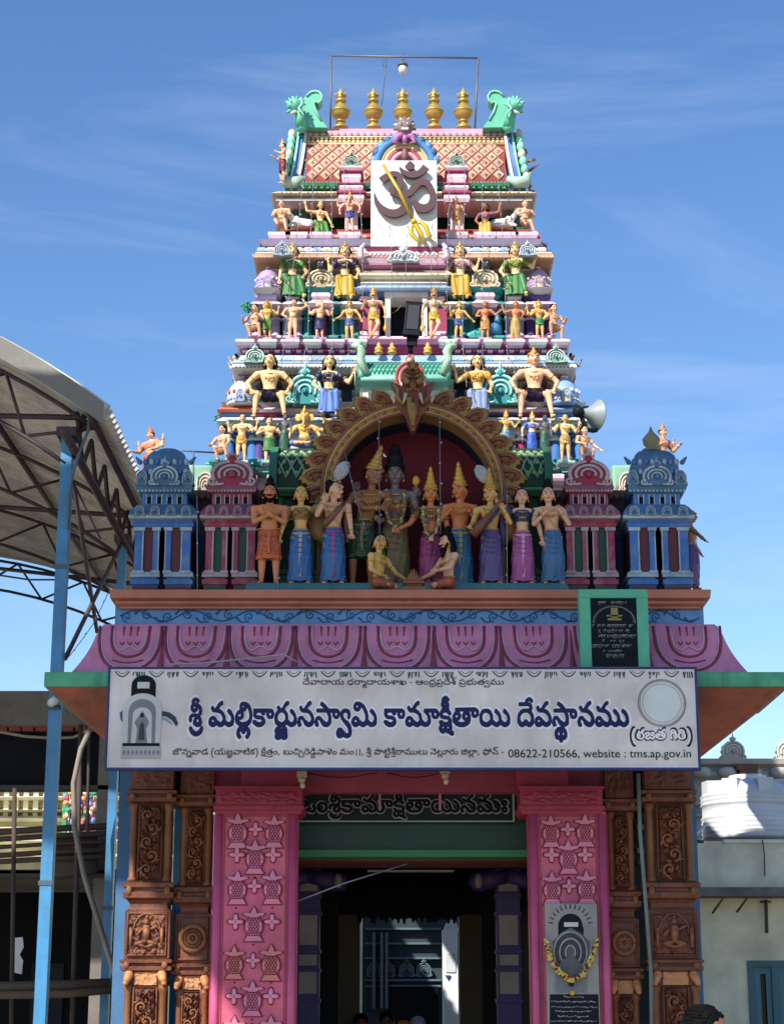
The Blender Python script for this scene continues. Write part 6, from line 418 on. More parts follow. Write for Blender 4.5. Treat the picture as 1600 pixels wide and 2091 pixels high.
        q.m(GOLDP).box(-.022, .022, -.13+sh.y, -.10+sh.y, sh.z-.35, sh.z-.315); fin(q, 'garland')
    # jewellery
    q = MB().m(GOLD); tor = lambda c, rx, ry, r, dz=0, n=16, arc=(0, 2*pi): q.tube([V(c)+V((rx*cos(t), ry*sin(t), dz*sin(t))) for t in [arc[0]+(arc[1]-arc[0])*i/n for i in range(n+1)]], r, 6)
    tor(sh+V((0, -.012, -.002)), .062, .056, .007, .03); tor(sh+V((0, -.02, -.045)), .062, .07, .006, .05)
    tor(hip.lerp(sh, .2)+V((0, -.0, .005)), (.078+(.03 if belly else 0))*F, .066*F, .008)
    for s, wr_, hdir, el in HA:
        for c0, c1, rr in ((el, wr_, .022), (sh+V((s*.13*F, 0, -.02)), el, .034)):
            c = c0.lerp(c1, .85 if rr < .03 else .5); d = (c1-c0).normalized(); q.tube([c-d*.006, c+d*.006], rr*F*1.12, 8)
    q.ball(sh+V((0, -.07, -.085)), (.012, .006, .014), 6)
    if not top and not ele and not sit: q.tube([sh+V((-.075, -.035, .0)), sh+V((-.05, -.082, -.07)), sh+V((.02, -.078, -.16)), hip+V((.075, -.05, .06))], .0045, 5)
    for k in range(5): a = pi*(1.2+.15*k); q.ball(sh+V((.062*cos(a), -.02+.075*sin(a), -.045+.05*sin(a)-.012)), (.008, .006, .012), 5)
    for s in (-1, 1): q.ball(hd(s*.062, -.004, -.035), (.009, .009, .013), 6)
    if not (st == 'long'):
        for kn, an in LG: an = V(an)+V((0, hy if sit else 0, .02)); q.tube([an, an+V((0, 0, .012))], .026, 8)
    fin(q, 'jewellery')
    if held:
        for fn, nm in held:
            q = MB(); fn(q, HA, sh, hip, hc); fin(q, nm)
    if pedestal:
        a, c = pedestal; q = MB().m(M(c)); q.prof(-a, a, -.14, .12, [(-.06, 0), (-.035, .012), (-.0, .012), (.004, 0)]); fin(q, 'plinth')
    return root
def staff(i=0, ln=(.45, .25), mat=None, r=.009, tip=None, d=(0, 0, 1)):
    def f(q, HA, sh, hip, hc):
        s, w_, h, e = HA[i]; c = w_+h*.035; dd = V(d).normalized(); q.m(mat or GOLDP).tube([c-dd*ln[0], c+dd*ln[1]], r, 7)
        t = c+dd*ln[1]
        if tip == 'club': b = c-dd*ln[0]; q.lathe(b+V((0, 0, -.02)), [(0, .01), (.03, .035), (.09, .04), (.14, .015), (.16, .02), (.17, .008)], 10)
        if tip == 'trident':
            for x in (-.03, 0, .03): q.tube([t, t+V((x, 0, .02)), t+V((x*1.1, 0, .09 if x == 0 else .075))], [.006, .006, .002], 6)
        if tip == 'bud': q.lathe(t, [(0, .012), (.02, .03), (.045, .034), (.07, .02), (.085, .003)], 10)
        if tip == 'mace': q.ball(t, .035, 8)
    return f
def whisk(i, ang=.5):
    def f(q, HA, sh, hip, hc):
        s, w_, h, e = HA[i]; c = w_+h*.04; d = V((ang, -.1, 1)).normalized(); q.m(GOLDP).tube([c-d*.05, c+d*.06], .011, 7)
        q.m(M('b4b5b8', .85, .35, .8, 40)).tube([c+d*.05, c+d*.075, c+d*.115, c+d*.165, c+d*.215, c+d*.255, c+d*.275], [.018, .042, .062, .070, .062, .036, .008], 14, .7)
        for k in range(10): a = k*.63; q.tube([c+d*.07+V((.03*cos(a), .025*sin(a), 0)), c+d*.15+V((.066*cos(a), .05*sin(a), 0)), c+d*.23+V((.05*cos(a), .04*sin(a), 0))], [.006, .008, .004], 5)
    return f
def flower(i, col='c86a6a'):
    def f(q, HA, sh, hip, hc):
        s, w_, h, e = HA[i]; c = w_+h*.075
        q.m(M(col)).ball(c, .022, 8)
        for k in range(6): a = k*pi/3; q.ball(c+V((.024*cos(a), 0, .024*sin(a))), .015, 6)
    return f
# ---------------------------------------------------------------- helpers in photograph measure
def pb(mb, xa, ya, xb, yb, Y, dep, mat=None, ym=None):
    """box whose front face covers photo pixels (xa,ya)-(xb,yb) at depth Y"""
    if mat: mb.m(mat)
    ym = (ya+yb)/2 if ym is None else ym
    return mb.box(P(xa, ym, Y).x, P(xb, ym, Y).x, Y, Y+dep, ZP(yb, Y), ZP(ya, Y))
def px2(pts, Y): return [(P(x, y, Y).x, P(x, y, Y).z) for x, y in pts]
def swirl(cx, cz, r0, turns, n=22, s=1, a0=0, Y=0, shrink=.12):
    return [V((cx+s*r0*(shrink+(1-shrink)*(1-i/n))*cos(a0+turns*2*pi*i/n), Y, cz+r0*(shrink+(1-shrink)*(1-i/n))*sin(a0+turns*2*pi*i/n))) for i in range(n+1)]
def kudu(mb, cx, z0, Y, w, h, base, line, boss=None, fin=True, dep=.06):
    """horseshoe gable ornament, w wide and h high, standing on z0 with its face at Y"""
    bh = h*.74; pts = []
    for i in range(25):
        a = -.32+(pi+.64)*i/24; r = 1+.05*cos(12*a); pts.append((cx+w*.42*r*cos(a), z0+bh*.45+bh*.52*r*sin(a)))
    pts = [(cx+w*.5, z0), (cx+w*.5, z0+bh*.16)] + pts + [(cx-w*.5, z0+bh*.16), (cx-w*.5, z0)]
    mb.m(base).prism(pts, Y, dep)
    mb.m(line)
    for k, (rr, t) in enumerate(((.40, .042), (.27, .034), (.15, .03))):
        p = [V((cx+w*rr*cos(a), Y-.012, z0+bh*.42+bh*rr*1.22*sin(a))) for a in [-.5+(pi+1)*i/18 for i in range(19)]]; mb.tube(p, w*t, 6, .8)
    for s in (-1, 1):
        mb.tube(swirl(cx+s*w*.40, z0+bh*.15, w*.10, 1.3, 16, s, pi, Y-.014), w*.028, 6)
        mb.tube([(cx+s*w*.16, Y-.012, z0+bh*.06), (cx+s*w*.24, Y-.014, z0+bh*.03), (cx+s*w*.42, Y-.012, z0+bh*.04)], w*.03, 6)
    mb.m(boss or base).ball((cx, Y-.02, z0+bh*.40), (w*.07, .03, w*.09), 8)
    if fin:
        mb.m(line)
        for k in range(5):
            a = pi/2+(k-2)*.42; mb.cap((cx+w*.05*cos(a), Y+.01, z0+bh*.94), w*.05, (cx+w*.16*cos(a), Y, z0+bh*.94+w*.16*sin(a)), w*.025, 6)
        mb.m(base).ball((cx, Y, z0+bh*.97), (w*.10, .045, w*.10), 8); mb.m(line).cap((cx, Y, z0+bh), w*.05, (cx, Y, z0+h), w*.018, 6)
# paints
GREEN = '5fb893'; PINK = 'c77aa8'; BLUE = '5f93c8'
def carve(u, v, s=0, fr=9):
    q = V((u*3+s, v*fr, s*1.7)); n = noise.noise(q*1.4); a = noise.noise(q*2.6+V((5, 1, 2)))
    return max(0, 1-abs(n)*5)*.6 + max(0, 1-abs(a)*4)*.5
gate = thing('temple_gateway', 'gateway base with carved brown pillars, pink pilasters and pink lotus eave under the tower', 'gateway', (.2, 20, 0))
# --- flared roof slab with green edge
YF = 18.75
GM = M('4fa57c', .6, .6, .3, 7, 0, '2c5a48', 1); b = MB(); x0, x1 = P(90, 1385, YF).x, P(1612, 1385, YF).x; zt, zb = ZP(1372, YF), ZP(1402, YF); yb = 20.45
b.m(GM).box(x0, x1, YF, yb, zb, zt); b.obj('slab_edge', gate, .01)
b = MB(); xi0, xi1 = P(262, 1548, 19.95).x, P(1424, 1548, 19.95).x; zi = ZP(1550, 19.95)
top = [(x0+.03, YF+.03, zb-.002), (x1-.03, YF+.03, zb-.002), (x1-.03, yb, zb-.002), (x0+.03, yb, zb-.002)]; bot = [(xi0, 19.75, zi), (xi1, 19.75, zi), (xi1, yb, zi), (xi0, yb, zi)]
b.m(M('96553e', .75, .8, .4, 4, 0, '4f443d', 1)).rings([bot, top], smooth=False); b.obj('soffit', gate)
# --- pink lotus eave, frieze and ledge
xL, xR = P(212, 1275, 19.45).x, P(1459, 1275, 19.45).x; zT, zB = ZP(1275, 19.45), zt+.004; prE = []
def eave_out(t): return .0+.27*(t**1.7)+.05*sin(pi*.5*min(1, t*4))      # t 0 at top
for i in range(15): t = 1-i/14; prE.append((zT+(zB-zT)*t, eave_out(t)))
PK = M('d0809f', .62, .6, .3, 5, 0, '8f5c6c', 1); b = MB().m(PK).prof(xL, xR, 19.45, 21.4, [(zB, eave_out(1)+.0)]+prE); eave = b.obj('lotus_eave', gate)
PW = M('cdb2be', .6, .5); PR = M('8c3348', .62, .4)
def es(x, t, o=.006):
    d = .02; n_ = (eave_out(min(1, t+d))-eave_out(max(0, t-d))); z = zT+(zB-zT)*t
    xx = x; 
    return V((xx, 19.45-eave_out(t)-o, z))
b = MB()
cen = [262+137.5*k if k else 262 for k in range(9)]; cen = [262, 395, 530, 672, 814, 955, 1092, 1245, 1408]
for c in cen:
    cx = P(c, 1310, 19.2).x+random.uniform(-.02, .02); hw = .335+random.uniform(-.012, .018)
    for off, mt, r in ((.0, PR, .015), (-.026, PW, .0075)):
        h2 = hw+off; b.m(mt); b.tube([es(cx+h2*(-1 if k < 9 else 1)*min(1, 1.0) if k in (0, 17) else cx-h2*cos(pi*k/17)*(1 if sin(pi*k/17) < .5 else 1), .04+(.82+off)*sin(pi*k/17)**.62) for k in range(18)], r, 6)
    b.m(PR); b.tube([es(cx-.2*cos(pi*k/15), .04+.56*sin(pi*k/15)**.5+.0*k) for k in range(16)], .013, 6)
    b.m(PW); b.tube([es(cx-.17*cos(pi*k/21), .04+(.50-.13*exp(-((k-10.5)/2.8)**2))*sin(pi*k/21)**.5, .01) for k in range(22)], .009, 6)
    b.m(PR); b.tube([es(cx-.16+.32*k/8, .66+.05*sin(pi*k/8)) for k in range(9)], .008, 6)
    for s in (-1, 0, 1):
        b.tube([es(cx+s*.075, .05), es(cx+s*.07, .22)], [.011, .005], 6); b.tube([es(cx+s*.08-.022, .33), es(cx+s*.08, .385), es(cx+s*.08+.022, .33)], .007, 6)
for c0, c1 in zip([130]+cen, cen+[1540]):
    cx = (P(c0, 1310, 19.2).x+P(c1, 1310, 19.2).x)/2
    if c0 == 130 or c1 == 1540: continue
    b.m(PR); b.tube([es(cx, .12), es(cx, .5), es(cx, .96)], [.006, .014, .045], 8, .25)
b.obj('petal_relief', eave)
BL = M('4f86bd', .6, .6, .2, 8, 0, '7f9aac', 1); BD = M('24508c', .6, .2); xf0, xf1 = P(236, 1258, 19.5).x, P(1436, 1258, 19.5).x; z0, z1 = ZP(1275, 19.5), ZP(1241, 19.5)
b = MB().m(BL).box(xf0, xf1, 19.5, 21.4, z0, z1); fr = b.obj('frieze', gate)
b = MB().m(BD); x = xf0+.12; k = 0; zm = (z0+z1)/2; hz_ = (z1-z0)/2
b.tube([V((xf0+.05+(xf1-xf0-.1)*i/160, 19.494, zm+hz_*.62*sin(i*.39))) for i in range(161)], .0075, 5)
while x < xf1-.1:
    s = 1 if k % 2 else -1; b.tube(swirl(x, zm+s*hz_*.12, hz_*.62, 1.35, 18, s, s*pi/2, 19.494), .0065, 5); b.tube([(x+.08, 19.494, zm-s*hz_*.2), (x+.13, 19.494, zm-s*hz_*.75), (x+.19, 19.494, zm-s*hz_*.7)], [.012, .008, .002], 5); x += .215; k += 1
b.obj('scroll_relief', fr)
zl0, zl1 = ZP(1241, 19.4), ZP(1206, 19.4)
b = MB().m(M('b9725a', .6, .35)).prof(P(240, 1225, 19.42).x, P(1434, 1225, 19.42).x, 19.42, 21.6, [(zl0, -.02), (zl0+.02, -.02), (zl0+.04, .03), (zl0+.075, .02), (zl0+.08, .0), (zl0+.095, .07), (zl1-.004, .08), (zl1, .07)]); b.obj('ledge', gate)
DECK = zl1
# body behind
b = MB().m(M('5a3a34')).box(P(300, 1560, 20.3).x, P(1380, 1560, 20.3).x, 20.46, 21.5, zi-.35, zb); b.m(M('8d4a5c', .7, .4))
pb(b, 430, 1560, 1240, 1618, 20.1, .32, M('94384f', .65, .45)); b.obj('lintel', gate)
# --- carved terracotta pillars
TC = M('74402a', .6, .75, .7, 9, 0, '2a160e', .8); TG = M('82522e', .55, .5, .5, 12, 0, '40260f'); TV = M('8a5435', .55, .5, .4, 12, 0, '3c2414'); TD = M('3f2216', .7, .4, .4, 9)
def pillar(xa, xb, Y, seed, mir=False):
    X0, X1 = P(xa, 1830, Y).x, P(xb, 1830, Y).x; w_ = X1-X0; D = .5; top_ = zi+.02
    b = MB().m(TC); segs = []
    # from the top: (photo y top, photo y bottom, kind)
    L_ = [(1560, 1612, 'block'), (1612, 1640, 'roll'), (1640, 1800, 'shaft'), (1800, 1838, 'roll'), (1838, 1858, 'neck'), (1858, 1958, 'panel'), (1958, 1985, 'roll'), (1985, 2012, 'lotus'), (2012, 2200, 'shaft'), (2200, 2240, 'roll'), (2240, 2330, 'panel'), (2330, 2440, 'block')]
    if mir: L_ = [(a_+seed % 3*9, b_+seed % 3*9, k_) for a_, b_, k_ in L_]; L_[0] = (1560,)+L_[0][1:]
    b.box(X0+.05, X1-.05, Y+.06, Y+D, 0, top_)
    for n_, (ya, yb_, kd) in enumerate(L_):
        za, zb_ = ZP(ya, Y), max(0.0, ZP(yb_, Y)); 
        if za <= 0: continue
        za = min(za, top_); h_ = za-zb_
        if kd == 'block':
            b.m(TC).box(X0+.01, X1-.01, Y+.02, Y+D-.02, zb_+.004, za-.004); relief(b, X0+.03, X1-.03, zb_+.02, za-.02, Y+.018, lambda u, v: carve(u*1.3, v, seed+n_, 3)*min(1, 12*min(u, 1-u, v, 1-v)), 26, 18, .03)
        if kd == 'roll':
            b.m(TC).prof(X0+.02, X1-.02, Y+.03, Y+D-.03, [(zb_+.003, 0), (zb_+h_*.12, .045), (zb_+h_*.4, .05), (zb_+h_*.45, .012), (zb_+h_*.62, .012), (zb_+h_*.68, .05), (zb_+h_*.9, .055), (za-.003, .02)])
            for s in (-1, 1): b.m(TG).ball(((X0+X1)/2+s*(w_*.42), Y-.01, (za+zb_)/2), (.035, .03, h_*.33), 8)
        if kd == 'neck': b.m(TC).prof(X0+.04, X1-.04, Y+.05, Y+D-.05, [(zb_, .02), (zb_+h_*.3, .0), (za-h_*.3, 0), (za, .03)])
        if kd == 'lotus':
            b.m(TC).box(X0+.03, X1-.03, Y+.04, Y+D-.04, zb_, za)
            for s in (-1, 1): b.m(M('c08455', .55, .4, .3)).cap(((X0+X1)/2+s*w_*.36, Y+.0, za-.03), .05, ((X0+X1)/2+s*w_*.42, Y-.03, zb_+.02), .03, 8)
            relief(b, X0+w_*.25, X1-w_*.25, zb_, za, Y+.03, lambda u, v: carve(u, v, seed+3, 2), 14, 10, .03)
        if kd == 'shaft':
            for xx in (X0+.055, X1-.055): b.m(TG).lathe((xx, Y+.055, 0), [(zb_, .052), (zb_+.03, .05), (zb_+.05, .036), (zb_+h_*.5, .04), (za-.08, .036), (za-.05, .05), (za, .055)], 14)
            b.m(TD).box(X0+.1, X1-.1, Y+.045, Y+.1, zb_, za)
            relief(b.m(TC), X0+w_*.27, X1-w_*.27, zb_+.02, za-.03, Y+.05, lambda u, v: (.25+carve(u*.8, v, seed+n_*3.3, 7))*min(1, 9*min(u, 1-u), 40*min(v, 1-v)), 26, 90, .1)
            k_ = 0; zc = zb_+.12
            while zc < za-.1:      # vine scroll with leaves
                s = 1 if k_ % 2 else -1; cx_ = (X0+X1)/2+s*w_*.055; b.m(TV if (k_+seed) % 3 else TG).tube(swirl(cx_, zc, w_*.14, 1.25, 16, s, -pi/2, Y-.035), w_*.026, 6)
                for q_ in range(4): a_ = q_*1.5+k_; b.cap((cx_+w_*.15*cos(a_), Y-.02, zc+w_*.15*sin(a_)), w_*.03, (cx_+w_*.2*cos(a_+.4), Y-.03, zc+w_*.2*sin(a_+.4)), w_*.012, 5)
                b.m(TG).ball((cx_, Y-.05, zc), (w_*.04, .02, w_*.04), 6); zc += w_*.30; k_ += 1
            b.m(TC).tube([(X0+w_*.25, Y+.03, zb_+.01), (X0+w_*.25, Y+.03, za-.02), (X1-w_*.25, Y+.03, za-.02), (X1-w_*.25, Y+.03, zb_+.01)], .012, 6)
        if kd == 'panel':
            b.m(TC).box(X0, X1, Y+.02, Y+D-.02, zb_+.003, za-.003); xm, zm_ = (X0+X1)/2, (za+zb_)/2
            b.tube([(X0+.035, Y+.01, zb_+.035), (X0+.035, Y+.01, za-.035), (X1-.035, Y+.01, za-.035), (X1-.035, Y+.01, zb_+.035), (X0+.035, Y+.01, zb_+.035)], .016, 6)
            if mir:
                for r_, t_, mt in ((.145, .028, TG), (.095, .018, TC), (.05, .022, TG)):
                    r_ *= w_/.42; b.m(mt).tube([(xm+r_*cos(a), Y+.0, zm_+r_*sin(a)) for a in [2*pi*i/20 for i in range(21)]], t_, 7)
                for k in range(8): a = k*pi/4; b.m(TG).ball((xm+.05*cos(a), Y-.005, zm_+.05*sin(a)), (.022, .02, .022), 7)
                b.m(TC).ball((xm, Y-.01, zm_), .025, 8)
            else: relief(b, X0+.05, X1-.05, zb_+.05, za-.05, Y+.012, lambda u, v: carve(u*1.2, v, seed+9, 3), 30, 30, .05); xm_ = xm; F_ = lambda x, z, r, x2, z2, r2: b.m(TV).cap((xm_+x*w_, Y-.02, zm_+z*h_), r*w_, (xm_+x2*w_, Y-.03, zm_+z2*h_), r2*w_, 7); F_(0, -.12, .07, 0, .12, .09); F_(0, .24, .06, 0, .26, .05); F_(-.05, -.16, .05, -.2, -.2, .04); F_(.05, -.16, .05, .2, -.2, .04); F_(-.2, -.2, .04, -.02, -.26, .03); F_(.2, -.2, .04, .02, -.26, .03); F_(-.1, .1, .035, -.2, -.02, .03); F_(.1, .1, .035, .22, .16, .03); F_(0, .32, .035, 0, .38, .015); [F_(s*.34, -.25, .03, s*.34, .1, .04) or F_(s*.34, .18, .035, s*.34, .22, .03) for s in (-1, 1)]; [b.m(TG).tube([(xm_+w_*.30*cos(t), Y-.01, zm_+h_*(.02+.40*sin(t))) for t in [pi*i_/12 for i_ in range(13)]], w_*.02, 6)]
    return b.obj('carved_pillar', gate)
pillar(256, 348, 19.85, 1); pillar(360, 432, 20.0, 4, True); pillar(1240, 1302, 20.0, 5, True); pillar(1322, 1424, 19.85, 8)
# --- pink pilasters
PP = M('c45480', .5, .35, .25, 7); PQ = M('cc5c78', .5, .45, .3, 6, 0, '8e2244', .9); PD = M('8c0f2e', .55, .2, .1)
def pot(b, cx, cz, h, Y, dark=False):
    w_ = h*.56; o = [(-.5, 0), (.5, 0), (.34, .14), (.30, .2), (.46, .36), (.46, .52), (.30, .68), (.22, .74), (.60, .80), (.50, .86), (.16, .84), (.12, .92), (0, 1.06)]
    o = o + [(-x, z) for x, z in o[::-1] if abs(x) > .01 and (x, z) not in ((-.5, 0), (.5, 0))]; o = [(.5, 0)]+o[2:]; o.append((-.5, 0))
    P_ = lambda k, g: [(cx+x*w_*k*1.0, cz-h/2+(z*h-(k-1)*h*.4*0)+(-g if z < .05 else g*.3)) for x, z in o]
    b.m(PD).prism([(cx+x*w_+(g if x > 0 else -g if x < 0 else 0)*1.0, cz-h/2+z*h+(-.012 if z < .05 else .012 if z > 1 else 0)) for x, z in o for g in (.02,)], Y-.014, .03)
    b.m(M('d07f9c', .5, .2) if not dark else M('cc7a74', .5, .2)).prism([(cx+x*w_, cz-h/2+z*h) for x, z in o], Y-.04, .05)
    b.m(PD)
    for k in range(-3, 4):
        for s in (-1, 1):
            q = []
            for i in range(7):
                zz = .2+.48*i/6; xx = s*(k*.16+(i/6-.5)*.5)
                if abs(xx) <= .40-abs(zz-.44)*.45: q.append((cx+xx*w_+random.uniform(-.003, .003), Y-.042, cz-h/2+zz*h))
            if len(q) > 1: b.tube(q, .0045, 4)
    b.tube([(cx-.3*w_, Y-.042, cz-h/2+.17*h), (cx+.3*w_, Y-.042, cz-h/2+.17*h)], .005, 4); b.tube([(cx-.26*w_, Y-.042, cz-h/2+.7*h), (cx+.26*w_, Y-.042, cz-h/2+.7*h)], .006, 4)
def flower4(b, cx, cz, r, Y):
    for g, mt, yy in ((1.35, PD, Y-.008), (1, M('d88aa4', .5, .2), Y-.03)):
        b.m(mt)
        for k in range(4):
            a = k*pi/2; b.ball((cx+.5*r*cos(a), yy, cz+.5*r*sin(a)), (r*(.52 if k % 2 == 0 else .3)*g, .012, r*(.3 if k % 2 == 0 else .52)*g), 10)
    b.m(PD).ball((cx, Y-.032, cz), (.008, .006, .008), 6)
def pilaster(xa, xb, ca, cb, mirror):
    Y = 19.78; yt = 1658; X0, X1 = P(xa, 1850, Y).x, P(xb, 1850, Y).x; b = MB().m(PP); zt_ = ZP(yt, Y)
    b.m(PQ).box(X0, X1, Y, Y+.34, 0, zt_)
    for xx in (X0+.045, X1-.045): b.m(PP).tube([(xx, Y+.0, 0), (xx, Y+.0, zt_-.03)], .042, 12, .6); b.m(PD).box(xx-.055, xx-.047, Y-.006, Y+.01, 0, zt_-.03); b.box(xx+.047, xx+.055, Y-.006, Y+.01, 0, zt_-.03)
    b.m(PD).box(X0+.11, X0+.118, Y-.005, Y+.01, 0, zt_-.05); b.box(X1-.118, X1-.11, Y-.005, Y+.01, 0, zt_-.05); b.box(X0+.05, X1-.05, Y-.005, Y+.01, zt_-.05, zt_-.04)
    p = b.obj('pilaster', gate)
    b = MB(); xm = (X0+X1)/2; dx = (X1-X0)*.215
    z = ZP(1698, Y); k = 0; hp = .33
    lim = ZP(1842, Y) if mirror else 0
    ys = [1698, 1752, 1814, 1889, 1966, 2041, 2112, 2190, 2265]
    for k, y in enumerate(ys):
        z = ZP(y, Y)
        if z-.1 < lim: break
        if k % 2 == 0:
            for s in (-1, 1): pot(b, xm+s*dx+random.uniform(-.012, .012), z+random.uniform(-.012, .012), hp*random.uniform(.94, 1.05), Y, k == 4)
            flower4(b, xm, z+.02, .075, Y)
        else:
            pot(b, xm, z, hp, Y, False)
            for s in (-1, 1): flower4(b, xm+s*dx, z+.03, .08, Y)
        for s in (-1, 0, 1): b.m(PD).ball((xm+s*dx, Y-.004, z-.2), (.012, .008, .012), 6)
    b.obj('pot_relief', p)
    # capital
    b = MB(); c0, c1 = P(ca, 1632, 19.7).x, P(cb, 1632, 19.7).x; z1_, z0_ = ZP(1606, 19.7), ZP(1656, 19.7)
    CM_ = M('9c2c48', .55, .35, .25, 8); b.m(CM_).prof(c0+.03, c1-.03, 19.72, 20.3, [(z0_-.03, -.02), (z0_, .0), (z0_+.012, .02), (z0_+.05, .02), (z0_+.055, 0), (z1_-.03, 0), (z1_-.02, .02), (z1_, .02)])
    u0, u1 = (P(492, 1590, 19.75).x, c1-.01) if not mirror else (c0+.0, P(1160, 1590, 19.75).x)
    b.prof(u0, u1, 19.8, 20.3, [(z1_, 0), (zi-.004, 0)])
    relief(b, c0+.05, c1-.05, z0_+.07, z1_-.05, 19.715, lambda u, v: carve(u*2, v, 3, 2.2)*min(1, 20*min(u, 1-u), 9*min(v, 1-v)), 44, 16, .03)
    xx = (u0+u1)/2; b.obj('capital', p)
    return p
pilaster(433, 605, 434, 622, False); pilaster(1082, 1242, 1056, 1236, True)
# --- door head: dark green signboard beam, bright strip, soffit
b = MB(); DG = M('16403a', .6, .3, .2); pb(b, 600, 1612, 1090, 1736, 20.45, .25, DG); pb(b, 600, 1736, 1090, 1750, 20.40, .3, M('2f7a4c', .6, .3)); b.obj('door_beam', gate)
b = MB(); zz = ZP(1750, 20.4); b.m(M('6d2f24', .7, .3)).box(P(600, 1750, 20.5).x, P(1090, 1750, 20.5).x, 20.7, 21.6, zz-.02, zz+.05); b.obj('door_soffit', gate)
YS = 20.3; sg = thing('door_signboard', 'dark green board with black pale-edged lettering over the doorway, behind pink frame bars', 'sign', tuple(P(830, 1680, YS)))
b = MB(); pb(b, 606, 1616, 1050, 1681, YS, .05, M('10262c', .5, .2, .1)); b.obj('board', sg)
b = MB(); pk = M('a86a86', .5, .3)
pb(b, 606, 1676, 1050, 1679, YS-.012, .01, M('8f9a94')); pb(b, 1046, 1620, 1050, 1676, YS-.012, .01, M('8f9a94')); pb(b, 620, 1612, 1052, 1618, YS-.06, .05, pk)
for x in (775, 898): pb(b, x-2.5, 1612, x+2.5, 1655, YS-.05, .03, pk)
b.obj('frame_bar', sg)
xa, xb_ = P(612, 1650, YS).x, P(1036, 1650, YS).x; za, zb_ = ZP(1674, YS), ZP(1618, YS)
lettering('door', 1, xa-.01, xb_+.01, za-.008, zb_+.008, YS-.004, M('8b8794', .5, 0, 0), sg); lettering('door', 0, xa, xb_, za, zb_, YS-.009, M('0a0614', .5, 0, 0), sg)
# --- passage behind the door
PT = M('3a2a63', .6, .4, .2); PL = M('8d8178', .6, .4, .2)
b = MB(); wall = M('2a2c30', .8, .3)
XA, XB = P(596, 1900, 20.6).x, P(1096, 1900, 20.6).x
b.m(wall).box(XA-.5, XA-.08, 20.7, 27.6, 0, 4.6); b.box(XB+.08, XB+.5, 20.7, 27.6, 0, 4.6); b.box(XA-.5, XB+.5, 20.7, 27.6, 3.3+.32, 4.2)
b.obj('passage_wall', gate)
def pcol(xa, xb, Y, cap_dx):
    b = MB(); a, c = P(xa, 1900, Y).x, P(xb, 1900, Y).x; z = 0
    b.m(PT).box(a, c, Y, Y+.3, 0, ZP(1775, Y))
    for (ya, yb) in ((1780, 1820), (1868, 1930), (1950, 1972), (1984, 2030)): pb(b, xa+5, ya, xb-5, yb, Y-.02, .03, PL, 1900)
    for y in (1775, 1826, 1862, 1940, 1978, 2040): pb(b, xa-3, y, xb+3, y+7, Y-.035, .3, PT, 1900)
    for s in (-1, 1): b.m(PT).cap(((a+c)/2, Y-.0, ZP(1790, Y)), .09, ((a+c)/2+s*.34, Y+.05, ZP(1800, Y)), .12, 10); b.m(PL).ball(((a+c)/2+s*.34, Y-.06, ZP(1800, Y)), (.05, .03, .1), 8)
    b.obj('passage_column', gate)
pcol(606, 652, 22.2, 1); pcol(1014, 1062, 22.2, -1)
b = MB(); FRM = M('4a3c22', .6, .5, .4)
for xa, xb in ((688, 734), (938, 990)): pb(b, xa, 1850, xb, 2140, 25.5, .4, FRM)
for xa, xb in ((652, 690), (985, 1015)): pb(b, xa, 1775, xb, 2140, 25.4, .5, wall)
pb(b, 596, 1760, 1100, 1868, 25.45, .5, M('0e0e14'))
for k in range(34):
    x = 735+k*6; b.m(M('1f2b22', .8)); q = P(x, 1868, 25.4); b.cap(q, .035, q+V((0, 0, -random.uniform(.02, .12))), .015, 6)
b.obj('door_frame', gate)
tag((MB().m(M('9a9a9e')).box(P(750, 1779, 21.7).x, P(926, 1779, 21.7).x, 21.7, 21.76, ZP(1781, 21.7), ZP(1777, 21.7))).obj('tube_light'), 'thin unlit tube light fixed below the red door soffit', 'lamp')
def cord(name, lab, pts, r, mat, cat='wire', group=None, bulbs=0):
    b = MB().m(mat).tube(pts, r, 5)
    if bulbs:
        b.m(M('b7b2a2', .5))
        for p, q in zip(pts, pts[1:]):
            L_ = (V(q)-V(p)).length; n_ = max(1, int(L_/bulbs))
            for i in range(n_): c = V(p).lerp(V(q), (i+.5)/n_); b.ball(c+V((random.uniform(-.02, .02), 0, -.01)), (.011, .011, .016), 5)
    return tag(b.obj(name), lab, cat, group)
cord('cable', 'pale slanting cord running up across the doorway from the left pink pilaster', [P(604, 1842, 19.9), P(700, 1805, 19.9), P(832, 1764, 20.3)], .008, M('8b8892'))
# far court seen through the door
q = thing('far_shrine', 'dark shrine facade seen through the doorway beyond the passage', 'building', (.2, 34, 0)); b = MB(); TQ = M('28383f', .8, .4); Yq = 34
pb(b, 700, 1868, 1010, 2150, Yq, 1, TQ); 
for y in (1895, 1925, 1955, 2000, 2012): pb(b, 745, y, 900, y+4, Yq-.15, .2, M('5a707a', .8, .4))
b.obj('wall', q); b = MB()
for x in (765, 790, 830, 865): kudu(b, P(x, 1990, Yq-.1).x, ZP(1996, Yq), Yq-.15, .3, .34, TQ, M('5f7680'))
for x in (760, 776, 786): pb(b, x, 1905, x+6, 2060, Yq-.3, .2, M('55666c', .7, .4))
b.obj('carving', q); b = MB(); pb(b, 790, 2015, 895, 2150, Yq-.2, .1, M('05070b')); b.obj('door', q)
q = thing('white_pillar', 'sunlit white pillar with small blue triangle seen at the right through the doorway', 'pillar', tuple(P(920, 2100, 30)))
b = MB(); pb(b, 904, 1900, 935, 2150, 30, .3, M('e6e9ec', .6, .15)); pb(b, 910, 1948, 930, 1986, 29.98, .03, M('c3c9cf')); b.m(M('d9dde0')).prism(px2([(904, 1900), (936, 1900), (932, 1885), (920, 1878), (910, 1886)], 30), 30, .3); b.obj('shaft', q)
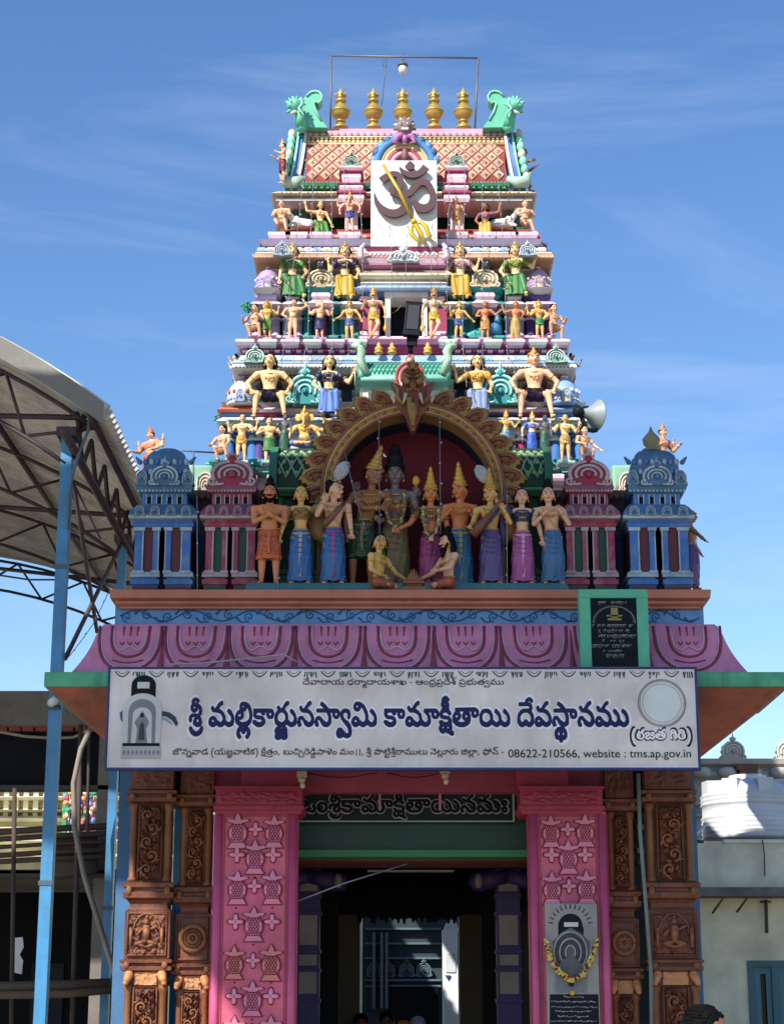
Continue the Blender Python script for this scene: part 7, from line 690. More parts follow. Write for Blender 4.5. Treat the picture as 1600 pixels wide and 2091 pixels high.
b = MB().m(M('1f2f66')).prism(px2([(908, 1992), (920, 1992), (914, 2002)], 29.98), 29.97, .02); b.obj('triangle_mark', q)
q = thing('daylight_strip', 'thin white strip standing in for daylight at the left edge of the inner doorway', 'post', tuple(P(737, 2100, 30))); b = MB(); pb(b, 733, 1872, 739, 2150, 30, .1, M('e0dccf', .6, .2)); b.obj('shaft', q)  # white strip stands in for the daylight showing beside the inner door frame
# --- main sign
YG = 18.45; sg = thing('temple_signboard', 'long white signboard with blue frame and big dark blue lettering across the gateway', 'sign', tuple(P(820, 1575, YG)))
b = MB().m(M('3a3d55', .5, .3)); a, c = P(217, 1468, YG).x, P(1426, 1468, YG).x; z0, z1 = ZP(1573, YG), ZP(1362, YG)
b.box(a+.01, c-.01, YG+.012, YG+.07, z0+.01, z1-.01); b.m(M('dcd2cc', .45, .3, .06, 5, 0, '9c8580', .8)).box(a+.02, c-.02, YG+.002, YG+.02, z0+.02, z1-.02); b.obj('panel', sg)
b = MB().m(M('1e2560', .45, .2)); 
def frame(b, a, c, z0, z1, t, y0, y1): b.box(a, c, y0, y1, z1-t, z1); b.box(a, c, y0, y1, z0, z0+t); b.box(a, a+t, y0+.0005, y1, z0+t, z1-t); b.box(c-t, c, y0+.0005, y1, z0+t, z1-t)
frame(b, a, c, z0, z1, .024, YG-.012, YG+.075); b.m(M('dcdcde', .45, .2)); frame(b, a+.025, c-.025, z0+.025, z1-.025, .013, YG-.004, YG+.01); b.obj('frame', sg)
def gx(x): return P(x, 1468, YG).x
def gz(y): return ZP(y, YG)
NV = M('0c1450', .75, .1, 0); DK = M('182c30', .75, .1, 0); HW = M('e8e6e6', .45, .1, 0)
lettering('title', 1, gx(383), gx(1287), gz(1520), gz(1418), YG-.001, HW, sg); lettering('title', 0, gx(385), gx(1284), gz(1517), gz(1421), YG-.004, NV, sg)
lettering('dept', 0, gx(617), gx(1029), gz(1405), gz(1384), YG-.002, DK, sg); lettering('addr', 0, gx(354), gx(1027), gz(1549), gz(1526), YG-.002, DK, sg)
latin('08622-210566, website : tms.ap.gov.in', gx(1036), gx(1407), gz(1547), (gz(1530)-gz(1547)), YG-.002, DK, sg)
lettering('hill', 1, gx(1285), gx(1411), gz(1524), gz(1484), YG-.001, M('2a2a30', .5, 0, 0), sg); lettering('hill', 0, gx(1288), gx(1408), gz(1521), gz(1487), YG-.004, HW, sg)
b = MB(); x = 236
for k in range(17):       # festoon along the top
    xx = 246+k*70.5; 
    if xx > 1400: break
    b.m(M('2a2f33')).tube([(gx(xx-15+30*i/8), YG-.001, gz(1371+11*sin(pi*i/8))) for i in range(9)], .005, 4, .4); b.m(M('8b98a0')).tube([(gx(xx-10+20*i/8), YG-.001, gz(1370+6*sin(pi*i/8))) for i in range(9)], .004, 4, .4)
    b.m(M('2d5b50'))
    for s in range(6): x_ = xx+24+s*4.2; b.tube([(gx(x_), YG-.001, gz(1372)), (gx(x_+random.uniform(-3, 3)), YG-.001, gz(random.uniform(1377, 1386)))], .006, 4, .3)
b.obj('festoon_print', sg)
b = MB(); q = lambda pts, mt, l: b.m(mt).prism([(gx(x), gz(y)) for x, y in pts], YG-.001-.0015*l, .001)
BK = M('15161c', .45, 0, 0); G1 = M('a8a9a8', .5, .1, .1); G2 = M('7c7d7e', .5, .2, .1, 30); G3 = M('c6c6c4', .5, .1, .1)
arc = lambda cx, cy, rx, ry, a0, a1, n=16: [(cx+rx*cos(radians(a0+(a1-a0)*i/n)), cy-ry*sin(radians(a0+(a1-a0)*i/n))) for i in range(n+1)]
q([(316, 1450), (316, 1400)]+arc(291, 1400, 25, 21, 0, 180)+[(266, 1450)], BK, 1)
q([(278, 1393), (303, 1393), (303, 1406), (278, 1406)], G3, 2)
q([(328, 1520), (330, 1450)]+arc(290, 1448, 39, 32, 0, 180)+[(250, 1450), (252, 1520)], G3, 3)
q([(318, 1520), (318, 1450)]+arc(290, 1450, 27, 22, 0, 180)+[(262, 1450), (262, 1520)], G2, 4)
q([(311, 1518), (310, 1462)]+arc(290, 1460, 19, 15, 0, 180)+[(271, 1462), (269, 1518)], G3, 5)
q([(278, 1520), (281, 1490), (275, 1475), (284, 1462), (290, 1452), (297, 1462), (305, 1475), (299, 1490), (303, 1520)], G2, 6)
q([(284, 1512), (286, 1480), (290, 1474), (295, 1480), (297, 1512)], M('3a3b3e'), 7); q(arc(290, 1461, 4, 5, 0, 350), M('2e2f33'), 7)
q([(252, 1518), (328, 1518), (328, 1524), (252, 1524)], BK, 6); q([(250, 1524), (330, 1524), (330, 1550), (250, 1550)], G1, 3)
for k in range(9): q(arc(256+k*8.6, 1537, 3, 5, 0, 320, 8), G2, 4)
q([(330, 1452), (345, 1455), (358, 1464), (364, 1478), (360, 1484), (352, 1472), (340, 1464), (330, 1462)], M('23314e'), 2); q([(330, 1464), (342, 1468), (352, 1478), (350, 1480), (338, 1472), (330, 1470)], M('8fa2b8'), 2)
q([(244, 1456), (251, 1450), (251, 1476), (246, 1470)], M('3d5a7a'), 2)
b.obj('shrine_print', sg)
b = MB(); q2 = lambda r, t, mt: b.m(mt).tube([(gx(1352)+r*cos(a), YG-.001, gz(1436)+r*sin(a)) for a in [2*pi*i/40 for i in range(41)]], t, 5, .3)
q2(.235, .006, M('8d8f90')); q2(.222, .008, M('a9abab')); q2(.19, .004, M('9a9c9c')); b.m(M('ccd2ce', .5, .1, 0)).prism([(gx(1352)+.188*cos(a), gz(1436)+.188*sin(a)) for a in [2*pi*i/40 for i in range(40)]], YG-.0015, .002); b.obj('round_emblem', sg)
# cctv style lamps under the sign
for x, y, l in ((616, 1592, 'small cream bulb holder under the sign beside the left pink capital'), (908, 1584, 'small cream bulb holder on the pink lintel right of centre')):
    q = thing('bulb_lamp', l, 'lamp', tuple(P(x, y, 19.55))); c = P(x, y, 19.55); b = MB().m(M('b7a98c', .5, .4)); b.box(c.x-.05, c.x+.05, c.y-.03, c.y+.04, c.z+.02, c.z+.09); b.lathe(c, [(-.03, .03), (.0, .04), (.03, .03)], 10); b.obj('holder', q)
    b = MB().m(M('cfc3a8', .25, .2)).ball(c+V((.01, 0, -.06)), (.028, .028, .036), 10); b.obj('bulb', q)
for x0_, x1_, l in ((622, 770, 'thin dark wire sagging along the pink lintel on the left'), (790, 900, 'thin dark wire sagging along the pink lintel beside the second bulb')):
    cord('cable', l, [P(x0_+(x1_-x0_)*i/8, 1578+10*sin(pi*i/8), 19.95) for i in range(9)], .006, M('2a2226'))
cord('bamboo_pole', 'pale thin stick lying on the pink eave above the sign', [P(345, 1357, 18.9), P(420, 1354, 18.9), P(580, 1337, 18.9), P(606, 1352, 18.9)], .01, M('b9aea8'), 'stick')
# green framed plaque
YQ = 18.72; pq = thing('granite_plaque', 'black granite plaque with faint carved text in a thick green frame above the sign', 'plaque', tuple(P(1253, 1353, YQ)))
b = MB().m(M('57b18d', .6, .3)); a, c, z0, z1 = P(1183, 1280, YQ).x, P(1324, 1280, YQ).x, z1+.01, ZP(1203, YQ)
b.box(a, c, YQ, YQ+.18, z1-.09, z1); b.box(a, a+.115, YQ, YQ+.18, z0, z1-.09); b.box(c-.115, c, YQ, YQ+.18, z0, z1-.09); b.box(a+.115, c-.115, YQ, YQ+.18, z0, z0+.03); b.obj('frame', pq, .006)
b = MB().m(M('090f1a', .4, .2, .05)).box(a+.115, c-.115, YQ+.03, YQ+.16, z0+.03, z1-.09); b.obj('slab', pq)
b = MB().m(M('9aa29c', .5, .2)); 
def scrib(xc, y, wd, h=6, gap=None):
    x = xc-wd/2
    while x < xc+wd/2-3:
        l = random.uniform(4, 9); c0 = P(x, y, YQ+.028); 
        if random.random() < .88:
            r_ = .0085*h/6; b.tube([c0+V((r_*1.3*cos(t), 0, r_*sin(t))) for t in [random.uniform(0, 1)+i*.8 for i in range(6)]], .0032, 4); 
            if random.random() < .5: b.tube([c0+V((-.01, 0, .013)), c0+V((.012, 0, .014))], .003, 4)
            if random.random() < .3: b.tube([c0+V((-.004, 0, -.013)), c0+V((.006, 0, -.02))], .0035, 4)
        x += l*.8
scrib(1253, 1231, 60); scrib(1254, 1278, 86, 8); scrib(1256, 1288, 64); scrib(1255, 1299, 88, 8); scrib(1255, 1309, 46); scrib(1255, 1319, 88, 9); scrib(1254, 1330, 42); scrib(1256, 1339, 44)
for i in range(30): t = pi*i/29; c0 = P(1253+42*cos(t), 1272-33*sin(t), YQ+.028); b.tube([c0+V((-.01, 0, 0)), c0+V((0, 0, .012)), c0+V((.01, 0, -.004))], .0035, 4)
b.m(M('8d8440')); c0 = P(1254, 1258, YQ+.026); b.box(c0.x-.035, c0.x+.035, c0.y-.003, c0.y+.01, c0.z-.02, c0.z+.085); b.box(c0.x-.08, c0.x+.08, c0.y-.003, c0.y+.01, c0.z-.005, c0.z+.01); b.box(c0.x-.07, c0.x+.07, c0.y-.004, c0.y+.01, c0.z-.045, c0.z-.025); b.obj('carved_text', pq)
# poster on the right pilaster, with garland
YR = 19.7; po = thing('shrine_poster', 'grey poster of a domed idol on the right pink pilaster, black text panel below', 'poster', tuple(P(1168, 2090, YR)))
def rx(x, y=1960): return P(x, y, YR).x
b = MB().m(M('8f8d88', .4, .3, .1)); b.box(rx(1114), rx(1221), YR, YR+.03, .55, ZP(1846, YR)); b.obj('sheet', po)
b = MB(); q = lambda pts, mt, l: b.m(mt).prism([(P(x, y, YR).x, P(x, y, YR).z) for x, y in pts], YR-.002-.002*l, .002)
q([(1191, 1925), (1191, 1895)]+arc(1164, 1892, 25, 26, 0, 180)+[(1139, 1925)], BK, 0)
q([(1151, 1884), (1180, 1884), (1180, 1893), (1151, 1893)], G3, 1)
q([(1127, 1925), (1145, 1905), (1164, 1895), (1185, 1905), (1205, 1925), (1200, 1955), (1188, 1985), (1172, 2002), (1155, 2000), (1138, 1975)], M('5f6062', .45, .5, .5, 30, 0, '2e2f31'), 1)
q([(1133, 1985), (1199, 1985), (1199, 2028), (1133, 2028)], M('77777a', .45, .4, .4, 30), 0)
q([(1122, 2031), (1221, 2031), (1225, 2160), (1122, 2160)], M('0f1a22', .4), 0)
for k in range(13): t = radians(10+160*k/12); b.m(BK).tube([P(1164+37*cos(t), 1892-36*sin(t), YR-.004), P(1164+46*cos(t), 1892-46*sin(t), YR-.004)], [.006, .003], 4)
b.m(M('9a9da0'))
for y, wd in ((2036, 40), (2046, 92), (2057, 90), (2066, 74), (2076, 64), (2086, 92), (2096, 80)):
    x = 1170-wd/2
    while x < 1170+wd/2: l = random.uniform(3, 8); b.tube([P(x, y+random.uniform(-1.5, 1.5), YR-.006), P(x+l, y+random.uniform(-1.5, 1.5), YR-.006)], random.uniform(.003, .008), 4, .4); x += l+1
for k in range(5): b.m((M('9a9b9c', .5, .3), M('3f4042', .5, .3))[k % 2]).tube([P(1164+(34-6*k)*cos(t), 1945-(42-7*k)*sin(t), YR-.012) for t in [radians(-40+260*i/16) for i in range(17)]], .011, 6)
b.obj('print', po)
b = MB(); pts = [P(1115, 1922, YR-.03), P(1122, 1955, YR-.05), P(1140, 1985, YR-.05), P(1166, 2003, YR-.06), P(1190, 1990, YR-.05), P(1208, 1955, YR-.05), P(1219, 1918, YR-.03)]
for a_, c_ in zip(pts, pts[1:]):
    for k in range(11):
        cc = a_.lerp(c_, k/11)
        for j in range(3): b.m(M(('d9b72e', 'e0c84a', 'cfc9b0', 'd9b72e', '7a1f22')[(k+j) % 5 if k % 6 != 5 else 4], .7, .2)).ball(cc+V((random.uniform(-.018, .018), random.uniform(-.02, .01), random.uniform(-.018, .018))), .017, 6)
b.m(M('16301c')).ball(P(1166, 2010, YR-.05), .03, 8); b.m(M('d9b72e')).ball(P(1168, 2028, YR-.05), (.025, .025, .03), 8)
tag(b.obj('flower_garland'), 'yellow and white flower garland hung in a V over the grey poster', 'garland')
# ---------------------------------------------------------------- miniature shrines on the ledge
def shrine(xa, xb, Y, lab, c1, c2, c3, pan, kind, dk):
    A, B_ = P(xa, 1100, Y).x, P(xb, 1100, Y).x; W = B_-A; xm = (A+B_)/2; D = W*.85; Z = lambda y: ZP(y, Y)
    t = thing('miniature_shrine', lab, 'shrine', (xm, Y, DECK), 'miniature shrines on the ledge'); m1, m2, m3, mp_, md = M(c1, .6, .45, .3, 12, 0, '8fa0a8'), M(c2, .62, .6, .4, 12, 0, '2f3c48'), M(c3, .6, .7, .3, 14, 0, '4f5f6c'), M(pan, .6, .3), M(dk, .7, .3)
    i = W*.07
    b = MB().m(md).box(A+i*1.6, B_-i*1.6, Y+.05, Y+D, DECK, Z(1062))
    for s0, s1 in ((A+i*.3, xm-W*.035), (xm+W*.035, B_-i*.3)):
        b.m(m1).prof(s0+.02, s1-.02, Y+.02, Y+D-.02, [(DECK+.001, .0), (Z(1195), .0), (Z(1193), .02), (Z(1183), .02), (Z(1182), -.01), (Z(1179), -.01)])
        b.m(m3).prof(s0+.02, s1-.02, Y+.02, Y+D-.02, [(Z(1179), -.01), (Z(1178), .025), (Z(1168), .02)])
        b.m(mp_).box(s0+.03, s1-.03, Y-.004, Y+.03, DECK+.004, Z(1197))
    b.obj('base', t)
    # columns and panels
    b = MB(); ww = W-2*i; x0 = A+i; segs = [(0, .16, 1), (.16, .33, 0), (.33, .44, 1), (.44, .54, 2), (.54, .65, 1), (.65, .83, 0), (.83, 1, 1)]
    for u0, u1, k in segs:
        a, c = x0+ww*u0, x0+ww*u1
        if k == 1:
            b.m(m1).box(a, c, Y+.0, Y+.06, Z(1168), Z(1084)); e = a if u0 > .5 else c; f = -.006 if u0 > .5 else .006
            b.m(m3).box(min(e, e-f*2.5), max(e, e-f*2.5), Y-.004, Y+.05, Z(1168), Z(1084)); b.m(m3).box(a-.012, c+.012, Y-.015, Y+.06, Z(1084), Z(1077))
            b.m(m3).box(a-.012, c+.012, Y-.012, Y+.06, Z(1171), Z(1165)+.0)
        else: b.m(mp_ if k == 0 else md).box(a, c, Y+.03+.01*k, Y+.07, Z(1168), Z(1077))
    b.m(mp_).box(x0, x0+.02, Y+.07, Y+D, Z(1168), Z(1077)); b.box(B_-i-.02, B_-i, Y+.07, Y+D, Z(1168), Z(1077)); b.obj('column', t)
    # eave
    b = MB().m(m1).prof(A+i*.7, B_-i*.7, Y+.01, Y+D-.03, [(Z(1077), 0), (Z(1068), .02), (Z(1066), .0), (Z(1061), .0)])
    b.m(m3).prof(A+i*.7, B_-i*.7, Y+.01, Y+D-.03, [(Z(1061), .02), (Z(1060), .055), (Z(1054), .058)]); b.m(m2).prof(A+i*.7, B_-i*.7, Y+.01, Y+D-.03, [(Z(1054), .055), (Z(1046), .045), (Z(1036), .01), (Z(1028), -.03)])
    e = b.obj('eave', t); b = MB()
    for u in (.14, .38, .62, .86): kudu(b, A+W*u, Z(1055), Y-.055, W*.17, .15, m2, m3, m1, False, .09)
    b.obj('kudu', e)
    # neck with niches
    b = MB().m(m1).prof(A+i*2.2, B_-i*2.2, Y+.05, Y+D-.06, [(Z(1029), 0), (Z(1005), 0)])
    for k in range(4):
        u = (k+.5)/4; c = A+i*2.6+(W-5.2*i)*u; b.m(M('120f14')).box(c-.022, c+.022, Y+.045, Y+.06, Z(1026), Z(1012)); b.m(m3).box(c-.034, c-.022, Y+.035, Y+.05, Z(1028), Z(1008)); b.box(c+.022, c+.034, Y+.035, Y+.05, Z(1028), Z(1008))
    b.m(m2).prof(A+i*1.6, B_-i*1.6, Y+.03, Y+D-.05, [(Z(1005), 0), (Z(1003), .02), (Z(996), .04), (Z(990), .03)])
    for k in range(15): b.m(m3).ball((A+i*1.4+(W-2.8*i)*k/14, Y-.0, Z(1002)), .017, 6)
    b.obj('neck', t)
    if kind == 'dome':
        b = MB().m(m2); pr = [(990, .02), (982, .025), (965, -.005), (945, -.02), (925, -.05), (914, -.10), (908, -.17), (905, -.22)]
        b.prof(A+i*1.9, B_-i*1.9, Y+.04, Y+D-.06, [(Z(y), o_) for y, o_ in pr]); xt = xm
        for k in range(9): u = k/8; b.m(m3).ball((A+i*1.8+(W-3.6*i)*u, Y+.02, Z(984)), .022, 6)
        for k in range(16):
            u = (k % 8)/7; y = 962 if k < 8 else 940; b.m((m1, m3)[k % 2]).ball((A+i*2.6+(W-5.2*i)*u, Y+.03 if k < 8 else Y+.06, Z(y)), (.03, .02, .045), 6)
        b.obj('dome', t); b = MB(); kudu(b, xm, Z(992), Y-.02, W*.5, (Z(935)-Z(992)), m2, m3, m1, True, .1)
        for s in (-1, 1): kudu(b, xm+s*W*.36, Z(990), Y+.0, W*.2, (Z(948)-Z(990)), m2, m3, m1, False, .1); b.m(m2).cap((xm+s*W*.40, Y+.04, Z(942)), .03, (xm+s*W*.46, Y+.04, Z(932)), .012, 7)
        b.obj('kudu', t)
        b = MB().m(M('8a8460', .6, .4)).lathe((xm+.0, Y+D/2, Z(906)), [(0, .12), (.03, .1), (.05, .05), (.09, .09), (.15, .1), (.2, .06), (.23, .03), (.3, .004)], 14) if xa > 800 else MB().m(m2).lathe((xm, Y+D/2, Z(914)), [(0, .16), (.05, .12), (.07, .03)], 14); b.obj('finial', t)
    else:
        b = MB(); kudu(b, xm, Z(991), Y+.0, W*.86, Z(918)-Z(991), M(c1, .6, .4), m3, m1, True, .3); b.m(M(c1, .6, .4)).box(xm-W*.38, xm+W*.38, Y+.3, Y+D-.1, Z(991), Z(950)); b.obj('kudu', t)
    return t
shrine(266, 398, 19.75, 'blue miniature shrine with maroon panels at the left end of the ledge', '2f68ad', '48708f', 'a3b4bf', '5a1f2c', 'dome', '2a1220')
shrine(412, 529, 19.75, 'red miniature shrine with green panels between the left blue shrine and the praying bearded statue', '8e1f3c', '83465a', 'b09aa0', '12402f', 'kudu', '2a0c16')
shrine(1148, 1262, 19.75, 'red miniature shrine with green panels behind the green framed plaque', '8e1f3c', '83465a', 'b09aa0', '12402f', 'kudu', '2a0c16')
shrine(1276, 1414, 19.75, 'blue miniature shrine with olive finial at the right end of the ledge', '2f68ad', '48708f', 'a3b4bf', '5a1f2c', 'dome', '2a1220')
# parapet wall behind the shrines and the wedding group
b = MB(); NVY = M('18244a', .7, .3); MRN = M('4a2028', .7, .4)
a, c = P(372, 1100, 20.7).x, P(1300, 1100, 20.7).x; zt_ = ZP(1012, 20.7)
b.m(NVY).box(a, c, 20.7, 21.0, DECK-.1, ZP(1090, 20.7)); b.m(MRN).box(a, c, 20.72, 21.0, ZP(1090, 20.7), zt_); b.m(M('7d5a50', .7, .5)).prof(a, c, 20.68, 21.3, [(zt_-.04, .0), (zt_-.02, .05), (zt_+.04, .07), (zt_+.05, .02)])
for k in range(70): b.m(M('8a5f58')).ball((a+(c-a)*k/69, 20.62, zt_-.035), .022, 6)
pb(b, 385, 1160, 420, 1200, 20.62, .1, M('3a2a22')); pb(b, 1258, 1160, 1285, 1200, 20.62, .1, M('3a2a22'))

b.obj('parapet', gate)
for x, w_, l in ((404, 30, 'pale green plaster block behind the left parapet beside the red shrine'), (1271, 22, 'pale green plaster block behind the right parapet beside the blue shrine')):
    b = MB(); pb(b, x-w_, 948, x+w_, 1015, 22.4, .8, M('86b39a', .7, .35)); o = b.obj('plaster_block', None, .04); tag(o, l, 'block')
    b = MB(); c0 = P(x+(14 if x < 800 else 10), 1010, 21.6); kudu(b, c0.x, c0.z, 21.6, .24, .4, M('b5a795', .7, .4), M('cfc4b2', .7, .4), None, False, .5); tag(b.obj('arched_ornament'), 'small cream arched ornament on the '+('left' if x < 800 else 'right')+' parapet before the pale green block', 'ornament')
# ---------------------------------------------------------------- arched niche
YN = 19.75; CX, CZ = P(843, 1000, YN).x, ZP(1000, YN); RS = P(843+163, 1000, YN).x-CX; U_ = RS/163
nic = thing('arched_niche', 'large arched niche with carved golden flame border and dark maroon back wall', 'niche', (CX, YN, DECK))
def arcp(r, a, y): return V((CX+r*cos(a), y, CZ+r*sin(a)))
A0, A1 = radians(-17), radians(197); n = 60
FG = M('96743c', .6, .45, .4, 10, 0, '3a2a18'); FR = M('7d4430', .6, .45, .3, 10, 0, '321a14'); FL = M('a8884c', .6, .4)
b = MB()
def band(r0, r1, y0, y1, mt, nn=60, a0=A0, a1=A1):
    rs = []
    for i in range(nn+1):
        a = a0+(a1-a0)*i/nn; rs.append([arcp(r0, a, y0), arcp(r1, a, y0), arcp(r1, a, y1), arcp(r0, a, y1)])
    b.m(mt).rings(rs, smooth=False)
band(RS, RS+22*U_, YN, YN+.3, FG)
for r, t, mt in ((RS+2*U_, .016, FR), (RS+6*U_, .012, FL), (RS+18*U_, .018, FL), (RS+23*U_, .022, FR)): b.m(mt).tube([arcp(r, A0+(A1-A0)*i/60, YN-.005) for i in range(61)], t, 7)
for i in range(58):      # vine scroll along the band
    a = A0+(A1-A0)*(i+.5)/58; c = arcp(RS+12*U_, a, YN-.004); s = 1 if i % 2 else -1
    b.m(FL if i % 2 else FR).tube([c+V((.03*cos(t*s+a), -.006, .03*sin(t*s+a)))*(1-t/7) for t in [k*.6 for k in range(8)]], .007, 5)
b.obj('arch_band', nic)
def flame(ang, sz, flip):
    o = [(-.45, 0), (-.5, .3), (-.42, .5), (-.50, .66), (-.38, .62), (-.36, .82), (-.24, .76), (-.12, 1.0), (.06, 1.12), (.3, 1.2), (.22, 1.05), (.42, 1.0), (.38, .84), (.5, .7), (.42, .5), (.48, .3), (.45, 0)]
    r0 = RS+22*U_; b = MB(); ca, sa = cos(ang), sin(ang); f = 1 if flip else -1; yo = random.uniform(-.02, .02)
    tr = lambda u, v: (CX+(r0+v*sz)*ca-(-f*u*sz*.98)*sa*-1, CZ+(r0+v*sz)*sa+(-f*u*sz*.98)*ca*-1)
    b.m(FG).prism([tr(u, v) for u, v in o], YN+.03+yo, .16)
    L3 = lambda u, v, y: V((tr(u, v)[0], YN+y+yo, tr(u, v)[1]))
    b.m(FR).tube([L3(-.28, .05, .02), L3(-.3, .4, .01), L3(-.12, .72, .0), L3(.12, .78, .0), L3(.22, .62, .0), L3(.1, .5, .0), L3(.0, .58, .01)], [.02, .024, .024, .02, .018, .014, .008], 6)
    b.tube([L3(.02, .02, .02), L3(-.06, .3, .01), L3(.1, .36, .0), L3(.3, .45, .01)], [.016, .02, .016, .01], 6); b.m(FL).tube([L3(-.4, .2, .02), L3(-.4, .6, .02), L3(-.2, .88, .01), L3(.15, 1.05, .01)], [.01, .014, .014, .006], 5)
    b.obj('flame', nic)
for s in (-1, 1):
    for k in range(9):
        if k == 8: a = pi/2+s*radians(103)
        else: a = pi/2+s*radians(18+k*10.6)
        flame(a, .225 if k < 8 else .17, s > 0)
# lower scroll ends
b = MB()
for s in (-1, 1):
    c = arcp(RS+26*U_, pi/2+s*radians(105), YN); 
    b.m(FG).tube([c+V((0, .1, .06)), c+V((-s*-.02*0-s*.07, .09, -.06)), c+V((-s*.05, .08, -.2)), c+V((s*.1, .1, -.3)), c+V((s*.2, .1, -.28))], [.1, .12, .11, .09, .06], 10, .7)
    b.m(FG).box(min(c.x, CX+s*-1*RS*-1) if False else (CX-RS-.12 if s > 0 else CX+RS-.02), (CX-RS+.02 if s > 0 else CX+RS+.12), YN+.06, YN+.25, DECK+.1, c.z)
b.obj('scroll_end', nic)
b = MB(); c = arcp(RS+12*U_, pi/2, YN-.03)      # lion-faced crest
b.m(FR).prism([(c.x-.02, c.z-.28), (c.x-.1, c.z-.1), (c.x-.26, c.z+.08), (c.x-.2, c.z+.2), (c.x-.30, c.z+.36), (c.x-.15, c.z+.30), (c.x-.12, c.z+.5), (c.x, c.z+.6), (c.x+.12, c.z+.5), (c.x+.15, c.z+.30), (c.x+.30, c.z+.36), (c.x+.2, c.z+.2), (c.x+.26, c.z+.08), (c.x+.1, c.z-.1), (c.x+.02, c.z-.28)], c.y, .2)
b.m(FG)
for s in (-1, 1):
    b.cap(c+V((s*.05, -.03, .1)), .05, c+V((s*.03, -.04, -.15)), .02, 8); b.tube([c+V((s*.13, -.02, .05)), c+V((s*.22, -.03, .14)), c+V((s*.2, -.02, .24)), c+V((s*.27, -.02, .33))], [.03, .04, .03, .01], 7)
    b.m(M('b9b09a')).cap(c+V((s*.10, -.05, .17)), .03, c+V((s*.13, -.06, .06)), .012, 7); b.m(FG).ball(c+V((s*.08, -.06, .34)), .055, 8); b.ball(c+V((s*.12, -.02, .42)), (.04, .04, .07), 8)
    b.m(BLACK).ball(c+V((s*.055, -.10, .36)), .016, 6); b.m(FR)
    for k in range(4): b.m((FG, FR)[k % 2]).tube([c+V((s*.03, -.03, .40+.05*k)), c+V((s*(.10-.012*k), -.05, .43+.05*k)), c+V((s*(.12-.015*k), -.04, .39+.055*k))], [.022, .024, .01], 6)
b.m(FR).ball(c+V((0, -.07, .29)), (.05, .05, .07), 10)
for k in range(5): b.m(FG).ball(c+V(((k-2)*.035, -.09, .235-.01*abs(k-2))), (.014, .014, .02), 6)
b.m(FG).cap(c+V((0, -.03, .55)), .05, c+V((0, 0, .7)), .015, 8); b.cap(c+V((0, -.03, .02)), .06, c+V((0, -.03, -.2)), .035, 8)
b.xf(0, Matrix.Translation(c+V((0, 0, -.2))) @ Matrix.Diagonal((.80, 1, .9, 1)) @ Matrix.Translation(-c-V((0, 0, -.2)))); b.obj('crest', nic)
b = MB(); MW = M('681024', .8, .15, .1); NB = M('14163f', .8, .2, .1); rs = []
zs = DECK
for i in range(41):
    a = pi*i/40; rs.append([V((CX+RS*cos(a), YN+.05, CZ+RS*sin(a))), V((CX+RS*1.02*cos(a), 20.5, CZ+RS*1.02*sin(a))), V((CX+RS*1.1*cos(a), 20.5, CZ+RS*1.1*sin(a))), V((CX+RS*1.1*cos(a), YN+.05, CZ+RS*1.1*sin(a)))])
b.m(NB).rings(rs, smooth=False)
for s in (-1, 1): x = CX+s*RS; b.box(min(x, x+s*.1), max(x, x+s*.1), YN+.05, 20.5, zs, CZ)
b.obj('side_wall', nic)
b = MB().m(MW).prism([(CX-RS*1.05, zs), (CX+RS*1.05, zs)]+[(CX+RS*1.05*cos(pi*i/30), CZ+RS*1.05*sin(pi*i/30)) for i in range(31)], 20.45, .1); b.obj('back_wall', nic)
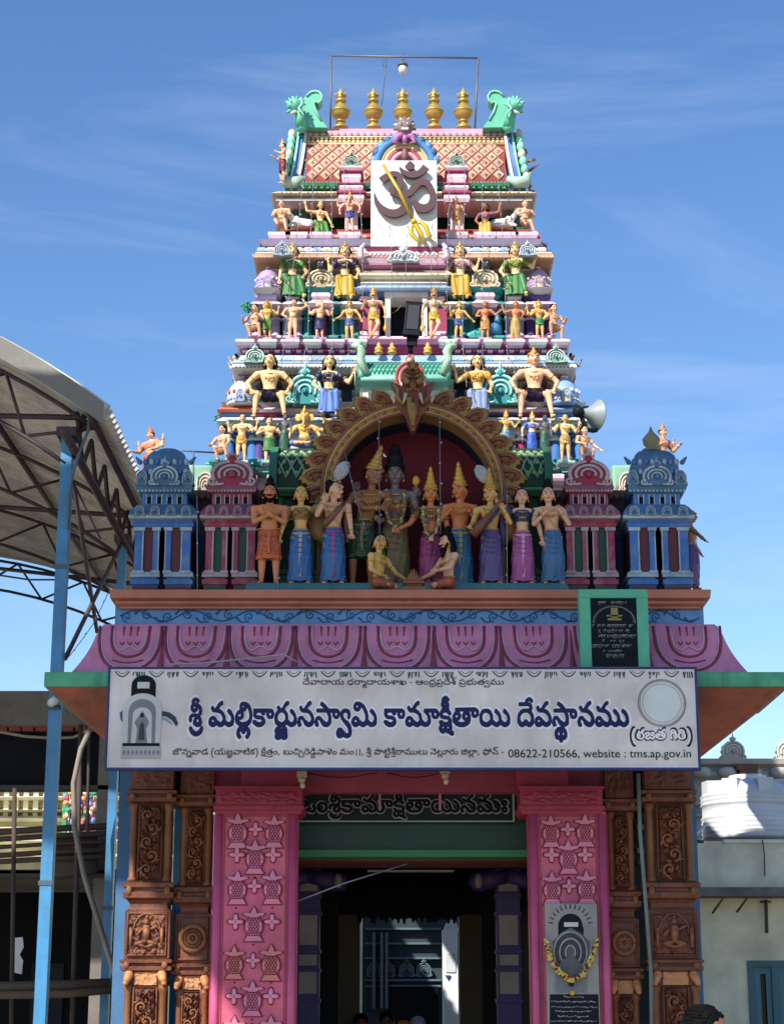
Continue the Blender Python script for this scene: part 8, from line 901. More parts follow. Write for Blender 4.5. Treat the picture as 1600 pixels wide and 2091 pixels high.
# green barrel-roofed side wings
GW = M('2c6b4b', .6, .4); GL = M('86a878', .6, .4); GD = M('133a2c', .7, .3)
for xa, xb in ((562, 650), (1040, 1114)):
    b = MB(); Y = 20.35; X0, X1 = P(xa, 950, Y).x, P(xb, 950, Y).x; zb0, zt0 = ZP(990, Y), ZP(902, Y); L_ = xa < 800
    rs = []
    for i in range(13): t = i/12*pi*.5; rs.append([(X0, Y+.5-.5*cos(t)**1, zb0+(zt0-zb0)*sin(t)), (X1, Y+.5-.5*cos(t), zb0+(zt0-zb0)*sin(t))])
    for r0_, r1_ in zip(rs, rs[1:]): b.m(GD).add([r0_[0], r0_[1], r1_[1], r1_[0]], [(0, 1, 2, 3)], True)
    b.add([(X0, Y+.5, zt0), (X1, Y+.5, zt0), (X1, Y+1.2, zt0), (X0, Y+1.2, zt0)], [(0, 1, 2, 3)])
    S = lambda u, v, o=0: V((X0+(X1-X0)*u, Y+.5-(.5+o)*cos(v*pi/2), zb0+(zt0-zb0)*sin(v*pi/2)+o*.3))
    for k in range(-3, 7):
        for s in (-1, 1):
            q = [S(u, v, .015) for u, v in [((k+s*(j/8*2.2)-(0 if s > 0 else -2))/4, .1+.85*j/8) for j in range(9)] if 0.02 <= u <= .98]
            if len(q) > 1: b.m(GL).tube(q, .012, 5)
    for ky in range(4):
        for kx in range(5): b.m(GL).ball(S((kx+.5+.5*(ky % 2))/5.2, .18+.2*ky, .01), (.03, .02, .03), 6)
    xe = X0 if L_ else X1; o = -1 if L_ else 1
    b.m(GW).rings([[(xe+o*d, Y+.5-(.58-q_)*cos(t), zb0-.05+(zt0-zb0+.12-q_)*sin(t)) for t in [pi/2*j/12 for j in range(13)]] for d, q_ in ((-.02, 0), (.07, 0), (.07, .15), (-.02, .15))], caps=False, closed=False)
    zz_ = ZP(903, Y); b.m(GD).box(X0, X1, Y+.35, Y+.5, zt0, zt0+.03)
    b.m(GW).prof(X0+.02, X1-.02, Y+.02, 21.4, [(ZP(1012, Y), 0), (ZP(1006, Y), .03), (ZP(1004, Y), .05), (ZP(998, Y), .06), (ZP(994, Y), .0), (zb0, .02)]); b.m(GL).box(X0-.04, X1+.04, Y-.045, Y, ZP(1000, Y), ZP(998, Y))
    b.m(GD).box(X0+.04, X1-.04, Y+.1, 21.4, zs, ZP(1012, Y)); b.m(GW).box(X0, X1, Y+.04, Y+.12, zs, ZP(1165, Y)); b.m(GW).box(X0, X1, Y+.0, Y+.04, ZP(1172, Y), ZP(1163, Y)); b.m(M('6f9a86')).box(X0, X1, Y+.04, Y+.11, ZP(1060, Y), ZP(1056, Y))
    for u in (.1, .5, .9): b.m(GW).lathe((X0+(X1-X0)*u, Y+.09, 0), [(zs, .05), (ZP(1100, Y), .035), (ZP(1030, Y), .035), (ZP(1014, Y), .06)], 10)
    b.obj('side_vault', nic)
# brown posts framing
b = MB()
for x in (658, 1020): pb(b, x-12, 1030, x+12, 1198, YN+.3, .2, M('7a5a3c', .6, .4))
b.obj('jamb', nic)
# teal plinth
YP = 19.42; b = MB().m(M('3f6b72', .65, .45, .3)); a, c = P(503, 1195, YP).x, P(1158, 1195, YP).x; zp = ZP(1189, YP); b.prof(a, c, YP+.02, 20.4, [(DECK+.001, .0), (DECK+.01, .02), (zp-.02, .0), (zp, -.01)]); b.obj('plinth', nic)
ZPL = zp
# ---------------------------------------------------------------- wedding group figures
YS_ = 19.62; G_ = 'wedding scene statues in the arched niche'
def at_z(px, z, Y):     # photo row whose height at depth Y equals z
    lo, hi = 0., 2091.
    for _ in range(40):
        m_ = (lo+hi)/2
        if ZP(m_, Y) > z: lo = m_
        else: hi = m_
    return lo
def wf(lab, px, Y, top_px, **k):
    py = at_z(px, ZPL, Y); return figure(lab, px, py, Y, py-top_px, group=None, vox=.0085, **k)
wf('bearded statue praying in an orange dhoti, leftmost of the wedding group', 548, 19.6, 998, sk='o', cloth=('short', 'b8562c'), sash='c8693a', hat='knot', beard=True, belly=.5, fat=1.12, drape=None,
   arms=[((.02, -.5, -1), (1, -.3, .42), (.22, -.1, 1)), ((-.02, -.5, -1), (-1, -.3, .42), (-.22, -.1, 1))])
wf('yellow woman statue in a blue skirt raising a white fly whisk, left of the arch', 612, 19.62, 1000, fem=True, sk='y', cloth=('long', '2b62a0'), sash='a9a18c', top='8a6a3a', hat='bun', arms=[((-.35, -.05, -1), (-.25, -.2, -1)), ((.75, .05, .6), (.45, -.05, 1))], held=[(whisk(1, .6), 'fly_whisk')])
wf('statue in profile with one hand raised to the face, magenta wrap over blue skirt', 680, 19.62, 992, sk='p', turn=1.2, cloth=('long', '2b5f94'), sash='a83a7a', hat='bun', arms=[((-.1, -.6, -.55), (.55, -.3, .95), (.1, 0, 1)), ((.15, -.3, -1), (.1, -.4, -.8))], drape='6a4a3a')
wf('tall crowned statue in a green dhoti leaning in with one arm stretched out', 738, 19.85, 960, sk='d', turn=.8, tilt=.25, lean=.07, cloth=('short', '24442c'), hat='tall', sash='7a6a3a', arms=[((.5, -.5, -.8), (1, -.5, -.12)), ((.1, -.6, -.8), (.6, -.8, -.1)), ((-.55, .0, -.75), (-.1, -.3, 1))], held=[(staff(2, (.05, .1), None, .012, 'bud'), 'lotus_bud')], halo=None)
wf('grey skinned bridegroom statue with a topknot, crescent moon and green garland', 806, 19.95, 958, sk='b', cloth=('long', '6b6038'), sash='8a4a5a', garland=True, hat='topknot', arms=[((-.3, -.2, -1), (.35, -.7, -.5)), ((.3, -.3, -1), (.3, -.7, -.5)), ((-.5, .1, -.5), (-.2, -.3, .8)), ((.12, .1, -1), (.06, -.2, 1))], held=[(staff(3, (.03, .06), None, .01, 'bud'), 'deer_emblem')])
wf('bride statue with crown, long green garland and magenta sari at the niche centre', 880, 19.8, 1000, fem=True, sk='w', cloth=('long', '8d2f68'), sash='5a2350', garland=True, hat='tall', top='7a4a30', arms=[((-.55, -.3, -.9), (-.65, -.5, -.45)), ((.25, -.1, -1), (.1, -.3, -1))])
wf('crowned statue in blue dhoti with forearm folded over the chest, right of the bride', 940, 19.8, 992, sk='w', turn=-.5, cloth=('long', '2a6a94'), sash='b0965a', hat='tall', arms=[((-.4, -.3, -.9), (.6, -.6, .45)), ((.3, -.2, -1), (-.55, -.6, .5)), ((.6, .1, -.3), (.1, -.2, 1))], held=[(flower(2, 'b06a7a'), 'shell_emblem')])
wf('yellow skinned crowned statue in a purple robe holding a long brown lute', 1003, 19.62, 1000, sk='y', turn=-.45, cloth=('long', '55467f'), drape='4a3d70', hat='tall', arms=[((-.3, -.4, -1), (-.2, -.7, -.4)), ((.35, -.35, -.9), (-.45, -.5, .75))],
   held=[(lambda q, HA, sh, hip, hc: (q.m(M('7a4638', .5, .3)).tube([hip+V((-.19, -.15, -.02)), hip+V((-.12, -.16, .06)), hip+V((0, -.17, .2)), sh+V((.1, -.15, .04)), sh+V((.14, -.14, .1))], [.055, .05, .022, .018, .012], 8)), 'lute')])
wf('woman statue in magenta skirt and dark blue blouse raising a white fly whisk', 1068, 19.62, 1006, fem=True, sk='p', cloth=('long', '9d4a86'), sash='d0a0c0', top='20305a', hat='bun', arms=[((-.75, .05, .6), (-.45, -.05, 1)), ((.35, -.05, -1), (.2, -.2, -1))], held=[(whisk(0, -.6), 'fly_whisk')])
wf('statue in a long blue dhoti, arm across chest, rightmost of the wedding group', 1130, 19.62, 1002, sk='p', cloth=('long', '3a6590'), sash='3f6f9a', hat='knot', lean=-.03, arms=[((-.15, -.4, -1), (.75, -.5, .7)), ((.35, -.3, -.9), (-.6, -.4, .8))])
def sf(lab, px, Y, hp, **k):
    py = at_z(px, DECK+.004, Y); return figure(lab, px, py-3, Y, hp, vox=.0085, **k)
sf('cross-legged yellow statue reaching towards the fire altar from the left', 776, 19.5, 190, pose='cross', sk='y', rot=.95, turn=-.75, cloth=('long', '9a5236'), hat='knot', arms=[((-.3, -.2, -1), (.8, -.4, -.4)), ((.5, -.4, -.8), (.9, -.5, -.5))])
sf('cross-legged bearded statue in a rust dhoti facing the fire altar from the right', 912, 19.5, 190, pose='cross', sk='p', rot=-1.05, turn=-.1, cloth=('long', 'a85a3c'), hat='knot', beard='long', arms=[((-.5, -.4, -.8), (-.8, -.5, -.3)), ((.2, -.5, -.9), (-.8, -.5, -.1))])
t = thing('fire_altar', 'small stepped brown fire altar between the two seated statues', 'altar', tuple(P(844, 1204, 19.36))); c = V((P(844, 1200, 19.4).x, 19.42, DECK)); AM = M('84503a', .6, .35)
b = MB().m(AM).prof(c.x-.08, c.x+.08, c.y-.02, c.y+.14, [(DECK+.002, .05), (DECK+.03, .05), (DECK+.032, .02), (DECK+.07, .0), (DECK+.075, .03), (DECK+.10, .03)]); b.obj('base', t)
b = MB().m(M('a0603a', .6, .3))
for k in range(7): b.cap(c+V(((k-3)*.022, .05, .10)), .02, c+V(((k-3)*.014+.01*sin(k*3), .05, .19+.06*cos((k-3)*.5))), .006, 6)
b.obj('flame', t)
# ---------------------------------------------------------------- tower
tow = thing('temple_tower', 'steep painted tower of statue tiers with a diamond tiled barrel roof', 'tower', (.15, 27, 0))
YC = 26.6
def cr(b, xl, xr, yt, yb, Y, mat, pr=None, dep=None):
    """moulded course spanning photo columns xl..xr, rows yt..yb; pr = [(u from bottom, out)]"""
    ym = (yt+yb)/2; x0, x1 = P(xl, ym, Y).x, P(xr, ym, Y).x; z0, z1 = ZP(yb, Y), ZP(yt, Y); yb_ = 2*YC-Y if dep is None else Y+dep
    b.m(mat).prof(x0, x1, Y, yb_, [(z0+(z1-z0)*u, o) for u, o in (pr or [(0, 0), (1, 0)])])
COVE = [(0, .0), (.12, .0), (.14, .03), (.25, .02), (.5, -.03), (.85, -.06), (1, -.06)]
ROLL = [(0, -.03), (.1, .01), (.35, .03), (.65, .03), (.9, .01), (1, -.03)]
FLARE = [(0, -.10), (.35, -.08), (.7, -.03), (.9, .02), (1, .03)]
WH, CRM, LAV, MAG, PKL, LB, TE, NV2, RED, ORG, PUR, GRN, TEL = [M(c, .6, d, .25, 8) for c, d in (('d6d5d0', .5), ('d0c2a4', .45), ('b7abc9', .45), ('922650', .35), ('dabfcc', .5), ('93b2d6', .45), ('2c8f8e', .35), ('44548a', .4), ('a03228', .35), ('c07a48', .4), ('54397f', .3), ('1b5a3e', .3), ('63b7b0', .35))]
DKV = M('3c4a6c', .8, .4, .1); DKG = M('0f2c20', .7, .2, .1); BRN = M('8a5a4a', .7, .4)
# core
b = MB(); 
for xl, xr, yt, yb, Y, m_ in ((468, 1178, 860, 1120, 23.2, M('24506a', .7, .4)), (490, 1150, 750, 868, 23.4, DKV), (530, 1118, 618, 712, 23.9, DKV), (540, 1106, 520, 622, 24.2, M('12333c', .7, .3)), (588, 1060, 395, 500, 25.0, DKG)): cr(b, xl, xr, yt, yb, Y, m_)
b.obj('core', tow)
b = MB(); 
# tier 1 base (white/pink) and teal slab
cr(b, 436, 1208, 965, 1100, 22.9, M('c9aec0', .6, .4)); cr(b, 428, 1216, 946, 966, 22.75, TEL, [(0, -.02), (.2, .05), (.5, .0), (.8, .05), (1, .05)])
for x in (465, 555, 640, 1020, 1090, 1175): cr(b, x-34, x+34, 938, 950, 22.6, TE, [(0, 0), (.5, .03), (1, .03)], .5); cr(b, x-28, x+28, 952, 964, 22.66, TEL, None, .4)
for x in (450, 500, 570, 1070, 1140, 1200): cr(b, x-20, x+20, 966, 984, 22.7, (WH, PKL)[x % 4 == 0], ROLL, .4)
b.obj('base_course', tow)
# tier 1 bays: columns striped
def bay(b, xc, hw, yt, yb, Y, cols, wall):
    b.m(wall); pb(b, xc-hw, yt, xc+hw, yb, Y+.12, .5)
    n_ = len(cols)
    for s in (-1, 1):
        x = xc+s*hw*.8; c = P(x, (yt+yb)/2, Y); z0, z1 = ZP(yb, Y), ZP(yt, Y); h_ = z1-z0; r = .06
        b.m(cols[0]).lathe((c.x, Y+.06, 0), [(z0, r*1.3), (z0+h_*.08, r*1.4), (z0+h_*.1, r), (z0+h_*.6, r)], 12); 
        b.m(cols[1]).lathe((c.x, Y+.06, 0), [(z0+h_*.6, r*1.3), (z0+h_*.66, r*1.4), (z0+h_*.68, r*.9), (z0+h_*.78, r*.9)], 12)
        b.m(cols[2]).lathe((c.x, Y+.06, 0), [(z0+h_*.78, r*1.4), (z0+h_*.86, r*1.7), (z0+h_*.88, r), (z1, r*1.9)], 12)
for xc, hw, cs in ((490, 30, (M('3a70b0'), WH, M('3a70b0'))), (555, 34, (PUR, WH, PKL)), (625, 30, (LAV, WH, LAV)), (1020, 30, (LAV, WH, LAV)), (1090, 34, (MAG, WH, PKL)), (1158, 30, (M('3a70b0'), WH, M('3a70b0')))):
    b = MB(); bay(b, xc, hw, 872, 940, 23.0, cs, NV2)
    for k, (ya, yb) in enumerate(((866, 874), (878, 884), (888, 894))): cr(b, xc-hw*.9, xc+hw*.9, ya, yb, 23.05, (cs[0], WH, cs[0])[k], ROLL, .5)
    b.obj('bay', tow)
for xc, hw, c1, c2, c3 in ((488, 40, WH, M('3a70b0'), M('cf6a4e')), (552, 34, WH, MAG, PKL), (622, 44, WH, LAV, CRM), (702, 30, WH, LB, PKL), (945, 30, WH, LB, PKL), (1022, 42, CRM, PUR, PKL), (1092, 34, WH, MAG, PKL), (1158, 42, WH, M('3a70b0'), LB)):
    b = MB(); cr(b, xc-hw, xc+hw, 850, 866, 22.85, c1, [(0, 0), (.3, .04), (.7, .0), (1, -.04)], .7); cr(b, xc-hw*.8, xc+hw*.8, 840, 851, 22.95, c2, ROLL, .5); cr(b, xc-hw*.95, xc+hw*.95, 832, 841, 22.9, c3, [(0, 0), (.4, .04), (1, .0)], .6); cr(b, xc-hw*.8, xc+hw*.8, 822, 833, 22.95, c1, FLARE, .5)
    b.obj('ledge_cap', tow)
cr_ = lambda *a: cr(b, *a)
# tier 1 cornice
b = MB(); cr_(488, 1160, 764, 776, 23.1, BRN, FLARE); cr_(482, 1166, 752, 765, 22.95, M('a87862', .7, .4), FLARE); cr_(478, 1172, 744, 753, 22.8, WH, [(0, 0), (.2, .03), (1, .02)]); cr_(480, 1168, 722, 745, 22.85, LB, COVE)
for k in range(90): x = 482+k*7.7; b.m(M('8f8aa0')).ball(P(x, 749, 22.76), (.016, .012, .018), 6)
cr_(496, 1154, 712, 723, 23.1, MAG, ROLL); cr_(490, 1158, 702, 712, 23.0, MAG, [(0, -.06), (.5, -.02), (1, .02)]); cr_(488, 1160, 694, 703, 22.95, M('7c4f74', .6, .3), [(0, 0), (1, .02)])
for k, x in enumerate(range(500, 1150, 46)):
    if 740 < x < 905: continue
    cr(b, x-15, x+15, 693, 704, 22.9, (PKL, WH)[k % 2], [(0, 0), (.5, .03), (1, .02)], .4)
b.obj('cornice', tow)
def corner_kudu(x, y, w_, h_, Y, c1, c2):
    b = MB(); c = P(x, y, Y); kudu(b, c.x, c.z, Y, w_, h_, M(c1, .6, .4), M(c2, .6, .4), None, True, .08); b.obj('kudu', tow)
for x in (520, 1135): corner_kudu(x, 740, .28, .26, 22.7, '6f9c94', 'b7c9c2')
for x, y in ((575, 521), (1077, 521)): corner_kudu(x, y, .24, .22, 23.3, '8ea3b5', 'b9c6cf')
# teal and cream kudus between the seated figures
for x in (622, 1022): corner_kudu(x, 824, .50, .56, 22.75, '1f8a8c', '9fdcd6')
for x in (655, 990): corner_kudu(x, 586, .42, .36, 23.6, 'b39a78', 'd9cdb4')
for x in (655, 990):
    b = MB(); c = P(x, 540, 23.55); b.m(M('4a4c5c')).ball(c, (.06, .05, .07), 8)
    for s in (-1, 1): b.cap(c+V((s*.04, -.01, .04)), .03, c+V((s*.08, 0, .1)), .01, 6); b.m(M('b5b5b5')).ball(c+V((s*.025, -.05, .01)), .014, 6).m(M('4a4c5c'))
    b.obj('kudu_face', tow)
# corner domes
def dome(x, yb, yt, hw, Y, c1, c2, c3=None):
    b = MB(); c = P(x, yb, Y); h_ = ZP(yt, Y)-c.z; r = P(x+hw, yb, Y).x-c.x; cy = Y+r
    b.m(M(c1, .6, .4)).lathe((c.x, cy, c.z), [(0, r*.95), (h_*.08, r*1.05), (h_*.14, r*.9), (h_*.2, r*1.0), (h_*.45, r*.98), (h_*.7, r*.7), (h_*.86, r*.34), (h_*.92, r*.2)], 20)
    b.m(M(c2, .6, .4)).lathe((c.x, cy, c.z), [(h_*.9, r*.22), (h_*.94, r*.26), (h_, .004)], 12)
    for k in range(12): a = pi+pi*k/11; b.ball((c.x+r*1.0*cos(a), cy+r*1.0*sin(a), c.z+h_*.16), r*.09, 6)
    for k in range(7): a = pi+pi*(k+.5)/7; b.m(M(c3 or c2, .6, .4)).ball((c.x+r*.97*cos(a), cy+r*.97*sin(a), c.z+h_*.42), (r*.14, r*.14, r*.18), 6)
    kudu(b, c.x, c.z+h_*.02, Y-.04, r*.7, h_*.6, M(c2, .6, .4), M(c1, .6, .4), None, False, .06)
    b.obj('corner_dome', tow)
dome(490, 822, 762, 30, 22.8, 'c9cbd0', '7f9ccb', 'c46a60'); dome(1155, 822, 756, 31, 22.8, '7fa0d2', 'c9c4a8', 'dfe3ea')
dome(545, 588, 534, 26, 23.5, 'a992bd', 'cfc3cf'); dome(1100, 588, 534, 26, 23.5, 'b08fc0', 'd8cfa8')
# tier 2 lower bays
for xc, hw, cs in ((543, 24, (LAV, LAV, PKL)), (597, 14, (LAV, WH, LAV)), (655, 34, (TE, TE, TE)), (714, 18, (TE, WH, TE)), (932, 18, (TE, WH, TE)), (990, 34, (TE, TE, TE)), (1050, 14, (LAV, WH, LAV)), (1102, 24, (PUR, LAV, PKL))):
    b = MB(); bay(b, xc, hw, 628, 688, 23.6, cs, NV2); cr(b, xc-hw*1.1, xc+hw*1.1, 684, 694, 23.35, cs[2], ROLL, .5)
    c1 = WH if hw < 20 else cs[1]; cr(b, xc-hw*1.15, xc+hw*1.15, 612, 626, 23.35, c1, [(0, 0), (.25, .04), (.7, -.0), (1, -.05)], .7); cr(b, xc-hw*.7, xc+hw*.7, 600, 612, 23.5, cs[0], ROLL, .5); cr(b, xc-hw*.95, xc+hw*.95, 588, 600, 23.4, (WH, cs[1])[hw > 30], FLARE, .6)
    if hw > 30: cr(b, xc-15, xc+15, 596, 612, 23.35, PKL, ROLL, .3); cr(b, xc-22, xc+22, 610, 627, 23.3, PKL, [(0, 0), (.4, .04), (1, -.03)], .3); cr(b, xc-10, xc+10, 640, 684, 23.6, MAG, None, .2)
    b.obj('bay', tow)
# tier 2 cornice
b = MB(); cr_(526, 1122, 529, 536, 23.75, BRN, FLARE); cr_(522, 1126, 520, 530, 23.5, M('bf8f6a', .7, .4), [(0, 0), (.3, .03), (1, .02)]); cr_(525, 1122, 503, 521, 23.55, WH, COVE); cr_(535, 1112, 496, 504, 23.9, PUR, ROLL); cr_(530, 1106, 489, 497, 23.8, LAV, [(0, -.03), (1, .02)])
for k in range(70): b.m(M('b5a5bb')).ball(P(526+k*8.7, 525, 23.46), (.015, .012, .013), 6)
cr_(555, 1098, 478, 490, 24.1, M('b0392e', .6, .3), [(0, -.02), (.4, .03), (1, .02)]); cr_(572, 1080, 468, 479, 24.35, RED, None)
for x in (570, 605, 655, 713, 932, 990, 1035, 1075): cr(b, x-20, x+20, 474, 486, 24.0, PKL, [(0, 0), (.5, .02), (1, .02)], .4)
cr_(590, 1060, 412, 428, 24.75, RED, FLARE); cr_(588, 1064, 426, 432, 24.8, M('b07a2c', .6, .3), None); cr_(570, 1080, 398, 411, 24.5, LB, COVE); cr_(560, 1088, 388, 399, 24.4, CRM, [(0, .02), (.2, .05), (.8, -.02), (1, -.04)]); cr_(563, 1086, 405, 409, 24.42, WH, None)
cr_(616, 1036, 370, 388, 25.0, GRN, ROLL)
for k in range(34): b.m(M('4f9a6c')).ball(P(620+k*12.4, 383, 24.93), (.022, .016, .022), 6)
for k in range(60): b.m(M('8fbf9a')).ball(P(618+k*7, 372, 24.93), (.014, .012, .01), 6)
b.obj('cornice', tow)
for x in (600, 620, 1040, 1060): 
    b = MB(); c = P(x, 452, 24.7); b.m(GRN).box(c.x-.05, c.x+.05, 24.7, 25, ZP(470, 24.7), ZP(430, 24.7)); b.obj('wall_pier', tow)
# rows of small painted pads and bosses on the ledges
def trim(x0, x1, y, Y, step, cols, w_=.05, h_=.05, ball=False, gap=None):
    if gap: trim(x0, gap[0], y, Y, step, cols, w_, h_, ball); x0 = gap[1]
    b = MB(); k = 0; x = x0
    while x <= x1:
        if not gap or not gap[0] < x < gap[1]:
            c = P(x, y, Y); m_ = cols[k % len(cols)]; b.m(m_)
            if ball: b.ball(c, (w_, w_*.7, h_), 6)
            else: b.prof(c.x-w_, c.x+w_, Y-.03, Y+.04, [(c.z-h_, -.01), (c.z-h_*.5, .012), (c.z+h_*.5, .006), (c.z+h_, -.012)]); b.m(cols[(k+1) % len(cols)]).ball((c.x, Y-.035, c.z), (w_*.45, .012, h_*.45), 6)
        x += step; k += 1
    b.obj('ledge_trim', tow)
GB = (738, 912)
trim(500, 1150, 734, 22.86, 21, (WH, LB, CRM), .05, .045, False, GB); trim(490, 1160, 757, 22.9, 9, (CRM, ORG), .016, .016, True, GB); trim(492, 1156, 770, 23.05, 15, (PKL, BRN), .035, .02, False, GB)
trim(534, 1116, 511, 23.58, 19, (LB, CRM, WH), .05, .04, False, (735, 915)); trim(545, 1105, 500, 23.86, 10, (LAV, PKL), .018, .02, True, (735, 915)); trim(572, 1080, 404, 24.5, 17, (WH, LB), .04, .025, False, (745, 905)); trim(566, 1086, 393, 24.36, 9, (WH, ORG), .018, .014, True, (745, 905))
trim(560, 1095, 484, 24.05, 13, (CRM, PKL), .03, .018, False, (745, 905)); trim(470, 1185, 858, 22.8, 12, (LB, CRM, PKL), .03, .02, False); trim(440, 1205, 957, 22.7, 15, (WH, TE), .04, .022, False); trim(500, 1155, 717, 23.05, 11, (PKL, MAG), .026, .016, False, GB)
for x, c1, c2 in ((520, LB, WH), (585, PKL, CRM), (680, LAV, WH), (735, CRM, LB), (915, CRM, LB), (965, LAV, WH), (1062, PKL, CRM), (1128, LB, WH)):
    b = MB(); cr(b, x-9, x+9, 800, 848, 23.15, c1, None, .3); cr(b, x-12, x+12, 796, 802, 23.1, c2, ROLL, .3); cr(b, x-12, x+12, 812, 817, 23.12, c2, ROLL, .3); cr(b, x-7, x+7, 780, 797, 23.2, c2, FLARE, .3); b.obj('small_pier', tow)
for x, c1, c2 in ((570, LAV, WH), (622, TE, CRM), (686, LB, PKL), (735, LB, WH), (912, LB, WH), (960, LB, PKL), (1022, TE, CRM), (1076, LAV, WH)):
    b = MB(); cr(b, x-7, x+7, 552, 590, 23.85, c1, None, .3); cr(b, x-10, x+10, 548, 554, 23.8, c2, ROLL, .3); cr(b, x-10, x+10, 566, 571, 23.8, c2, ROLL, .3); b.obj('small_pier', tow)
# central window block
b = MB(); YW = 23.35
pb(b, 797, 604, 862, 700, YW+.35, .05, M('06080d', .4, .1, 0)); pb(b, 786, 600, 797, 692, YW, .45, WH); pb(b, 862, 600, 872, 692, YW, .45, WH); pb(b, 784, 596, 874, 606, YW-.02, .5, WH)
for x in (755, 892): pb(b, x-24, 600, x+20, 694, YW+.1, .5, MAG); pb(b, x-20, 604, x+16, 612, YW+.05, .1, PKL); pb(b, x-22, 676, x+18, 684, YW+.04, .1, PKL)
cr(b, 738, 908, 686, 696, YW-.25, PKL, ROLL, .9); cr(b, 745, 902, 694, 716, YW-.35, M('cf9fb0', .6, .4), [(0, -.25), (.4, -.15), (.8, -.02), (1, .03)], .9)
b.obj('window_block', tow)
b = MB()
for k, (xa, xb, ya, yb, c, pr, y_) in enumerate(((736, 912, 592, 600, M('3f6f9c', .6, .3), FLARE, .05), (732, 916, 580, 593, LB, [(0, .02), (.3, .04), (1, -.04)], 0), (740, 908, 566, 581, WH, COVE, .08), (738, 912, 556, 567, CRM, ROLL, .02), (746, 906, 545, 557, PKL, COVE, .1), (742, 908, 536, 546, M('9c6a86', .6, .4), ROLL, .02), (736, 912, 528, 537, PKL, [(0, 0), (1, .03)], 0), (748, 900, 506, 529, M('a0476e', .6, .35), [(0, -.1), (.6, -.04), (1, .02)], .1))):
    cr(b, xa, xb, ya, yb, YW+y_-.1+k*.03, c, pr, .9)
for s, x in ((-1, 744), (1, 904)): c = P(x, 528, YW); b.m(PKL).tube([c+V((0, 0, 0)), c+V((s*.06, 0, .03)), c+V((s*.05, 0, .14)), c+V((s*.0, 0, .22))], [.05, .05, .04, .02], 8)
for k in range(16): b.m(PKL).ball(P(756+k*9, 520, YW+.05), (.025, .02, .03), 6)
b.obj('window_cornice', tow)
b = MB(); c = P(823, 531, YW-.1); kudu(b, c.x, c.z, YW-.08, .42, .2, M('a9adb4', .5, .3), M('c6c8cb', .5, .3), None, True, .08); b.obj('kudu', tow)
cord('cable', 'thin cable with a small bulb crossing the dark tower window', [P(800, 640, 23.5), P(812, 632, 23.45), P(822, 618, 23.4)], .006, M('7a7d5a'))
# green porch roof below the window
b = MB(); Yp = 22.5; X0, X1 = P(738, 748, Yp).x, P(912, 748, Yp).x; za, zc = ZP(775, Yp), ZP(722, Yp); GP = M('5aa890', .55, .35); S = lambda u, v, o=0: V((X0+(X1-X0)*u, Yp+.42-(.42+o)*cos(v*pi/2), za+(zc-za)*sin(v*pi/2)+o*.3))
for i in range(10): b.m(GP).add([S(0, i/10), S(1, i/10), S(1, (i+1)/10), S(0, (i+1)/10)], [(0, 1, 2, 3)], True)
b.box(X0, X1, Yp+.42, Yp+.8, za, zc)
for k in range(-6, 26):
    for s in (-1, 1):
        q = [S(u, v, .01) for u, v in [((k+s*j*.35)/20, .15+.8*j/8) for j in range(9)] if 0 <= u <= 1]
        if len(q) > 1: b.m(M('2f7f6c')).tube(q, .008, 4)
b.m(M('8fd0bd', .6, .3)).tube([S(0, 1, .03), S(1, 1, .03)], .035, 8); b.tube([S(-.01, 0, .02), S(1.01, 0, .02)], .04, 8)
for u in (0, 1): b.m(GP).tube([S(u, v, .02) for v in [j/8 for j in range(9)]], .05, 8)
cr(b, 728, 922, 776, 792, Yp+.1, M('7fc4b2', .6, .35), FLARE, .8); cr(b, 735, 915, 790, 830, Yp+.2, WH, None, .7)
b.obj('porch_roof', tow)
for s, x in ((-1, 738), (1, 912)):
    b = MB(); c = P(x, 718, Yp-.05); b.m(M('9fc4a8', .6, .35)).tube([c+V((s*-.06, 0, -.3)), c+V((s*.02, 0, -.1)), c, c+V((s*.05, -.03, .08)), c+V((s*.12, -.04, .06))], [.05, .05, .06, .06, .03], 8); b.ball(c+V((s*.03, -.04, .1)), (.05, .05, .05), 8); b.m(M('d8d2b8')).cap(c+V((s*.08, -.05, .1)), .02, c+V((s*.13, -.05, .14)), .008, 6); b.obj('porch_dragon', tow)
b = MB(); c = P(836, 790, Yp-.1); kudu(b, c.x, ZP(800, Yp), Yp-.12, .42, .52, M('c9a9a4', .6, .35), M('a8433f', .6, .3), None, True, .1); b.obj('kudu', tow)
for x, y, l in ((773, 722, 'leftmost small golden pot on the green porch roof ridge'), (800, 722, 'small golden pot left of the flood lamp on the green porch ridge'), (873, 722, 'small golden pot right of the flood lamp on the green porch ridge')):
    b = MB().m(GOLDP).lathe(tuple(P(x, y, Yp+.3)), [(0, .05), (.02, .06), (.03, .02), (.05, .055), (.08, .05), (.1, .02), (.12, .03), (.16, .003)], 12); tag(b.obj('finial_pot'), l, 'finial')
# pink posts beside the om plate
for x, l in ((717, 'l'), (932, 'r')):
    b = MB(); Yo = 24.35
    for k, (hw, ya, yb, c) in enumerate(((24, 398, 412, PKL), (26, 388, 398, MAG), (22, 378, 388, PKL), (24, 372, 378, MAG), (17, 352, 372, PKL), (20, 346, 353, MAG), (21, 338, 346, PKL))): cr(b, x-hw, x+hw, ya, yb, Yo+.02*(hw < 20), c, ROLL if k % 2 else [(0, 0), (.5, .02), (1, .01)], .5)
    cr(b, x-13, x+13, 412, 470, Yo+.25, PKL, None, .3); c = P(x, 338, Yo); kudu(b, c.x, c.z, Yo, .24, .24, M('5c7a6c', .6, .4), M('a8b5a6', .6, .4), None, True, .1); b.obj('kudu_post', tow)
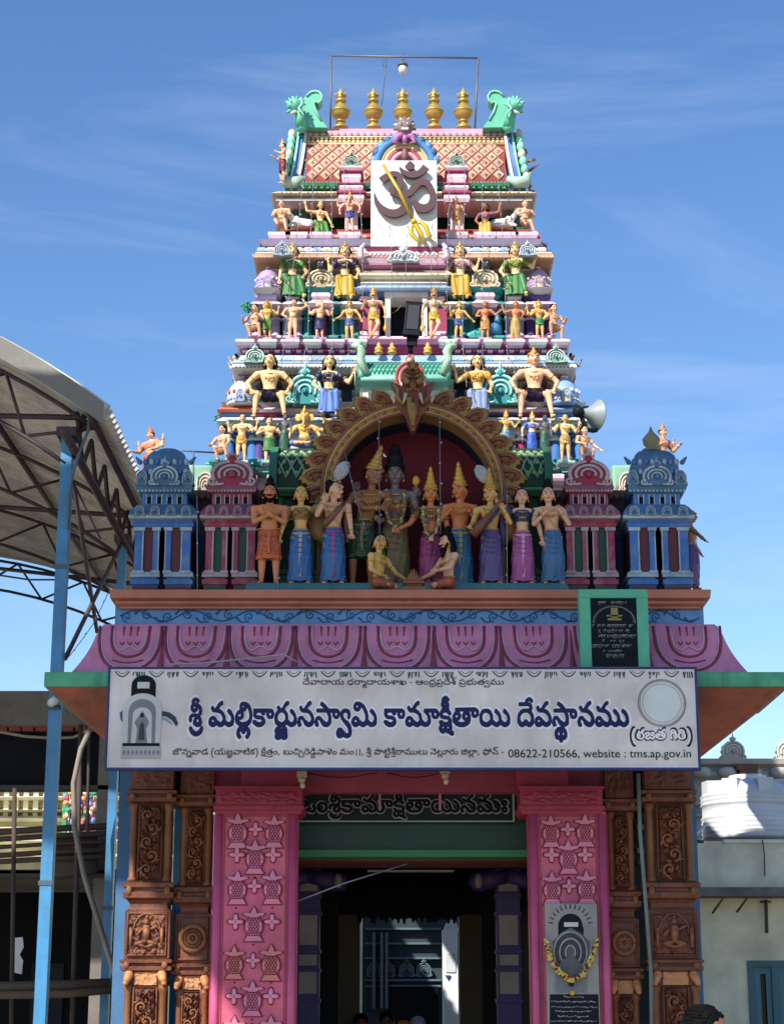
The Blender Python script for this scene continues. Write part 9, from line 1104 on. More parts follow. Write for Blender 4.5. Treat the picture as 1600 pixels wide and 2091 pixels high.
# ---- barrel roof
YR_ = 25.15; XR0, XR1 = P(624, 320, YR_).x, P(1031, 320, YR_).x; zr0, zr1 = ZP(372, YR_), ZP(268, YR_+.36)
rh = zr1-zr0; rd = .40
def RSf(u, v, o=0):      # u along x, v 0 bottom..1 ridge
    a = math.asin(min(.9999, max(0, v)*sin(pi*.47))); y = YR_+rd-(rd+o)*cos(a); z = zr0+rh*v+o*.35*sin(a); return V((XR0+(XR1-XR0)*u, y, z))
b = MB(); RD_ = M('8e241c', .6, .3); TI = M('dcb795', .6, .4); TI2 = M('d99c88', .6, .4)
for i in range(20): b.m(RD_).add([RSf(0, i/20), RSf(1, i/20), RSf(1, (i+1)/20), RSf(0, (i+1)/20)], [(0, 1, 2, 3)], True)
yb2 = 2*26.6-YR_; zt2 = zr1
b.m(RD_).add([RSf(0, 1), RSf(1, 1), V((XR1, yb2-.6, zr1)), V((XR0, yb2-.6, zr1)), V((XR1, yb2, zr0)), V((XR0, yb2, zr0))], [(0, 1, 2, 3), (3, 2, 4, 5)])
for u in (0, 1):
    b.add([RSf(u, i/12) for i in range(13)]+[V((XR0+(XR1-XR0)*u, yb2-.6, zr1)), V((XR0+(XR1-XR0)*u, yb2, zr0))], [tuple(range(15))])
b.obj('roof', tow)
b = MB(); nu = 15; nv = 3; 
for j in range(nv*2+1):
    for i in range(nu+1):
        u = (i+(.5 if j % 2 else 0))/nu; v = .02+.60*j/(nv*2)
        if u < .02 or u > .98 or (j == 0): continue
        du = .5/nu*.88; dv = .60/(nv*2)*.90; o1 = .022
        mt = TI2 if (i+j) % 3 else TI
        cl = lambda q: min(max(q, .003), .997)
        A_ = [RSf(cl(u+du*a), v+dv*c, .004) for a, c in ((0, -1), (1, 0), (0, 1), (-1, 0))]; B1 = [RSf(cl(u+du*a*.8), v+dv*c*.8, o1) for a, c in ((0, -1), (1, 0), (0, 1), (-1, 0))]
        b.m(TI).rings([A_, B1], caps=False, smooth=False); b.m(mt).add(B1, [(0, 1, 2, 3)])
        C1 = [RSf(cl(u+du*a*.38), v+dv*c*.38, o1+.014) for a, c in ((0, -1), (1, 0), (0, 1), (-1, 0))]; b.m(TI2).rings([[RSf(cl(u+du*a*.45), v+dv*c*.45, o1+.001) for a, c in ((0, -1), (1, 0), (0, 1), (-1, 0))], C1], smooth=False); b.m(M('8f8a72')).ball(RSf(cl(u), v, o1+.018), .016, 6)
b.m(CRM).tube([RSf(0, .655, .015), RSf(1, .655, .015)], .018, 6)
for k in range(44):
    u = (k+.5)/44; b.m(M('cdb57c', .6, .3)).ball(RSf(u, .70, .01), (.034, .02, .032), 8)
    if k % 1 == 0: b.m(M('cdb57c', .6, .3)).ball(RSf(u, .76, .012), (.024, .02, .022), 7); b.m(M('6b4a1c')).ball(RSf(min(1, (k+1)/44), .735, .016), (.018, .01, .010), 6)
b.m(CRM).tube([RSf(0, .80, .015), RSf(1, .80, .015)], .014, 6)
PKC = M('cf92a6', .6, .55, .4, 9, 0, '8d8a86')
for i in range(6): b.m(PKC).add([RSf(-.01, .84+.16*i/6, .03), RSf(1.01, .84+.16*i/6, .03), RSf(1.01, .84+.16*(i+1)/6, .03), RSf(-.01, .84+.16*(i+1)/6, .03)], [(0, 1, 2, 3)], True)
for k in range(30): b.m(PKC).ball(RSf((k+.5)/30, .845, .03), (.05, .02, .045), 8)
c0, c1 = RSf(-.01, 1, .03), RSf(1.01, 1, .03); b.m(PKC).box(c0.x, c1.x, c0.y, yb2-.5, c0.z-.1, c0.z+.035)
b.obj('roof_tile', tow)
# gable ends
MG = M('5fb89a', .55, .3, .2); MG2 = M('8ccfb4', .55, .3); BLU = M('3f6cb4', .6, .45, .2, 8, 0, '8a96a8')
def hornp(pts): return [(P(x, y, 25.2).x, P(x, y, 25.2).z) for x, y in pts]
HL = [(668, 263), (655, 245), (645, 228), (640, 212), (643, 207), (650, 211), (656, 204), (657, 196), (652, 188), (643, 186), (634, 188), (625, 196), (620, 204), (616, 214), (612, 230), (608, 262)]
for s in (-1, 1):
    mx_ = lambda x: x if s < 0 else 1653-x
    b = MB().m(MG).prism(hornp([(mx_(x), y) for x, y in HL]), 25.15, .28); b.m(MG2).tube([V((P(mx_(x), y, 25.15).x, 25.14, P(mx_(x), y, 25.15).z)) for x, y in HL[1:12]], .018, 6); b.obj('gable_horn', tow)
    b = MB(); fc = P(mx_(603), 216, 25.0)      # dragon-like face
    b.m(MG); b.ball(fc, (.12, .14, .13), 12); b.ball(fc+V((s*.07, -.04, -.02)), (.08, .08, .07), 10); b.cap(fc+V((s*.05, -.02, -.08)), .05, fc+V((s*.13, -.02, -.12)), .025, 8); b.cap(fc+V((s*.1, -.02, .02)), .04, fc+V((s*.16, -.04, .06)), .02, 8)
    for k in range(7): a = radians(40+k*26)*(-s)+ (0 if s < 0 else 0); d = V((-s*cos(radians(10+k*24)), -.1, sin(radians(10+k*24)))); b.m(MG if k % 2 else MG2).cap(fc+d*.09, .04, fc+d*.17, .018, 7)
    b.m(MG2).tube([fc+V((-s*.1, -.08, .1)), fc+V((-s*.12, -.1, -.02)), fc+V((-s*.06, -.12, -.1)), fc+V((-s*.14, -.1, -.2)), fc+V((-s*.12, -.06, -.28))], [.02, .03, .025, .022, .01], 7)
    b.m(M('d8d4c8')).ball(fc+V((s*.06, -.115, .02)), .028, 8); b.m(BLACK).ball(fc+V((s*.065, -.14, .02)), .012, 6)
    b.m(M('d8cfc0')).cap(fc+V((s*.0, -.06, -.14)), .035, fc+V((s*.06, -.08, -.17)), .02, 7); b.m(MG).cap(fc+V((-s*.05, 0, -.1)), .08, fc+V((-s*.1, .1, -.35)), .1, 8)
    b.xf(0, Matrix.Translation(fc) @ Matrix.Scale(.86, 4) @ Matrix.Translation(-fc)); b.obj('dragon_face', tow)
    b = MB()      # curved bands along the gable edge
    X_ = XR0 if s < 0 else XR1; sx = s
    def bd(o0, o1, ex0, ex1, yoff, mt, vv=(0, 1)):
        rs = []
        for i in range(17):
            v = vv[0]+(vv[1]-vv[0])*i/16; p = RSf(0, v); fl = .10*(1-v)**2
            rs.append([V((X_+sx*(ex0+fl), p.y+yoff-o1, p.z)), V((X_+sx*(ex1+fl), p.y+yoff-o1, p.z)), V((X_+sx*(ex1+fl), p.y+yoff+.3, p.z)), V((X_+sx*(ex0+fl), p.y+yoff+.3, p.z))])
        b.m(mt).rings(rs, smooth=False)
    bd(0, .06, -.01, .03, 0, WH); bd(0, .04, .03, .10, .01, BLU); bd(0, .08, .10, .13, 0, MG2); bd(0, .02, .13, .21, .05, M('2f7f66', .6, .3))
    for k in range(7): v = .06+.13*k; p = RSf(0, v); b.m((MG2 if k % 3 else M('c9c6b4', .6, .4))).ball(V((X_+sx*(.21+.10*(1-v)**2), p.y-.04, p.z)), (.06, .06, .085), 10)
    p = RSf(0, 0); b.m(M('a9bfb0', .6, .5)).tube([V((X_+sx*.02, p.y-.08, p.z+.02)), V((X_+sx*.14, p.y-.1, p.z-.05)), V((X_+sx*.28, p.y-.06, p.z-.02)), V((X_+sx*.36, p.y+.0, p.z+.14))], [.05, .09, .09, .03], 10)
    b.obj('gable_band', tow)
# central kudu on the roof with lion face
b = MB(); c = P(826, 330, 24.75); yk = 24.75; cx, cz = c.x, c.z
for r, t, mt in ((.40, .07, M('3f7ab0', .6, .45)), (.33, .035, M('cfae6a', .6, .3)), (.28, .03, CRM), (.235, .03, M('a8433f', .6, .3)), (.18, .04, M('cf92a6', .6, .3))):
    b.m(mt).tube([(cx+r*cos(a), yk, cz-.05+r*sin(a)) for a in [pi*i/24 for i in range(25)]], t, 8)
for i in range(11): a = pi*(i+.5)/11; b.m((M('5f93c8', .6, .4), M('2c5f8f', .6, .3))[i % 2]).ball((cx+.44*cos(a), yk-.02, cz-.05+.44*sin(a)), (.07, .05, .07), 8)
b.m(M('c79ab4', .6, .3)).prism([(cx-.36, cz-.05)]+[(cx+.40*cos(a), cz-.05+.40*sin(a)) for a in [pi*(1-i/20) for i in range(21)]]+[(cx+.36, cz-.05)], yk+.05, .5)
b.m(M('7a5a4a', .6, .4)).ball((cx, yk-.05, cz+.08), (.05, .05, .12), 8); b.obj('kudu', tow)
b = MB(); fz = cz+.44; PL_ = M('7e6a66', .6, .5, .3, 20); b.m(M('b06aa0', .6, .3))
for s in (-1, 1): b.tube([(cx+s*.02, yk-.1, fz-.06), (cx+s*.10, yk-.12, fz-.1), (cx+s*.15, yk-.1, fz-.18), (cx+s*.08, yk-.1, fz-.2)], [.05, .05, .035, .02], 8)
b.cap((cx, yk-.1, fz-.05), .06, (cx, yk-.1, fz-.2), .03, 8); b.m(PL_).ball((cx, yk-.1, fz+.05), (.12, .1, .13), 12)
for k in range(9): a = radians(-10+k*25); b.m((PL_, M('b5a89a', .6, .4))[k % 2]).cap((cx+.09*cos(a), yk-.1, fz+.06+.10*sin(a)), .04, (cx+.15*cos(a), yk-.08, fz+.06+.16*sin(a)), .02, 7)
for s in (-1, 1): b.m(WH).ball((cx+s*.05, yk-.19, fz+.07), .026, 8); b.m(BLACK).ball((cx+s*.05, yk-.215, fz+.07), .012, 6); b.m(PL_)
b.m(WH).box(cx-.05, cx+.05, yk-.21, yk-.17, fz-.03, fz-.005); b.obj('lion_face', tow)
# ---------------------------------------------------------------- kalasam finials
prK = [(0, .13), (.03, .135), (.06, .11), (.10, .06), (.13, .055), (.135, .085), (.16, .088), (.175, .05), (.19, .06), (.22, .12), (.27, .152), (.32, .158), (.325, .166), (.34, .166), (.345, .158), (.40, .12), (.47, .07), (.50, .05), (.51, .09), (.535, .10), (.56, .08), (.58, .045), (.59, .05), (.62, .085), (.65, .10), (.655, .06), (.70, .045), (.80, .006)]
first = None
for i, (x, l) in enumerate(((695, 'golden pot finial at the far left end of the roof ridge'), (762, 'golden pot finial second from left on the roof ridge'), (822, 'golden pot finial at the centre of the ridge above the lion face'), (886, 'golden pot finial second from right on the roof ridge'), (946, 'golden pot finial at the far right end of the roof ridge'))):
    Yk = 26.0; c = P(x, 264, Yk); hh = ZP(178, Yk)-c.z; c = V((c.x, Yk, c.z))
    if first is None:
        first = thing('pot_finial', l, 'finial', tuple(c), 'golden finials on the roof ridge'); kk = hh/.80
        b = MB().m(M('b2984c', .42, .35, .1, 14, .4)).lathe(c, [(z*kk, r*kk*1.02) for z, r in prK if z <= .625], 28); b.obj('pot', first)
        b = MB().m(M('c9ae66', .4, .25, .1, 14, .4)).lathe(c, [(z*kk, r*kk*1.02) for z, r in prK if z >= .615], 24); 
        for k in range(9): a = 2*pi*k/9; b.cap((c.x+.085*kk*cos(a), c.y+.085*kk*sin(a), c.z+.635*kk), .016*kk, (c.x+.112*kk*cos(a), c.y+.112*kk*sin(a), c.z+.66*kk), .006*kk, 6)
        b.obj('lotus_tip', first)
    else:
        o = first.copy(); COL.objects.link(o); o.location = c; o['label'] = l
        for ch in first.children: d = ch.copy(); COL.objects.link(d); d.parent = o; d.matrix_parent_inverse = ch.matrix_parent_inverse.copy()
# pipe frame with lamp
fr_ = thing('pipe_frame', 'thin metal pipe frame standing over the roof finials', 'frame', tuple(P(825, 265, 25.9))); Yf = 25.9; MT = M('6f6a70', .5, .3, .1, 9, .4)
b = MB().m(MT).tube([P(674, 265, Yf), P(676, 113, Yf)], .016, 8); b.obj('leg', fr_)
b = MB().m(MT).tube([P(969, 265, Yf), P(976, 118, Yf)], .016, 8); b.obj('leg', fr_)
b = MB().m(MT).tube([P(676, 113, Yf), P(976, 118, Yf)], .016, 8); b.obj('top_rail', fr_)
lt = thing('hanging_lamp', 'small white lamp hanging from the pipe frame above the roof', 'lamp', tuple(P(822, 155, Yf)))
c = P(822, 140, Yf); b = MB().m(M('c9ccc9', .3, .2)).lathe(c, [(-.09, .03), (-.06, .06), (0, .07), (.04, .055), (.06, .03)], 14); b.obj('globe', lt)
b = MB().m(M('5a5d50', .5, .3)).lathe(c, [(.05, .08), (.065, .085), (.08, .05), (.12, .03), (.13, .025)], 12); b.tube([c+V((0, 0, .12)), c+V((.01, 0, .2)), c+V((-.02, 0, .24)), c+V((.015, 0, .26))], .01, 6); b.obj('cap', lt)
cord('cable', 'thin dark cable hanging down from the pipe frame between the finials', [P(786, 118, Yf), P(781, 135, Yf), P(789, 137, Yf), P(790, 119, Yf), P(784, 170, 25.8), P(779, 215, 25.7)], .006, M('3c4654'))
# om plate
YO = 23.55; op = thing('om_board', 'white board with a raised brown om symbol on the tower', 'sign', tuple(P(825, 505, YO)))
b = MB(); z0, z1 = ZP(503, YO), ZP(327, YO); a, c = P(757, 415, YO).x, P(892, 415, YO).x; b.m(M('d6d8d6', .5, .25, .05, 5, 0, 'a89f90', .9)).box(a, c, YO, YO+.1, z0, z1); b.obj('board', op, .006)
b = MB(); OM = M('4c2b30', .5, .2, .1)
def ribbon(pts, ws, th=.05, y=YO-.10):
    pts = [(740+x/9.412, 310+yy/9.412) for x, yy in pts]; pp = [V((P(x, yy, YO).x, 0, P(x, yy, YO).z)) for x, yy in pts]
    # smooth (Catmull-Rom)
    q = []; wq = []; n_ = len(pp)
    for i in range(n_-1):
        p0, p1, p2, p3 = pp[max(i-1, 0)], pp[i], pp[i+1], pp[min(i+2, n_-1)]
        for k in range(6): t = k/6; q.append(.5*((2*p1)+(p2-p0)*t+(2*p0-5*p1+4*p2-p3)*t*t+(3*p1-p0-3*p2+p3)*t**3)); wq.append(ws[i]+(ws[i+1]-ws[i])*t)
    q.append(pp[-1]); wq.append(ws[-1]); L_ = []; R_ = []
    for i, p in enumerate(q):
        d = (q[min(i+1, len(q)-1)]-q[max(i-1, 0)]).normalized(); nn = V((-d.z, 0, d.x)); w_ = wq[i]*.5/9.412*.00655; L_.append(p+nn*w_); R_.append(p-nn*w_)
    b.rings([[V((l.x, y, l.z)), V((r.x, y, r.z)), V((r.x, y+th, r.z)), V((l.x, y+th, l.z))] for l, r in zip(L_, R_)], smooth=False)
b.m(OM); ribbon([(365, 600), (480, 520), (610, 475), (710, 530), (715, 680), (640, 780), (520, 815)], [150, 130, 115, 120, 130, 130, 150])
ribbon([(570, 815), (680, 850), (800, 950), (815, 1090), (720, 1200), (560, 1230), (400, 1160), (280, 1030), (225, 840)], [140, 130, 150, 160, 165, 160, 130, 90, 12], .047, YO-.097)
ribbon([(790, 870), (900, 840), (990, 730), (1090, 640), (1210, 640), (1300, 740), (1350, 900), (1320, 1050), (1210, 1130), (1080, 1110), (970, 980)], [110, 120, 140, 140, 130, 120, 125, 140, 170, 170, 60], .045, YO-.094)
ribbon([(705, 345), (790, 440), (900, 490), (1020, 490), (1130, 430), (1215, 340)], [10, 90, 120, 125, 130, 150])
b.prism([(P(740+x/9.412, 310+y/9.412, YO).x, P(740+x/9.412, 310+y/9.412, YO).z) for x, y in ((905, 228), (960, 265), (1005, 315), (985, 370), (920, 400), (860, 385), (815, 330), (860, 275))], YO-.10, .05)
b.obj('om_symbol', op)
tr = thing('trident', 'golden trident pointing down diagonally across the om board', 'trident', tuple(P(782, 335, YO-.1))); pt = lambda x, y, d=.17: P(740+x/9.412, 310+y/9.412, YO-d)
b = MB().m(M('b79a34', .45, .25, .1, 12, .2)).tube([pt(395, 240, .15), pt(700, 740, .165), pt(960, 1300, .17)], [.022, .026, .024], 10, .7); b.obj('shaft', tr)
b = MB().m(M('c4aa2c', .45, .2, .1, 12, .2)); b.tube([pt(960, 1290), pt(1000, 1370), pt(1120, 1560), pt(1225, 1790)], [.03, .035, .034, .006], 8, .6)
b.tube([pt(1020, 1370), pt(940, 1430), pt(930, 1560), pt(1030, 1670), pt(1135, 1790)], [.02, .03, .036, .032, .005], 8, .6); b.tube([pt(1010, 1370), pt(1120, 1350), pt(1220, 1440), pt(1260, 1580), pt(1340, 1730)], [.02, .03, .036, .032, .005], 8, .6); b.ball(pt(985, 1340), .045, 8); b.obj('prongs', tr)
# ---------------------------------------------------------------- statues on the tower
GS = {'t2': 'standing statues on the middle tier', 't1': 'standing statues on the lower tier'}
def tf(lab, px, py, Y, hp, vox=.011, **k):
    if k.get('pose', 'stand') == 'stand':
        hp *= 1.12; k['fat'] = k.get('fat', 1.0)*1.12; k['turn'] = random.uniform(-.35, .35); k['lean'] = random.uniform(-.025, .025); k['rot'] = k.get('rot', 0)+random.uniform(-.25, .25)
        if k.get('arms') is four: k['arms'] = [((-.45, -.3, -.9), (random.uniform(-.2, .7), -.7, random.uniform(-.4, .5))), ((.45, -.3, -.9), (random.uniform(-.7, .2), -.7, random.uniform(-.4, .5))), ((-.65, .1, -.5), (-.15, -.1, 1)), ((.65, .1, -.5), (.15, -.1, 1))]
    return figure(lab, px, py, Y, hp, vox=vox, **k)
four = [((-.6, -.1, -.8), (-.1, -.5, -.8)), ((.6, -.1, -.8), (.1, -.5, -.8)), ((-.8, .05, -.3), (-.1, -.1, 1)), ((.8, .05, -.3), (.1, -.1, 1))]
# top tier
tf('seated pale statue with folded arms at the left end of the top tier', 572, 476, 24.05, 85, pose='ease', sk='p', cloth=('brief', 'b88a6a'), hat='bun', rot=-.2, arms=[((-.2, -.5, -.8), (.7, -.5, .2)), ((.3, -.4, -.8), (-.7, -.5, .2))], fat=1.15)
tf('woman statue in green skirt with one arm raised, left of the om board', 655, 484, 24.05, 92, pose='ease', fem=True, sk='l', cloth=('long', '4f8a3a'), sash='c9b24a', hat='bun', rot=.2, arms=[((-.85, 0, .1), (-.2, 0, 1)), ((.4, -.2, -1), (.3, -.3, -.9))])
tf('four-armed elephant-headed statue in blue shorts left of the om board', 714, 474, 24.0, 66, sk='p', cloth=('brief', '3f4f9a'), hat='crown', head='elephant', belly=.4, arms=[((-.7, -.1, -.7), (.1, -.4, -.9)), ((.7, -.1, -.7), (-.1, -.4, -.9)), ((-.8, .05, -.2), (-.2, -.1, 1)), ((.8, .05, -.2), (.2, -.1, 1))])
tf('standing child statue with a hand on the chest, right of the om board', 932, 478, 24.0, 64, sk='p', cloth=('brief', 'b0803a'), hat='small', arms=[((-.4, -.1, -1), (-.1, -.4, -.9)), ((.3, -.3, -.9), (-.5, -.6, .4))])
tf('kneeling woman statue in gold pleated skirt, one arm raised, right of the om board', 990, 486, 24.05, 90, pose='sit', fem=True, sk='d', cloth=('long', 'c9a23a'), top='8a4a6a', hat='bun', rot=-.15, arms=[((-.5, -.1, -.8), (.4, -.5, -.6)), ((.85, 0, .15), (.15, 0, 1))])
tf('seated pale statue with folded arms at the right end of the top tier', 1076, 476, 24.05, 85, pose='ease', sk='p', cloth=('brief', 'b88a6a'), hat='bun', rot=.35, arms=[((-.3, -.4, -.8), (.7, -.5, .2)), ((.2, -.5, -.8), (-.7, -.5, .2))], fat=1.15)
def bull(lab, px, py, Y, ln, s):
    base = P(px, py, Y); t = thing('bull_statue', lab, 'statue', tuple(base), 'white lying bull statues on the top tier'); k = ln; q = MB().m(M('cfcdc9', .55, .3, .2)); X = lambda x, y, z: base+V((s*x*k, y*k, z*k))
    q.cap(X(-.32, .05, .2), .17*k, X(.15, .03, .24), .19*k, 14); q.ball(X(.12, .03, .40), (.09*k, .08*k, .10*k), 10); q.cap(X(.2, .02, .32), .12*k, X(.36, -.04, .52), .08*k, 12)
    q.ball(X(.42, -.07, .56), (.10*k, .09*k, .09*k), 12); q.cap(X(.44, -.10, .52), .065*k, X(.55, -.14, .45), .05*k, 10)
    for a in (-1, 1): q.cap(X(.38, -.06+a*.07, .62), .022*k, X(.34, -.06+a*.12, .72), .008*k, 7); q.cap(X(.36, -.06+a*.08, .56), .03*k, X(.28, -.06+a*.15, .54), .012*k, 7)
    q.cap(X(.2, -.10, .16), .07*k, X(.36, -.17, .07), .05*k, 8); q.cap(X(.36, -.17, .06), .045*k, X(.18, -.2, .05), .035*k, 8); q.cap(X(-.34, -.06, .16), .13*k, X(-.16, -.17, .1), .07*k, 10); q.cap(X(-.16, -.17, .07), .05*k, X(-.32, -.2, .05), .04*k, 8); q.tube([X(-.48, .05, .25), X(-.54, 0, .1), X(-.48, -.08, .04)], .02*k, 7)
    me = remesh(q, .016*k, 2); q = MB().m(M('cfcdc9', .55, .3, .2)); q.mesh_in(me); q.obj('body', t)
    q = MB().m(BLACK); 
    for a in (-1, 1): q.ball(X(.47, -.10+a*.06, .59), .014*k, 6)
    q.m(M('b08a3a')).tube([X(.22+.0*cos(b_), -.02+.13*cos(b_), .34+.12*sin(b_)) for b_ in [2*pi*i/14 for i in range(15)]], .014*k, 6); q.obj('collar', t)
bull('white bull statue lying beside the left seated pale statue on the top tier', 612, 468, 24.3, .42, -1); bull('white bull statue lying beside the right seated pale statue on the top tier', 1030, 468, 24.3, .42, 1)
# side figures in profile on the silhouette
tf('small crowned side statue below the left green dragon face', 577, 372, 24.9, 70, sk='p', cloth=('short', '7a2a30'), hat='crown', rot=-1.1, arms=[((-.3, -.5, -.8), (.3, -.7, .3)), ((.3, -.5, -.8), (-.3, -.7, .3))])
tf('seated brown side statue below the right green dragon face', 1078, 388, 25.4, 105, pose='sit', sk='d', cloth=('brief', '7a3a30'), hat='loose', rot=1.3, arms=[((-.3, -.4, -.8), (.3, -.7, .3)), ((.3, -.5, -.8), (-.3, -.7, .3))])
# middle tier seated
tf('crowned statue in green seated left of the cream ornament on the middle tier', 597, 610, 23.4, 136, pose='ease', fem=True, sk='l', cloth=('long', '3d7a3c'), top='3d7a3c', hat='small', rot=.15, arms=[((-.3, 0, -1), (-.1, -.3, -.8)), ((.55, -.1, -.9), (-.35, -.6, -.7))])
tf('crowned woman statue in gold skirt seated right of the left cream ornament', 703, 611, 23.4, 138, pose='sit', fem=True, sk='l', cloth=('long', 'c79a2e'), top='2a2440', hat='small', arms=[((-.55, -.1, -.85), (-.15, -.1, 1)), ((.5, -.1, -.9), (-.2, -.6, -.7))])
tf('crowned woman statue in gold skirt seated left of the right cream ornament', 940, 611, 23.4, 138, pose='sit', fem=True, sk='l', cloth=('long', 'c79a2e'), top='9a7a8c', hat='small', arms=[((-.5, -.1, -.9), (.5, -.6, -.5)), ((.6, -.1, -.8), (.3, -.1, 1))])
tf('crowned statue in green seated at the right with one hand raised on the middle tier', 1052, 608, 23.4, 136, pose='ease', fem=True, sk='l', cloth=('long', '3d7a3c'), top='6a8a3a', hat='small', rot=-.15, arms=[((-.6, -.1, -.85), (.3, -.6, -.6)), ((.65, -.1, -.6), (.35, -.1, 1))])
# middle tier standing
pd = (.15, 'cf93b3')
tf('four-armed statue with a yellow halo at the left end of the middle tier', 545, 693, 23.25, 66, sk='y', cloth=('short', '5f8a3a'), hat='small', halo='c9b04a', arms=four, pedestal=pd)
tf('chubby child statue with one arm on its head on the middle tier', 597, 693, 23.25, 70, sk='p', cloth=(None, 'c9a23a'), hat='curl', belly=.5, fat=1.2, arms=[((-.6, 0, -.8), (.5, -.5, -.5)), ((.75, 0, .5), (-.6, 0, .9))], pedestal=pd)
tf('four-armed elephant-headed statue in dark trousers on the middle tier', 652, 692, 23.25, 66, sk='p', cloth=('short', '3a3a6a'), hat='small', head='elephant', belly=.5, arms=four, pedestal=pd)
tf('slim crowned statue in blue shorts with both arms spread low, beside the left guardian', 713, 695, 23.25, 68, sk='y', cloth=('brief', '4a5f9a'), hat='small', arms=[((-.6, -.1, -1), (-.8, -.2, -.4)), ((.65, -.1, -.9), (.4, -.2, -.9))], pedestal=pd)
tf('large moustached guardian statue with a club at the left of the tower window', 762, 692, 23.05, 96, pose='cross2', sk='p', cloth=('brief', 'b79a34'), top='9a7a6a', hat='crown', must=True, arms=[((-.5, -.1, -.9), (.3, -.5, .6)), ((.5, -.1, -.9), (.05, -.2, -1))], held=[(staff(1, (.30, .02), GOLDP, .012, 'club'), 'club')], fat=1.1)
tf('large moustached guardian statue with a club at the right of the tower window', 886, 692, 23.05, 96, pose='cross2', sk='p', cloth=('brief', 'b79a34'), top='a0a08a', hat='crown', must=True, arms=[((-.5, -.1, -.9), (-.05, -.2, -1)), ((.5, -.1, -.9), (-.3, -.5, .6))], held=[(staff(0, (.30, .02), GOLDP, .012, 'club'), 'club')], fat=1.1)
tf('slim statue in blue shorts holding a short sword, beside the right guardian', 936, 694, 23.25, 66, sk='y', cloth=('brief', '3f5a9a'), hat='small', arms=[((-.4, -.2, -.9), (-.2, -.4, .9)), ((.6, -.1, -.8), (.6, -.1, -.6))], held=[(staff(0, (.03, .12), M('c9c9c0'), .008), 'sword')], pedestal=pd)
tf('gold skinned statue standing before a blue peacock on the middle tier', 990, 693, 23.25, 66, sk='o', cloth=('short', 'c9944a'), hat='small', arms=[((-.5, -.1, -.9), (.4, -.6, -.2)), ((.7, 0, -.7), (.6, -.2, .5))], pedestal=pd)
tf('statue in orange and white dhoti holding a long lute on the middle tier', 1052, 693, 23.25, 66, sk='o', cloth=('long', 'bfa05a'), hat='small', arms=[((-.8, -.1, -.3), (-.3, -.1, 1)), ((.6, -.3, -.7), (-.2, -.5, .1))], held=[(staff(1, (.22, .2), GOLDP, .012, 'mace', (.4, 0, 1)), 'lute')], pedestal=pd)
tf('four-armed statue with a yellow halo at the right end of the middle tier', 1102, 693, 23.25, 66, sk='y', cloth=('brief', '3f8a4a'), hat='small', halo='c9b04a', arms=four, pedestal=pd)
# peacock
t = thing('peacock_statue', 'blue peacock statue with a long teal tail behind the gold skinned statue', 'statue', tuple(P(1000, 690, 23.4))); q = MB().m(M('3f7fa8', .5, .3)); Y = 23.4
q.ball(P(1008, 672, Y), (.11, .09, .1), 10); q.tube([P(1010, 668, Y), P(1016, 652, Y), P(1014, 640, Y), P(1019, 634, Y)], [.06, .04, .03, .028], 8); q.ball(P(1019, 633, Y-.02), .035, 8); q.m(GOLDP).cap(P(1021, 633, Y), .012, P(1026, 631, Y), .004, 6); q.obj('body', t)
q = MB().m(M('2c9a92', .5, .3)); q.tube([P(1000, 676, Y+.0), P(980, 680, Y-.02), P(960, 685, Y-.05), P(945, 685, Y-.05)], [.08, .07, .05, .015], 10, .6); q.obj('tail', t)
crouch = dict(pose='crouch', sk='p', cloth=('brief', 'a8785a'), hat='curl', fat=1.15)
tf('crouching child statue at the lower left corner of the middle tier', 517, 694, 23.2, 92, rot=-.5, arms=[((-.6, -.2, -.7), (.3, -.6, .3)), ((.5, -.3, -.8), (-.2, -.6, .2))], **crouch)
tf('crouching child statue at the lower right corner of the middle tier', 1133, 694, 23.2, 92, rot=.5, arms=[((-.6, -.2, -.7), (.3, -.6, .3)), ((.5, -.3, -.8), (-.2, -.6, .2))], **crouch)
tf('small leaning corner statue beside the left lavender dome', 531, 562, 23.9, 44, sk='l', cloth=('brief', '8a5a3a'), hat='curl', rot=-1.2, arms=[((-.3, -.6, -.3), (0, -.4, 1)), ((.3, -.6, -.3), (0, -.4, 1))])
tf('small leaning corner statue beside the right lavender dome', 1118, 562, 23.9, 44, sk='d', cloth=('brief', '5a5a7a'), hat='curl', rot=1.2, arms=[((-.3, -.6, -.3), (0, -.4, 1)), ((.3, -.6, -.3), (0, -.4, 1))])
# lower tier seated
tf('large bare-chested statue in dark shorts seated with hands on knees, lower tier left', 548, 857, 22.55, 162, pose='wide', sk='l', cloth=('brief', '2a1c34'), hat='loose', fat=1.12, turn=-.2, arms=[((-.7, -.05, -.7), (.35, -.5, -.75)), ((.7, -.05, -.7), (-.3, -.5, -.8))])
tf('large bare-chested statue with a crown seated with hands on knees, lower tier right', 1093, 857, 22.55, 168, pose='wide', sk='p', cloth=('brief', '2a1c34'), hat='small', fat=1.12, turn=.15, arms=[((-.7, -.05, -.7), (.35, -.5, -.75)), ((.7, -.05, -.7), (-.3, -.5, -.8))])
tf('woman statue in dark blue blouse and blue skirt seated beside the left arch flames', 672, 850, 22.5, 155, pose='sit', fem=True, sk='l', cloth=('long', '5f7fc4'), top='26284a', hat='bun', rot=.1, arms=[((-.5, -.1, -.9), (.5, -.5, -.6)), ((.7, -.1, -.6), (.4, -.2, .8))], held=[(staff(1, (.2, .03), M('b9b9b0'), .008), 'rod')])
tf('woman statue with yellow blouse and one hand raised, behind the right flames of the arch', 975, 850, 22.5, 155, pose='sit', fem=True, sk='l', cloth=('long', '7f8fb4'), top='c4973a', hat='bun', rot=-.1, arms=[((-.75, -.1, -.5), (-.2, -.2, 1)), ((.4, -.1, -1), (-.1, -.6, -.6))])
